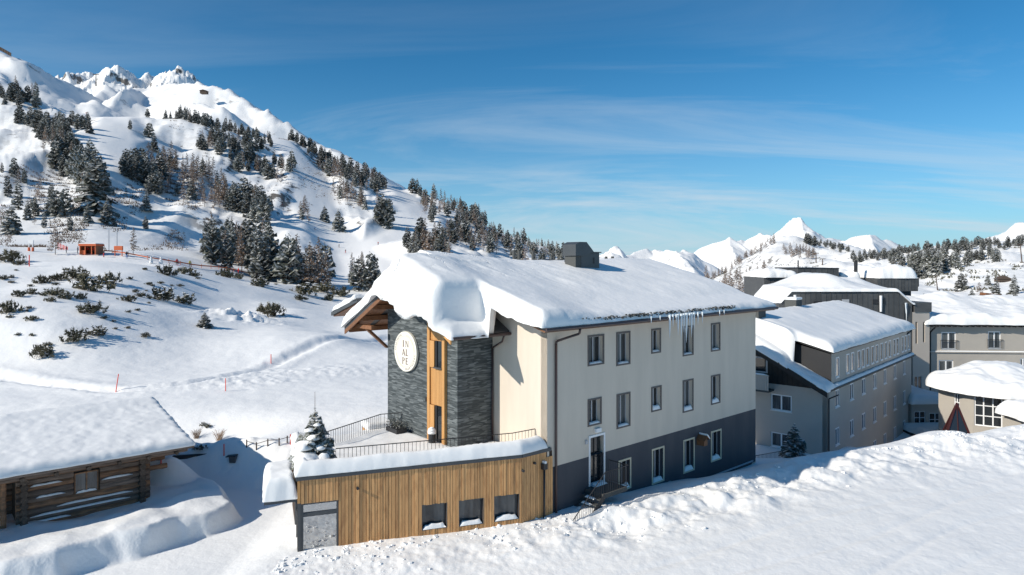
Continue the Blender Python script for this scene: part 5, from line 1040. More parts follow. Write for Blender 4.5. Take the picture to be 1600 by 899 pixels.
# ---------------------------------------------------------------- stair tower and rear wing
d4 = 80.0; tw = tag(empty("stair_tower", (atx(1426, d4 - 1), d4 - 1, 0), R(6)), "narrow grey stair tower with slit windows between metal house and rear wing", "tower")
fT = Fr((0, 0), (2.1, 0)); sl_ = [(.35, .62, atz(536, d4), atz(502, d4)), (1.28, 1.55, atz(534, d4), atz(502, d4)), (.25, 1.15, atz(611, d4) , atz(586, d4))]
wall("front_wall", fT, -6, atz(487, d4), sl_, m_grey, tw, .2, .3); mb = MB(); mb.box(0, 2.1, .3, 6, -6, atz(487, d4) - .003); mb.build("core", m_grey, tw)
for h in sl_: window(tw, fT, h, .15, m_grey if h[3] > 2 else m_whitefr, None, fw=.05, mull=0 if h[3] > 2 else 1, snow=0, glass=m_glass)
mb = MB(); mb.box(.2, 2.3, -.1, 5, atz(487, d4) + .002, atz(472, d4)); mb.build("penthouse", m_clad, tw)
rw = tag(empty("rear_wing", (atx(1446, d4), d4, 0), R(-4)), "grey rear wing with french balconies under deep roof snow", "building")
fW = Fr((0, 0), (22, 0)); rwh = [rect(rw, fW, *a) for a in ((1471, 1494, 519, 546), (1544, 1564, 518, 545), (1467, 1490, 563, 583), (1594, 1604, 560, 573), (1618, 1640, 519, 546))]
zr3 = atz(507, d4); wall("front_wall", fW, -7, zr3, rwh, m_grey2, rw, .2, .35)
mb = MB(); mb.box(0, 22, .35, 10, -7, zr3 - .005); mb.build("core", m_grey, rw)
for i, h in enumerate(rwh): window(rw, fW, h, .14, m_whitefr, None, fw=.12, mull=1, snow=0, sill=m_whitefr, glass=m_glass2)
for h in (rwh[0], rwh[1], rwh[4]):
    bb = empty("balcony_grille_root", (0, 0, 0)); bb.name = "french_balcony"; bb.parent = rw
    bm_ = MB(); bm_.box(-.012, .012, -.012, .012, 0, 1.0); bme = bm_.mesh("bar", m_black)
    for k in range(14):
        o = bpy.data.objects.new("bar", bme); o.location = fW(h[0] - .15 + (h[1] - h[0] + .3) * k / 13, .12, h[2] + .02); link(o, bb)
    mb = MB(); fW.box(mb, h[0] - .17, h[1] + .17, .1, .15, h[2] + 1.02, h[2] + 1.07); mb.build("rail", m_black, bb)
zl = atz(549, d4); mb = MB(); fW.box(mb, 0, 22, .002, .16, zl - .12, zl); mb.build("string_course", m_grey, rw); snow_bar(rw, fW, .0, 22, .0, .18, zl + .002, .12, "ledge_snow")
mb = MB(); mb.hexa([(-.5, -.8, zr3 - .1), (22, -.8, zr3 - .1), (22, 8, zr3 + 2.0), (-.5, 8, zr3 + 2.0), (-.5, -.8, zr3 + .08), (22, -.8, zr3 + .08), (22, 8, zr3 + 2.2), (-.5, 8, zr3 + 2.2)]); mb.build("roof", m_blackwood, rw)
for k in range(34):
    mb = MB(); mb.box(-.3 + k * .66, -.18 + k * .66, -.75, 0, zr3 - .22, zr3 - .105); mb.build("rafter_end", m_blackwood, rw)
pipe("downpipe", [(.9, -.75, zr3 - .1), (.5, -.1, zr3 - .9), (.5, -.1, -5)], .08, m_black, rw)
snow_cover("rear_wing_snow", "deep lumpy snow on the rear wing roof at the right edge", boxsdf(-.5, 22, -.95, 9, .25, .5, 12), lambda u, v: zr3 + .08 + .24 * (v + .8), lambda u, v: .75 + .35 * sstep(2.5, 6, u) * sstep(10, 6, u) + .45 * fbm(u * .35, v * .35, 4, 16), .8, (-1.2, 22.6, -1.6, 9.5), .2, rw)
for px, nm in ((1458, "left small dark vent box behind the rear wing roof"), (1548, "right small dark vent box behind the rear wing roof")):
    x, y, z = P(px, 470 if px < 1500 else 468, 92); mb = MB(); mb.box(-.95, .95, -.5, .5, -2.5, .55); mb.hexa([(-1.1, -.6, .552), (1.1, -.6, .552), (1.1, .6, .552), (-1.1, .6, .552), (-1.0, -.6, .9), (1.1, -.6, .65), (1.1, .6, .65), (-1.0, .6, .9)]); o = mb.build("vent_box", m_soffit); o.location = (x, y, z); tag(o, nm, "vent")
# link building
d5 = 70.0; lk = tag(empty("link_building", (atx(1424, d5), d5, 0), R(3)), "low grey link building with two gridded windows beside the stair tower", "building")
fK = Fr((0, 0), (4.2, 0)); lkh = [rect(lk, fK, 1428.5, 1446, 643, 663), rect(lk, fK, 1452, 1470.5, 645.5, 666.5)]; zk = atz(631, d5)
wall("front_wall", fK, -7, zk, lkh, m_grey, lk, .15, .3); mb = MB(); mb.box(0, 4.2, .3, 8, -7, zk - .004); mb.build("core", m_grey, lk)
for h in lkh: window(lk, fK, h, .1, m_whitefr, None, fw=.07, mull=1, trans=1, snow=.08, sill=m_whitefr)
snow_cover("link_roof_snow", "mound of snow on the low link building", boxsdf(-.2, 4.4, -.45, 8, .15, 1, 4), lambda u, v: zk + 0 * u, lambda u, v: .85 + .1 * fbm(u, v, 3, 5), .9, (-.7, 5, -1, 8.5), .15, lk)
mb = MB(); mb.box(-1.5, 3.4, -3.5, -.02, -5.5, -5.05); o = mb.build("entrance_roof", m_black, lk)
snow_cover("entrance_snow", "low snow covered flat roof in front of the link building", boxsdf(-1.6, 3.5, -6.4, -.05, .2, 1, 14), lambda u, v: -5.04 + 0 * u, lambda u, v: .5 + .35 * sstep(-2.4, -3.4, v), .5, (-2, 4, -7, .4), .14, lk)
# rotunda
ro_c = (atx(1556, 62), 62.0); RT = tag(empty("rotunda", (ro_c[0], ro_c[1], 0)), "polygonal grey pavilion with tall white window grid under a domed snow roof", "building")
zrt = .45; nr = 8; rad = 4.75; a0 = R(-90 - 22.5 + 12); cn = [(math.cos(a0 + k * math.pi / 4) * rad, math.sin(a0 + k * math.pi / 4) * rad) for k in range(nr)]
for k in range(nr):
    fO = Fr(cn[k], cn[(k + 1) % nr]); hh = []
    if k == 7: hh = [(.12, 2.1, -2.3, zrt - .12), (2.75, 3.5, -1.3, zrt - .3)]
    elif k == 6: hh = [(1.7, 2.3, -1.5, zrt - .3)]
    elif k == 0: hh = [(1.1, 2.9, -1.6, zrt - .4)]
    wall("wall", fO, -6, zrt, hh, m_grey2, RT, .2, .3, 0.001, fO.len - .001)
    for h in hh: window(RT, fO, h, .12, m_whitefr, None, fw=.09, mull=2 if h[0] == .12 else 1, trans=2 if h[0] == .12 else 1, snow=.05, glass=m_glass)
mb = MB(); n_ = 24
mb.poly([(math.cos(2 * math.pi * k / n_) * 5.3, math.sin(2 * math.pi * k / n_) * 5.3, zrt + .01) for k in range(n_)][::-1]); ap = (0, 0, zrt + 1.6)
for k in range(n_): mb.tri((math.cos(2 * math.pi * k / n_) * 5.3, math.sin(2 * math.pi * k / n_) * 5.3, zrt + .01), (math.cos(2 * math.pi * (k + 1) / n_) * 5.3, math.sin(2 * math.pi * (k + 1) / n_) * 5.3, zrt + .01), ap)
mb.build("roof", m_blackwood, RT)
snow_cover("rotunda_snow", "domed snow cushion on the polygonal pavilion roof", lambda x, y: np.hypot(x, y) - 5.55 + .25 * fbm(x * .7, y * .7, 3, 3), lambda x, y: zrt + .02 + 1.5 * np.clip(1 - np.hypot(x, y) / 5.4, 0, 1), lambda x, y: 1.0 + .7 * fbm(x * .3, y * .3, 4, 5), 1.3, (-6.2, 6.2, -6.2, 6.2), .13, RT, drape=.12)
# glass pyramid
d6 = 54.0; py_ = tag(empty("glass_pyramid", (atx(1495, d6), d6, -3.6)), "glass pyramid skylight with dark red frame", "skylight")
hp_ = atz(630, d6) + 3.6; br_ = 2.0; cs_ = [(math.cos(R(-90 + 20 + 90 * k)) * br_, math.sin(R(-90 + 20 + 90 * k)) * br_, 0) for k in range(4)]
for k in range(4):
    a, b = Vector(cs_[k]), Vector(cs_[(k + 1) % 4]); ap = Vector((0, 0, hp_)); m_ = (a + b) / 2
    mb = MB(); mb.tri(tuple(a * .97), tuple(b * .97), tuple(ap * .97)); mb.build("pane", m_glass, py_)
    mb = MB(); mb.tube(a, ap, .10, .07, 6); mb.build("frame_bar", m_redframe, py_); mb = MB(); mb.tube(m_, ap, .05, .04, 6); mb.build("frame_bar", m_redframe, py_)
# kiosk at the right edge
kk = tag(empty("kiosk", (atx(1600, 52), 52, 0)), "low pale kiosk under a thick snow cap at the right edge", "kiosk")
zkk = atz(668, 50.5); mb = MB(); mb.box(.3, 6, -1.5, 2.5, -5, zkk); mb.build("wall", m_grey2, kk); mb = MB(); mb.box(.0, 6.2, -1.8, 2.8, zkk + .002, zkk + .1); mb.build("roof", m_blackwood, kk)
snow_cover("kiosk_snow", "thick snow cushion on the kiosk at the right edge", boxsdf(-.15, 6.3, -1.95, 2.9, .2, .8, 4), lambda u, v: zkk + .1 + 0 * u, lambda u, v: 1.15 + .2 * fbm(u * .5, v * .5, 3, 5), 1.0, (-.7, 6.8, -2.4, 3.3), .11, kk)
railing("yard_railing", "thin iron railing beside the charcoal wall in the shaded yard", [P(1181, 703, 46.5)[:2], P(1222, 709, 48)[:2]], [-2.3, -2.4], [-1.3, -1.4], .14)
# ---------------------------------------------------------------- trees and shrubs (a few shapes, copied)
def conifer_mesh(seed, h, rb, shape, tiers, per, snow, droop=.25):
    """crown: tiers of feathery branch blades, some carrying snow; unit height h, base radius rb"""
    r_ = random.Random(seed); cb = MB(); z0 = h * .07
    for i in range(tiers):
        t = i / (tiers - 1); z = z0 + (h - z0) * t ** .92
        if shape == "pine": rad = rb * (min(1, .62 + t * 2.2) * (1 - t) ** .62 * 1.05 + .04)
        else: rad = rb * (1 - t) ** .85 + .03 * h * (1 - t) + .02
        nb_ = max(3, int(per * (1 - .6 * t)))
        a_off = r_.uniform(0, 6.3)
        for k in range(nb_):
            an = a_off + 2 * math.pi * k / nb_ + r_.uniform(-.35, .35); L_ = rad * r_.uniform(.62, 1.18); zz_ = z + r_.uniform(-.03, .03) * h
            d_ = Vector((math.cos(an), math.sin(an), 0)); s_ = Vector((-d_.y, d_.x, 0)); up = (.35 * t - droop * (1 - t)) + r_.uniform(-.15, .15)
            if shape == "pine": up += .28
            p0 = Vector((0, 0, zz_)) + d_ * L_ * .08; p1 = Vector((0, 0, zz_ + up * L_ * .35)) + d_ * L_ * .55; p2 = Vector((0, 0, zz_ + up * L_)) + d_ * L_
            w_ = L_ * r_.uniform(.26, .40) + .02 * h
            for sg_ in (-1, 1):   # two drooping halves, ragged tips
                lo = Vector((0, 0, -w_ * .5)); q1 = p1 + s_ * sg_ * w_ + lo; q2 = p2 + s_ * sg_ * w_ * .25 + lo * .7
                cb.quad(p0, p1, q1, p0 + s_ * sg_ * w_ * .35 + lo * .6); cb.tri(p1, p2, q1); cb.tri(p2, q2, q1)
                m_ = (q1 + q2) / 2; cb.tri(q1, q2, m_ + d_ * w_ * .5 + s_ * sg_ * w_ * .6 + lo * .8)
            hang = Vector((0, 0, -w_ * .9)); cb.tri(p0 * .5 + p1 * .5, p2, p1 + hang); cb.tri(p1, p2, p2 * .8 + p1 * .2 + hang * .8)
            if r_.random() < snow:
                e = Vector((0, 0, .012 * h)); ws = w_ * r_.uniform(.35, .62); q = p0.lerp(p1, .5)
                cb.quad(q + e + s_ * ws * .4, q + e - s_ * ws * .4, p1 + e * 1.8 - s_ * ws, p1 + e * 1.8 + s_ * ws, 1); cb.quad(p1 + e * 1.8 + s_ * ws, p1 + e * 1.8 - s_ * ws, p2 + e * .8 - s_ * ws * .35, p2 + e * .8 + s_ * ws * .35, 1)
    return cb
def larch_mesh(seed, h, rb):
    r_ = random.Random(seed); cb = MB(); n = 46
    for i in range(n):
        t = (i / (n - 1)) ** .9; z = h * (.14 + .86 * t); rad = rb * (1 - t) ** .75 + .02 * h
        for k in range(2):
            an = r_.uniform(0, 6.3); L_ = rad * r_.uniform(.5, 1.15); d_ = Vector((math.cos(an), math.sin(an), 0)); s_ = Vector((-d_.y, d_.x, 0)); p0 = Vector((0, 0, z)); p1 = p0 + d_ * L_ + Vector((0, 0, r_.uniform(-.02, .18) * L_)); w_ = .0045 * h
            cb.tri(p0 + s_ * w_, p0 - s_ * w_, p1, 0)
            for j in range(14):
                a = r_.uniform(.2, 1); q = p0.lerp(p1, a); e = d_ * r_.uniform(.1, .35) + s_ * r_.uniform(-.6, .6) + Vector((0, 0, r_.uniform(-.5, .25))); q2 = q + e * L_ * .5
                sd = Vector((r_.uniform(-1, 1), r_.uniform(-1, 1), r_.uniform(-1, 1))) * .016 * h; cb.tri(q + sd, q - sd, q2, 1 if r_.random() < .2 else 0)
    return cb
def trunk_mesh(h, r0, n=7):
    t = MB(); t.tube((0, 0, -h * .05), (0, 0, h * .5), r0, r0 * .55, n); t.tube((0, 0, h * .5), (0, 0, h * .99), r0 * .55, r0 * .06, n); return t
def joined(a, b, off):
    o = len(a.v); a.v += b.v; a.f += [tuple(i + o for i in f) for f in b.f]; a.m += [m + off for m in b.m]; return a
KIND = {}
for nm, spec in {"pine": [("pine", 1.0, .27, "pine", 11, 9, .62, .1), ("pine", 1.0, .23, "pine", 12, 9, .8, .1), ("pine", 1.0, .31, "pine", 10, 9, .6, .1), ("pine", 1.0, .20, "pine", 12, 8, .72, .1)],
                 "spruce": [("s", 1.0, .24, "spruce", 14, 10, .75, .3), ("s", 1.0, .20, "spruce", 14, 10, .6, .3), ("s", 1.0, .27, "spruce", 13, 10, .85, .3)]}.items():
    KIND[nm] = []
    for i, sp in enumerate(spec):
        c = conifer_mesh(100 + i + len(nm), *sp[1:]); KIND[nm].append((trunk_mesh(1, .018).mesh("trunk", m_bark), c.mesh("crown", [m_needle, m_snowclod]), joined(joined(MB(), conifer_mesh(100 + i + len(nm), *sp[1:]), 0), trunk_mesh(1, .018), 2).mesh(nm + "_tree", [m_needle, m_snowclod, m_bark])))
KIND["larch"] = []
for i, rb in enumerate((.16, .20, .24)):
    c = larch_mesh(300 + i, 1.0, rb); KIND["larch"].append((trunk_mesh(1, .011).mesh("trunk", m_bark), c.mesh("crown", [m_twig, m_frost]), joined(joined(MB(), larch_mesh(300 + i, 1.0, rb), 0), trunk_mesh(1, .011), 2).mesh("larch_tree", [m_twig, m_frost, m_bark])))
NAME = {"pine": "pine_tree", "spruce": "spruce_tree", "larch": "larch_tree"}
tr = random.Random(21); NT = {"pine": 0, "spruce": 0, "larch": 0}
PLAN = []
def tree(kind, loc, h, label, group, parts, var=None, wide=1.0):
    PLAN.append([kind, Vector(loc), h, label, group, parts, tr.randrange(len(KIND[kind])) if var is None else var, wide, tr.uniform(0, 6.3), h / loc[1] * F])
def plant_all():
    rest = MB(); keep = []
    for kd in KIND:
        l_ = sorted([p for p in PLAN if p[0] == kd], key=lambda p: -p[9]); keep += l_[:290]
        for p in l_[290:]:
            src = KIND[kd][p[6]][2]; o = len(rest.v); c, s_ = math.cos(p[8]), math.sin(p[8]); off = 3 if kd == "larch" else 0
            rest.v += [(p[1].x + (v.co.x * c - v.co.y * s_) * p[2] * p[7], p[1].y + (v.co.x * s_ + v.co.y * c) * p[2] * p[7], p[1].z + v.co.z * p[2]) for v in src.vertices]
            rest.f += [tuple(i + o for i in q.vertices) for q in src.polygons]; rest.m += [q.material_index + off for q in src.polygons]
    if rest.v: tag(rest.build("distant_trees", [m_needle, m_snowclod, m_bark, m_twig, m_frost, m_bark]), "tiny distant trees merging into the far slopes", "trees", None, "stuff")
    ORD = ["first", "second", "third", "fourth", "fifth", "sixth", "seventh"]; by = {}
    for p in keep: by.setdefault((p[4], p[3]), []).append(p)
    for (g, l_), ps in by.items():
        ps.sort(key=lambda p: p[1].x / p[1].y)
        if g and 1 < len(ps) <= 6:
            for i, p in enumerate(ps): p[3] = ("leftmost " if i == 0 else "rightmost " if i == len(ps) - 1 else ORD[i] + " ") + p[3]
    for kd, loc, h, label, group, parts, var, wide, rz, hp_ in keep:
        v = KIND[kd][var]
        if parts:
            o = empty(NAME[kd], loc, rz); o.scale = (h * wide, h * wide, h); link(bpy.data.objects.new("trunk", v[0]), o); link(bpy.data.objects.new("crown", v[1]), o)
        else:
            o = link(bpy.data.objects.new(NAME[kd], v[2])); o.location = loc; o.rotation_euler = (tr.uniform(-.04, .04), tr.uniform(-.04, .04), rz); o.scale = (h * wide, h * wide, h)
        tag(o, label, "tree", group)
def pick(mix):
    a = tr.random(); s_ = 0
    for k, p in mix:
        s_ += p
        if a <= s_: return k
    return mix[-1][0]
PN = {"pine": "snow dusted dark pine", "spruce": "slim snow dusted conifer", "larch": "bare brown larch"}
PINE = [("pine", .72), ("spruce", .14), ("larch", .14)]; MIXD = [("pine", .40), ("spruce", .12), ("larch", .48)]; LAR = [("larch", .85), ("spruce", .15)]
# (base polygon in the photo as x0,y0,x1,y1 strip + thickness, number, mix, height m, where)
ZONES = [
 ((0, 152, 60, 165), 10, 13, PINE, (13, 17), "at the hillside's top left edge"),
 ((30, 195, 60, 200), 6, 6, PINE, (13, 16), "in the clump below the top left trees"),
 ((55, 205, 112, 222), 14, 24, PINE, (13, 18), "in the dense clump left of the upper piste"),
 ((112, 195, 138, 205), 8, 6, PINE, (10, 14), "at the dense clump's right end"),
 ((70, 235, 105, 240), 8, 6, LAR, (12, 16), "below the dense clump left of the upper piste"),
 ((85, 255, 165, 300), 18, 22, PINE, (14, 20), "in the steep dark stand left of the upper piste"),
 ((185, 268, 255, 300), 16, 17, PINE, (13, 18), "in the stand under the upper piste"),
 ((225, 268, 345, 292), 12, 30, LAR, (13, 18), "in the brown larch grove on the middle slope"),
 ((268, 176, 405, 212), 5, 34, PINE, (10, 14), "in the row along the upper ridge"),
 ((315, 228, 405, 245), 13, 28, PINE, (12, 17), "in the grove below the upper ridge row"),
 ((405, 222, 425, 232), 5, 4, PINE, (11, 14), "beside the top of the long piste"),
 ((372, 262, 440, 280), 10, 16, MIXD, (12, 16), "in the loose grove left of the long piste"),
 ((430, 262, 455, 268), 4, 4, PINE, (13, 15), "beside the middle of the long piste"),
 ((345, 318, 418, 345), 14, 20, PINE, (15, 20), "in the tall stand left of the long piste foot"),
 ((262, 300, 345, 330), 10, 12, LAR, (13, 17), "above the steep gully on the left slope"),
 ((425, 212, 530, 252), 7, 30, PINE, (10, 15), "along the ridge right of the long piste"),
 ((490, 262, 600, 292), 14, 46, MIXD, (12, 17), "in the forest belt right of the long piste"),
 ((520, 300, 575, 322), 10, 14, LAR, (13, 17), "in the brown grove under the forest belt"),
 ((592, 345, 632, 360), 8, 10, PINE, (17, 22), "in the big dark clump above the hotel roof"),
 ((658, 338, 682, 348), 6, 5, PINE, (12, 15), "beside the white clearing on the right ridge"),
 ((640, 312, 760, 352), 12, 44, MIXD, (12, 17), "on the right ridge crest above the hotel roof"),
 ((700, 372, 880, 408), 16, 60, MIXD, (11, 16), "on the lower right ridge behind the hotel roof"),
 ((640, 392, 700, 410), 12, 20, MIXD, (13, 17), "right behind the snowy hotel roof"),
 ((322, 400, 420, 432), 16, 30, MIXD, (15, 20), "in the tall grove at the foot of the hillside"),
 ((405, 428, 515, 448), 10, 24, MIXD, (12, 17), "in the lower grove beside the orange fence"),
 ((548, 450, 592, 462), 8, 8, MIXD, (10, 14), "just left of the hotel roof"),
 ((468, 340, 492, 346), 5, 6, LAR, (14, 18), "in the thin group on the left of the middle piste"),
 ((505, 366, 556, 390), 6, 5, PINE, (12, 15), "below the middle piste island"),
 ((0, 300, 110, 345), 30, 12, PINE, (8, 14), "on the rocky lower left slope"),
]
for (x0, y0, x1, y1), th, n_, mix, (h0, h1), where in ZONES:
    n_ = int(n_ * 1.35)
    for k in range(n_):
        t = (k + tr.random()) / n_; px = x0 + (x1 - x0) * t + tr.uniform(-5, 5); py = y0 + (y1 - y0) * t + tr.uniform(-th, th) * 1.0; p = ground_px(px, py, 200)
        if piste_d(np.array([p.x]), np.array([p.y]))[0] < 9: continue
        kd = pick(mix); h = tr.uniform(h0 * .62, h1 * .92) * (.8 if kd == "spruce" else 1)
        tree(kd, p, h, f"{PN[kd]} {where}", "trees " + where, h / p.y * F > 42, wide=tr.uniform(.8, 1.05))
# single trees that stand out
for kd, px, py, hp_, lab in (("spruce", 150, 332, 96, "tallest dark conifer on the rocky lower left slope"), ("spruce", 18, 366, 46, "snowy conifer at the foot of the left edge of the slope"), ("spruce", 168, 350, 40, "dark conifer just right of the tallest one on the left slope"), ("spruce", 138, 348, 30, "small dark conifer just left of the tallest one"),
      ("spruce", 228, 334, 32, "dark conifer alone above the shaded gully"), ("pine", 229, 360, 20, "small dark conifer below the one above the gully"), ("larch", 207, 398, 42, "bare larch behind the orange ski lift barrier"), ("larch", 86, 398, 44, "bare larch left of the orange lift hut"), ("larch", 53, 352, 22, "small bare larch on the lower left slope"),
      ("pine", 202, 204, 16, "single small pine in the middle of the upper piste"), ("pine", 233, 218, 24, "single pine right of the upper piste"), ("pine", 230, 184, 14, "left pine of the pair at the top of the upper piste"), ("spruce", 258, 186, 15, "right pine of the pair at the top of the upper piste"), ("spruce", 240, 240, 28, "slim conifer above the brown larch grove"),
      ("spruce", 507, 348, 24, "slim conifer beside the middle piste"), ("spruce", 530, 362, 34, "taller slim conifer in the middle of the lower piste"), ("spruce", 485, 446, 66, "tall slim conifer at the right end of the lower grove")):
    p = ground_px(px, py, 150); tree(kd, p, hp_ / F * p.y, lab, None, hp_ > 40, wide=1.1)
p = ground_px(320, 513); tree("spruce", p, 23 / F * p.y, "lone small spruce in the middle of the snow field", None, True, 0, 1.9)
# the snow laden tree on the annex corner
ct = empty("snowy_spruce", (-7.95, 27.55, 3.85)); tag(ct, "snow laden young spruce on the left corner of the annex terrace", "tree")
c = conifer_mesh(901, 2.15, .82, "spruce", 12, 10, 1.0, .0); c.build("crown", [m_needle, m_snowclod], ct)
mb = MB(); mb.tube((0, 0, -.3), (0, 0, 2.0), .05, .018, 7); mb.tube((0, 0, 2.0), (0, 0, 2.85), .014, .008, 6); mb.build("trunk", m_bark, ct)
def blob(name, loc, rx, ry, rz_, seed, parent, m=None):
    import bmesh as _b
    bm = _b.new(); _b.ops.create_icosphere(bm, subdivisions=3, radius=1)
    for v in bm.verts:
        n_ = v.co.normalized(); k = 1 + .35 * float(vnoise(np.array([n_.x * 1.7 + seed]), np.array([n_.y * 1.7 + n_.z]), seed)[0]); v.co = Vector((n_.x * rx * k, n_.y * ry * k, (n_.z * rz_ * k) if n_.z > 0 else n_.z * rz_ * .35))
    me = bpy.data.meshes.new(name); bm.to_mesh(me); bm.free(); me.materials.append(m or m_snowclod); me.polygons.foreach_set("use_smooth", [True] * len(me.polygons)); o = bpy.data.objects.new(name, me); o.location = loc; return link(o, parent)
for i, (x, y, z, rx, rz_) in enumerate(((-.25, -.45, .72, .40, .26), (-.15, -.65, .28, .52, .30), (.5, -.5, .24, .24, .3), (.05, -.38, 1.05, .26, .14), (-.6, -.3, .42, .3, .22), (.3, -.42, .66, .22, .14), (-.15, -.3, 1.35, .2, .1), (.15, -.25, 1.55, .16, .08))): blob("snow_clump", (x, y, z), rx, rx * .8, rz_, i, ct)
# far trees on the right
RZ = [((1100, 438, 1215, 375), 9, 44, "larch", (9, 13), "on the steep spur below the pointed peak"), ((1125, 470, 1195, 440), 22, 26, "larch", (9, 13), "on the steep spur below the pointed peak"), ((1225, 400, 1275, 402), 5, 26, "larch", (9, 13), "in the belt under the pointed peak"),
      ((1258, 378, 1275, 384), 4, 12, "pine", (12, 16), "in the peak clump"), ((1278, 384, 1325, 395), 4, 18, "pine", (8, 12), "in the row below the peak clump"), ((1330, 408, 1400, 402), 5, 24, "pine", (8, 12), "along the low ridge right of the pointed peak"), ((1400, 396, 1600, 386), 5, 46, "pine", (8, 13), "along the ridge at the right skyline"),
      ((1390, 420, 1560, 404), 10, 34, "pine", (7, 11), "on the slope under the right skyline ridge"), ((1420, 432, 1475, 420), 8, 18, "spruce", (10, 14), "in the grove above the metal roofs")]
for (x0, y0, x1, y1), th, n_, kd, (h0, h1), where in RZ:
    for k in range(n_):
        t = (k + tr.random()) / n_; px = x0 + (x1 - x0) * t + tr.uniform(-3, 3); py = y0 + (y1 - y0) * t + tr.uniform(-th, th); p = ground_px(px, py, 200); tree(kd, p, tr.uniform(h0, h1) * .8, f"distant {PN[kd]} {where}", "distant trees " + where, False, wide=1.2)
for kd, px, py, hp_, lab in (("spruce", 1504, 455, 28, "snowy conifer on the slope above the rear wing, nearest the lift pylon"), ("spruce", 1446, 436, 15, "small conifer left of the slanted lift pylon"), ("spruce", 1543, 446, 18, "left conifer of the two beside the brown hut"), ("spruce", 1556, 466, 30, "right larger conifer beside the brown hut"), ("spruce", 1518, 468, 16, "left small conifer just above the rear wing roof"), ("larch", 1532, 466, 24, "frosted bare tree above the rear wing roof"), ("spruce", 1585, 460, 30, "tall conifer at the right edge above the rear wing"), ("spruce", 1588, 468, 14, "low conifer at the right edge above the rear wing roof")):
    p = ground_px(px, py, 110); tree(kd, p, hp_ / F * p.y, lab, None, False, wide=1.25)
yx, yy = atx(1241, 48.5), 48.5; tree("spruce", (yx, yy, gz(yx, yy)), 2.6, "small dark spruce in the shaded yard by the grey wing", None, True, 2, 1.3)
plant_all()
# shrubs: mountain pine
def bush_mesh(seed):
    r_ = random.Random(seed); cb = MB()
    for i in range(46):
        an = r_.uniform(0, 6.3); el = r_.uniform(.15, 1.2); d_ = Vector((math.cos(an) * math.cos(el), math.sin(an) * math.cos(el), math.sin(el) * .75)); b = Vector((r_.uniform(-.45, .45), r_.uniform(-.45, .45), 0)); L_ = r_.uniform(.35, .75); p = b + d_ * L_
        cb.tri(b, b + Vector((.015, .01, 0)), p, 2)
        for j in range(16):
            e = Vector((r_.gauss(0, 1), r_.gauss(0, 1), r_.gauss(.4, .8))).normalized() * r_.uniform(.10, .2); s_ = e.orthogonal().normalized() * .035; q = p - d_ * r_.uniform(0, .25); cb.tri(q - s_, q + s_, q + e, 0)
        if r_.random() < .5:
            q = p + Vector((0, 0, .05)); w_ = r_.uniform(.06, .12); cb.quad(q + Vector((-w_, -w_, -.03)), q + Vector((w_, -w_, -.02)), q + Vector((w_, w_, 0)), q + Vector((-w_, w_, -.02)), 1)
    return cb.mesh("shrub", [m_bush, m_snowclod, m_bark])
BM = [bush_mesh(500 + i) for i in range(5)]
SH = [(10,411,30,"at the far left edge of the upper snow field"),(30,415,16,"second from the left edge of the upper snow field"),(5,437,10,""),(18,436,8,""),(65,443,20,""),(90,440,16,""),(117,437,28,""),(145,455,44,"biggest shrub of the upper snow field"),(170,446,26,"right of the biggest shrub"),(52,460,15,""),(28,464,16,""),(85,463,24,""),(80,472,10,""),(105,468,18,""),(128,468,13,""),(200,472,18,""),(220,465,13,""),(250,470,30,""),(290,476,24,""),(262,431,24,""),(288,429,20,""),(304,433,12,""),(355,434,20,""),(372,436,12,""),(10,491,26,""),(48,503,14,""),(142,492,32,"roundest shrub left of the lone spruce"),(162,500,9,""),(152,527,24,"tall round shrub with a long shadow"),(115,536,28,""),(64,560,28,"lowest shrub of the field above the groomed track"),(73,542,10,""),(50,528,6,""),(28,527,7,""),(226,528,12,""),(200,514,6,""),(180,516,6,""),(178,504,6,""),(405,448,20,""),(412,446,14,""),(480,462,30,""),(505,457,26,""),(530,464,24,""),(470,470,16,""),(515,470,14,""),(420,496,30,"dark shrub beside the churned snow mound"),(415,487,14,""),(316,668,7,""),(325,669,9,"")]
def near_label(px, py, i):
    if py < 420: return "in the top row of the snow field by the left edge"
    if px > 380 and py < 480: return "in the row under the orange fence near the hotel"
    if px > 300 and py > 600: return "on the snow bank behind the cabin"
    if py < 445: return "in the upper right group of the snow field"
    if py < 480: return "in the wide band of shrubs across the upper snow field"
    return "on the shadowed lower part of the snow field"
for i, (px, py, wpx, lab) in enumerate(SH):
    p = ground_px(px, py, 40 if py > 600 else 60); o = link(bpy.data.objects.new("shrub", BM[i % 5])); s_ = wpx / F * p.y * .85; o.location = p - Vector((0, 0, .03 * s_)); o.scale = (s_, s_, s_ * tr.uniform(1.4, 1.9)); o.rotation_euler.z = tr.uniform(0, 6.3)
    tag(o, ("dark mountain pine shrub, " + lab) if lab else "low mountain pine shrub " + near_label(px, py, i), "shrub", None if lab else "shrubs " + near_label(px, py, i))
for k in range(46):
    px, py = tr.uniform(0, 470), tr.uniform(412, 500)
    if px > 300 and py > 470 or px < 130 and py < 420 or py > 440 + (470 - px) * .35: continue
    p = ground_px(px, py, 60); o = link(bpy.data.objects.new("shrub", BM[k % 5])); s_ = tr.uniform(4, 9) / F * p.y * .85; o.location = p; o.scale = (s_, s_, s_ * 1.3); o.rotation_euler.z = tr.uniform(0, 6.3); tag(o, "tiny tuft of mountain pine poking out of the snow field", "shrub", "tiny tufts on the snow field")
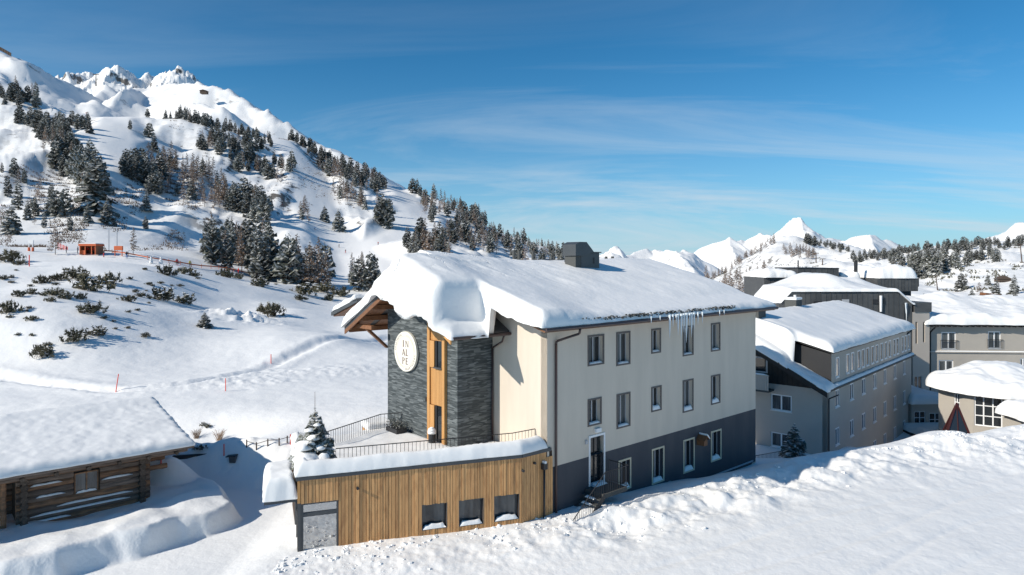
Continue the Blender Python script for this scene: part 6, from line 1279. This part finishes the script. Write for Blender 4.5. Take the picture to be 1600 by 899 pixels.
# bare twig bushes behind the cabin
def twig_mesh(seed):
    r_ = random.Random(seed); cb = MB()
    for i in range(60):
        an = r_.uniform(0, 6.3); d_ = Vector((math.cos(an) * .45, math.sin(an) * .45, 1)).normalized(); b = Vector((r_.uniform(-.15, .15), r_.uniform(-.15, .15), 0)); p = b + d_ * r_.uniform(.4, 1.0); cb.tri(b + Vector((.012, 0, 0)), b - Vector((.012, 0, 0)), p)
        for j in range(4): q = b.lerp(p, r_.uniform(.4, .95)); e = (d_ + Vector((r_.uniform(-.7, .7), r_.uniform(-.7, .7), 0))) * .2; cb.tri(q + Vector((.008, 0, 0)), q - Vector((.008, 0, 0)), q + e)
    return cb.mesh("twig_bush", m_twig)
for px, py, hp_, lab in ((343, 689, 19, "bare brown twig bush on the shaded bank behind the cabin"), (308, 686, 17, "smaller bare twig bush beside the cabin roof edge")):
    p = ground_px(px, py, 37); o = link(bpy.data.objects.new("twig_bush", twig_mesh(px))); o.location = p; k = hp_ / F * p.y; o.scale = (k * 1.2, k * 1.2, k); tag(o, lab, "bush")
p = ground_px(311, 706, 34); o = link(bpy.data.objects.new("shrub", BM[3])); o.location = p + Vector((0, 0, .1)); o.scale = (.5, .4, .45); tag(o, "small dark conifer shrub just right of the cabin eave", "shrub")
# undergrowth on the rocky slope: too much to count
ug = MB(); r_ = random.Random(5)
for k in range(5200):
    if k < 3900: px, py = r_.uniform(0, 330), r_.uniform(265, 392)
    else: px, py = r_.uniform(260, 560), r_.uniform(150, 330)
    if vnoise(np.array([px / 30.]), np.array([py / 22.]), 3)[0] < .02: continue
    p = ground_px(px, py, 215); n_ = 5
    for j in range(n_):
        h = r_.uniform(.3, 1.2); b = p + Vector((r_.uniform(-1.5, 1.5), r_.uniform(-1, 1), -.1)); ug.tri(b + Vector((.17, 0, 0)), b - Vector((.17, 0, 0)), b + Vector((r_.uniform(-.8, .8), r_.uniform(-.8, .8), h)))
tag(ug.build("undergrowth", m_bark), "thin brown undergrowth on the rocky hillside", "undergrowth", None, "stuff")
ug = MB()
for k in range(1500):
    px = r_.uniform(1100, 1600); py = r_.uniform(385, 455)
    if vnoise(np.array([px / 26.]), np.array([py / 12.]), 8)[0] < .03: continue
    p = ground_px(px, py, 180)
    for j in range(4):
        h = r_.uniform(.5, 1.4); b = p + Vector((r_.uniform(-2, 2), r_.uniform(-1.5, 1.5), -.1)); ug.tri(b + Vector((.35, 0, 0)), b - Vector((.35, 0, 0)), b + Vector((r_.uniform(-.8, .8), r_.uniform(-.8, .8), h)))
tag(ug.build("scrub", m_bush), "dark dwarf pine scrub over the right hand slopes", "scrub", None, "stuff")
# ---------------------------------------------------------------- ski lift, fence, poles, people
def obj_at(name, px, py, dmin=150, rz=0):
    p = ground_px(px, py, dmin); return empty(name, p, rz)
hut = tag(obj_at("lift_hut", 141, 399, 170), "orange open fronted lift hut at the top of the snow field", "hut")
hd = hut.location.y; hw = 12.5 / F * hd; hh = 16.5 / F * hd
mb = MB(); mb.box(-hw, hw, 1.6, 1.8, 0, hh - .5); mb.build("back_wall", m_soffit, hut)
mb = MB(); mb.box(-hw, -hw + .15, -1.2, 1.59, 0, hh - .5); mb.build("side_wall", m_soffit, hut); mb = MB(); mb.box(hw - .15, hw, -1.2, 1.59, 0, hh - .5); mb.build("side_wall", m_soffit, hut)
for x_ in (-hw + .1, -.6, 1.0, hw - .1):
    mb = MB(); mb.box(x_ - .08, x_ + .08, -1.45, -1.29, 0, hh - .5); mb.build("post", m_orange, hut)
mb = MB(); mb.box(-hw - .2, hw + .2, -1.6, 2.0, hh - .498, hh); mb.build("roof", m_orange, hut); mb = MB(); mb.box(-hw - .1, hw + .1, -1.5, 1.9, hh + .002, hh + .2); bevel(mb.build("snow_cap", m_snowclod, hut), .08)
mb = MB(); mb.box(-hw + .3, -.8, -1.1, -.95, .0, 1.1); mb.build("counter", m_orange, hut)
ba = tag(obj_at("lift_gate", 184, 402, 170), "orange ski lift entry gate with posts and a crossbar", "lift gate")
for x_ in (-.9, .9):
    mb = MB(); mb.tube((x_, 0, 0), (x_, 0, 2.4), .12, n=8); mb.build("post", m_orange, ba)
mb = MB(); mb.box(-1.1, 1.1, -.2, .2, 1.5, 2.6); bevel(mb.build("control_box", m_orange, ba), .08); mb = MB(); mb.box(-1.6, 1.6, -.1, .1, .9, 1.05); mb.build("crossbar", m_orange, ba)
for px, nm in ((170, "left tall grey lift mast behind the orange hut"), (182, "right tall grey lift mast behind the orange hut")):
    o = tag(obj_at("lift_mast", px, 398, 180), nm, "mast"); k = o.location.y / F; mb = MB(); mb.tube((0, 0, 0), (0, 0, 36 * k), .14, .10, 8); mb.build("pole", m_lightgrey, o); mb = MB(); mb.box(-1.2, 1.2, -.1, .1, 36 * k, 36 * k + .25); mb.build("crossarm", m_lightgrey, o)
sg_ = tag(obj_at("lift_portal", 48, 393, 170), "white portal frame with two orange padded feet at the left of the field", "portal"); k = sg_.location.y / F
for x_ in (-3 * k, 3 * k):
    mb = MB(); mb.tube((x_, 0, 0), (x_, 0, 15 * k), .14, n=8); mb.build("post", m_white, sg_); mb = MB(); mb.tube((x_, 0, .0), (x_, 0, 6 * k), .28, n=10); mb.build("pad", m_orange, sg_)
mb = MB(); mb.box(-4 * k, 4 * k, -.15, .15, 12 * k, 17 * k); mb.build("board", m_white, sg_)
nt_ = tag(obj_at("red_net", 96, 391, 170), "red safety net slung between posts left of the lift hut", "net"); k = nt_.location.y / F
for x_, h_ in ((-6, 12), (-2, 10), (3, 8), (9, 5)):
    mb = MB(); mb.tube((x_ * k, 0, 0), (x_ * k, 0, h_ * k), .06, n=6); mb.build("post", m_redpole, nt_)
for j in range(6):
    mb = MB(); mb.tube((-6 * k, 0, (2 + j * 1.7) * k), (9 * k, 0, (.8 + j * .75) * k), .05, n=5); mb.build("strand", m_redpole, nt_)
# orange fence
fpts = [(155, 397), (175, 398), (200, 402), (230, 407), (265, 412), (300, 418), (330, 421), (365, 426), (400, 432), (440, 438), (470, 441)]
fen = tag(empty("orange_fence", ground_px(*fpts[0], 170)), "long low orange barrier fence running down from the lift to the grove", "fence"); fo = Vector(fen.location)
pw = [ground_px(*p, 150) for p in fpts]; dense = []
for a, b in zip(pw[:-1], pw[1:]):
    n_ = max(1, int((b - a).length / 3.0))
    for j in range(n_): dense.append(a.lerp(b, j / n_))
dense.append(pw[-1]); dense = [Vector((p.x, p.y, gz(p.x, p.y))) for p in dense]; pm = MB(); pm.tube((0, 0, -.1), (0, 0, 1.15), .06, n=6); pme = pm.mesh("post", m_orange)
for a, b in zip(dense[:-1], dense[1:]):
    o = bpy.data.objects.new("post", pme); o.location = a - fo; link(o, fen); A, B = a - fo, b - fo
    mb = MB(); mb.hexa([A + Vector((0, -.03, .55)), B + Vector((0, -.03, .55)), B + Vector((0, .03, .55)), A + Vector((0, .03, .55)), A + Vector((0, -.03, .85)), B + Vector((0, -.03, .85)), B + Vector((0, .03, .85)), A + Vector((0, .03, .85))]); mb.build("mesh_panel", m_orange, fen)
# white flags and posts near the grove
for i, px in enumerate((460, 463, 467, 471, 474, 478)):
    o = tag(obj_at("white_flag", px, 440 + (i % 2), 150), "slim white feather flag in the row at the end of the orange fence", "flag", "white flags by the fence"); k = o.location.y / F
    mb = MB(); mb.tube((0, 0, 0), (0, 0, 16 * k), .05, n=6); mb.build("pole", m_white, o); mb = MB(); mb.prism([(.05, 0, 6 * k), (.55, 0, 7 * k), (.6, 0, 14 * k), (.05, 0, 16 * k)], (0, .03, 0)); mb.build("cloth", m_white, o)
for px, nm in ((237, "left white snow figure beside the fence"), (251, "right white snow figure beside the fence")):
    o = tag(obj_at("snow_cannon", px, 413, 150), nm, "snow gun"); k = o.location.y / F
    for zz_, r_ in ((1.5, 3.0), (5.5, 2.2), (9.0, 1.5)): blob("body", (0, 0, zz_ * k), r_ * k, r_ * k, r_ * 1.2 * k, px, o, m_white)
# red poles
for px, py, hp_, tilt, lab in ((180, 614, 28, .18, "leaning red marker pole by the groomed track"), (353, 612, 20, 0, "red marker pole on the groomed piste right of the cabin roof"), (45, 417, 18, 0, "red marker pole near the left edge of the upper field"), (349, 712, 18, 0, "red marker pole on the drift behind the cabin"), (455, 696, 16, 0, "red marker pole just left of the snowy spruce"), (424, 570, 14, 0, "red marker pole above the groomed piste"), (250, 728, 20, .05, "red marker pole at the cabin corner")):
    p = ground_px(px, py, 30); k = hp_ / F * p.y; mb = MB(); mb.tube((0, 0, -.3), (-tilt * -k, 0, k), .03 * max(1, p.y / 45), n=6); o = mb.build("marker_pole", m_redpole); o.location = p; tag(o, lab, "pole", None)
# waste bins / dark boards on the drift behind the cabin
bn = tag(obj_at("dark_bin", 362, 722, 33), "dark bin with snowy lid sticking out of the drift behind the cabin", "bin"); bn.scale = (.55, .55, .55)
mb = MB(); mb.hexa([(-.16, -.25, -.1), (.38, -.25, -.1), (.38, .25, -.1), (-.16, .25, -.1), (-.2, -.3, .5), (.42, -.3, .5), (.42, .3, .5), (-.2, .3, .5)]); mb.build("body", m_metal, bn); mb = MB(); mb.hexa([(-.5, -.3, .42), (.44, -.33, .52), (.44, .33, .52), (-.5, .33, .42), (-.5, -.3, .5), (.44, -.33, .6), (.44, .33, .6), (-.5, .33, .5)]); mb.build("lid", m_black, bn)
p = ground_px(300, 716, 33); mb = MB(); mb.box(-.9, .9, -.05, .05, -.15, .06); o = mb.build("buried_board", m_black); o.location = p + Vector((0, 0, .05)); o.rotation_euler.z = .25; tag(o, "dark board edge buried in the drift right of the cabin", "board")
fx = tag(obj_at("wire_fence", 392, 704, 30), "thin dark wire fence on posts above the drift left of the annex", "fence"); f0 = Vector(fx.location); prev = None
for px, py in ((385, 704), (400, 703), (418, 700), (435, 699), (450, 694), (470, 690)):
    p = ground_px(px, py, 32) - f0; mb = MB(); mb.tube(p + Vector((0, 0, -.2)), p + Vector((0, 0, .38)), .035, n=6); mb.build("post", m_bark, fx)
    if prev is not None: mb = MB(); mb.tube(prev + Vector((0, 0, .3)), p + Vector((0, 0, .3)), .016, n=5); mb.build("wire", m_bark, fx)
    prev = p
# lift pylons far right, snow barrier on the mountain
for px, py, hp_, tilt, lab in ((1465, 455, 22, -.12, "slanted wooden lift pylon on the slope right of the metal roofs"), (1597, 412, 28, -.1, "lift pylon at the right edge"), (1274, 412, 14, 0, "far lift pylon under the pointed peak"), (1286, 418, 9, 0, "small far lift pylon right of the peak slope"), (150, 131, 16, 0, "lift pylon on the left skyline slope")):
    if px == 150: p = Vector(P(150, 133, 1120))
    else: p = ground_px(px, py, 120)
    k = p.y / F; o = tag(empty("lift_pylon", p), lab, "pylon"); mb = MB(); mb.tube((0, 0, -2 * k), (tilt * hp_ * k, 0, hp_ * k), .9 * k, .6 * k, 7); mb.build("mast", m_bark, o); mb = MB(); mb.box(tilt * hp_ * k - 4.5 * k, tilt * hp_ * k + 4.5 * k, -.4 * k, .4 * k, hp_ * k, hp_ * k + 1.0 * k); mb.build("crossarm", m_bark, o)
p = ground_px(1566, 441, 150); k = p.y / F; o = tag(empty("mountain_hut", p), "brown wooden hut among the trees on the right slope", "hut"); mb = MB(); mb.box(-9 * k, 9 * k, -6 * k, 6 * k, 0, 4 * k); mb.build("wall", m_bark, o); mb = MB(); mb.prism([(-11 * k, -7 * k, 4 * k), (0, -7 * k, 9 * k), (11 * k, -7 * k, 4 * k)][::-1], (0, 14 * k, 0)); mb.build("roof", m_bark, o)
def peak_thing(name, label, cat, px, py, d_, wpx, hpx):
    o = tag(empty(name, P(px, py, d_)), label, cat); k = d_ / F; mb = MB(); mb.box(-wpx / 2 * k, wpx / 2 * k, -4, 4, -hpx * k, hpx * .4 * k); mb.build("wall", m_bark, o); mb = MB(); mb.prism([(-wpx * .6 * k, -5, hpx * .4 * k), (0, -5, hpx * k), (wpx * .6 * k, -5, hpx * .4 * k)][::-1], (0, 10, 0)); mb.build("roof", m_bark, o)
peak_thing("summit_hut", "tiny dark hut on the open ridge of the left mountain", "hut", 319, 144, 1060, 10, 3)
for seg in (((0, 76), (14, 84)),):
    o = tag(empty("snow_barrier", P(7, 76, 1030)), "dark avalanche barrier on the left skyline", "barrier"); 
    for j in range(6):
        a = Vector(P(-6 + j * 4, 70.5 + j * 2.2, 1030)) - o.location; b = Vector(P(-2.6 + j * 4, 72.4 + j * 2.2, 1030)) - o.location; mb = MB(); mb.hexa([a + Vector((0, -.4, -5)), b + Vector((0, -.4, -5)), b + Vector((0, .4, -5)), a + Vector((0, .4, -5)), a + Vector((0, -.4, .5)), b + Vector((0, -.4, .5)), b + Vector((0, .4, .5)), a + Vector((0, .4, .5))]); mb.build("panel", m_bark, o)
# people
def person_mesh(seed, jacket, trousers, pose):
    """one continuous figure grown with a Skin modifier"""
    hip, kn, an = .92, .50, .06; st = pose
    v = [(0, 0, hip), (0, -.02, 1.16), (0, -.03, 1.42), (0, -.04, 1.52), (0, -.05, 1.62), (0, -.05, 1.74),
         (-.10, 0, .88), (-.12 - st * .3, -.10, kn), (-.13 - st * .5, .02, an), (-.13 - st * .5, -.17, .04), (.10, 0, .88), (.12 + st * .3, -.12, kn), (.13 + st * .5, .0, an), (.13 + st * .5, -.19, .04),
         (-.19, -.02, 1.40), (-.30, -.05, 1.14), (-.26, -.25, .98), (.19, -.02, 1.40), (.30, -.05, 1.14), (.27, -.25, .98)]
    e = [(0, 1), (1, 2), (2, 3), (3, 4), (4, 5), (0, 6), (6, 7), (7, 8), (8, 9), (0, 10), (10, 11), (11, 12), (12, 13), (2, 14), (14, 15), (15, 16), (2, 17), (17, 18), (18, 19)]
    r = [.16, .17, .17, .075, .115, .10, .115, .085, .07, .055, .115, .085, .07, .055, .085, .065, .05, .085, .065, .05]
    me = bpy.data.meshes.new("body"); me.from_pydata(v, e, []); ob = bpy.data.objects.new("tmp", me); COL.objects.link(ob); ob.modifiers.new("skin", "SKIN"); sub = ob.modifiers.new("sub", "SUBSURF"); sub.levels = 1
    for i, s_ in enumerate(me.skin_vertices[0].data): s_.radius = (r[i], r[i] * .85); s_.use_root = i == 0
    bpy.context.view_layer.update(); out = bpy.data.meshes.new_from_object(ob.evaluated_get(bpy.context.evaluated_depsgraph_get())); COL.objects.unlink(ob); bpy.data.objects.remove(ob)
    out.materials.clear()
    for m_ in (jacket, trousers, m_black, m_skin): out.materials.append(m_)
    for p in out.polygons: z = p.center.z; p.material_index = 2 if z < .12 or z > 1.66 else 1 if z < .95 and abs(p.center.x) < .25 else 3 if 1.5 < z <= 1.66 and p.center.y < -.06 else 0; p.use_smooth = True
    return out
m_skin = mat("skin", (.5, .3, .22), .6); m_blue = mat("blue cloth", (.04, .16, .42), .8); m_yel = mat("yellow cloth", (.55, .42, .05), .8); m_navy = mat("dark cloth", (.02, .022, .035), .8); m_redc = mat("red cloth", (.5, .03, .03), .8); m_pinkc = mat("pink cloth", (.6, .08, .2), .8)
for i, (px, py, j, tq, lab, sk) in enumerate(((163, 403, m_navy, m_redc, "person in dark jacket and red trousers standing right of the lift hut", 0), (122, 397, m_navy, m_navy, "person in black standing just left of the lift hut", 0), (137, 398, m_redc, m_navy, "person in red jacket inside the lift hut opening", 0), (198, 405, m_navy, m_blue, "person in dark jacket and blue trousers right of the lift gate", 0), (103, 396, m_navy, m_navy, "person in dark clothes near the red net", 0), (277, 415, m_redc, m_navy, "person in red jacket behind the orange fence", 1), (298, 418, m_yel, m_navy, "person in yellow jacket behind the orange fence", 1), (418, 434, m_navy, m_pinkc, "person in pink trousers by the fence at the grove", 1), (372, 428, m_redc, m_redc, "person all in red by the fence under the grove", 0),
      (440, 320, m_navy, m_navy, "skier in black halfway down the long piste", 1), (530, 388, m_navy, m_navy, "upper of two skiers low on the piste above the hotel roof", 1), (539, 396, m_navy, m_redc, "lower of two skiers low on the piste above the hotel roof", 1), (592, 384, m_redc, m_navy, "skier in red on the traverse beside the hotel roof", 1), (493, 362, m_blue, m_navy, "skier in blue on the middle of the long piste", 1), (148, 398, m_redc, m_navy, "person in red jacket at the right side of the lift hut", 0), (135, 172, m_redc, m_redc, "skier in red at the top of the upper piste", 1))):
    p = ground_px(px, py, 150); o = empty("person", p, tr.uniform(-1.2, 1.2)); tag(o, lab, "person"); b = link(bpy.data.objects.new("body", person_mesh(i, j, tq, .12 if sk else .0)), o)
    o.scale = (1.05,) * 3
    if sk:
        for x_ in (-.16, .16):
            mb = MB(); mb.hexa([(x_ - .05, -.9, 0), (x_ + .05, -.9, 0), (x_ + .05, .8, 0), (x_ - .05, .8, 0), (x_ - .05, -.9, .03), (x_ + .05, -.9, .03), (x_ + .05, .8, .03), (x_ - .05, .8, .03)]); mb.build("ski", m_redc, o)

# ---------------------------------------------------------------- broken snow lumps along the ploughed bank
cl = MB(); r_ = random.Random(77); seg = [(CR[i], CR[i + 1]) for i in range(len(CR) - 1)]
for k in range(2600):
    a, b = seg[min(int(r_.random() ** .8 * (len(seg) - 2)), len(seg) - 3)]; t = r_.random(); x = a[0] + (b[0] - a[0]) * t; y = a[1] + (b[1] - a[1]) * t; dx, dy = b[0] - a[0], b[1] - a[1]; l_ = math.hypot(dx, dy)
    o_ = -.4 + abs(r_.gauss(0, 1.0)) * 1.5; x += dy / l_ * o_; y -= dx / l_ * o_
    if vnoise(np.array([x * .45]), np.array([y * .45]), 12)[0] < -.08 or x < -8.6: continue
    s_ = .015 + .13 * r_.random() ** 6; z = gz(x, y) - s_ * .45; an = r_.uniform(0, 6.3); ca, sa = math.cos(an), math.sin(an)
    pts = [(math.cos(q * 1.2566) * s_ * r_.uniform(.7, 1.25), math.sin(q * 1.2566) * s_ * r_.uniform(.6, 1.1)) for q in range(5)]; i0 = len(cl.v)
    cl.v += [(x + p[0] * ca - p[1] * sa, y + p[0] * sa + p[1] * ca, z) for p in pts] + [(x + (p[0] * ca - p[1] * sa) * .72, y + (p[0] * sa + p[1] * ca) * .72, z + s_ * r_.uniform(.6, 1.1)) for p in pts]
    for q in range(5): cl.f.append((i0 + q, i0 + (q + 1) % 5, i0 + 5 + (q + 1) % 5, i0 + 5 + q)); cl.m.append(0)
    cl.f.append(tuple(i0 + 5 + q for q in range(5))); cl.m.append(0)
tag(cl.build("snow_lumps", m_snowclod), "broken snow lumps along the ploughed bank", "snow", None, "stuff")
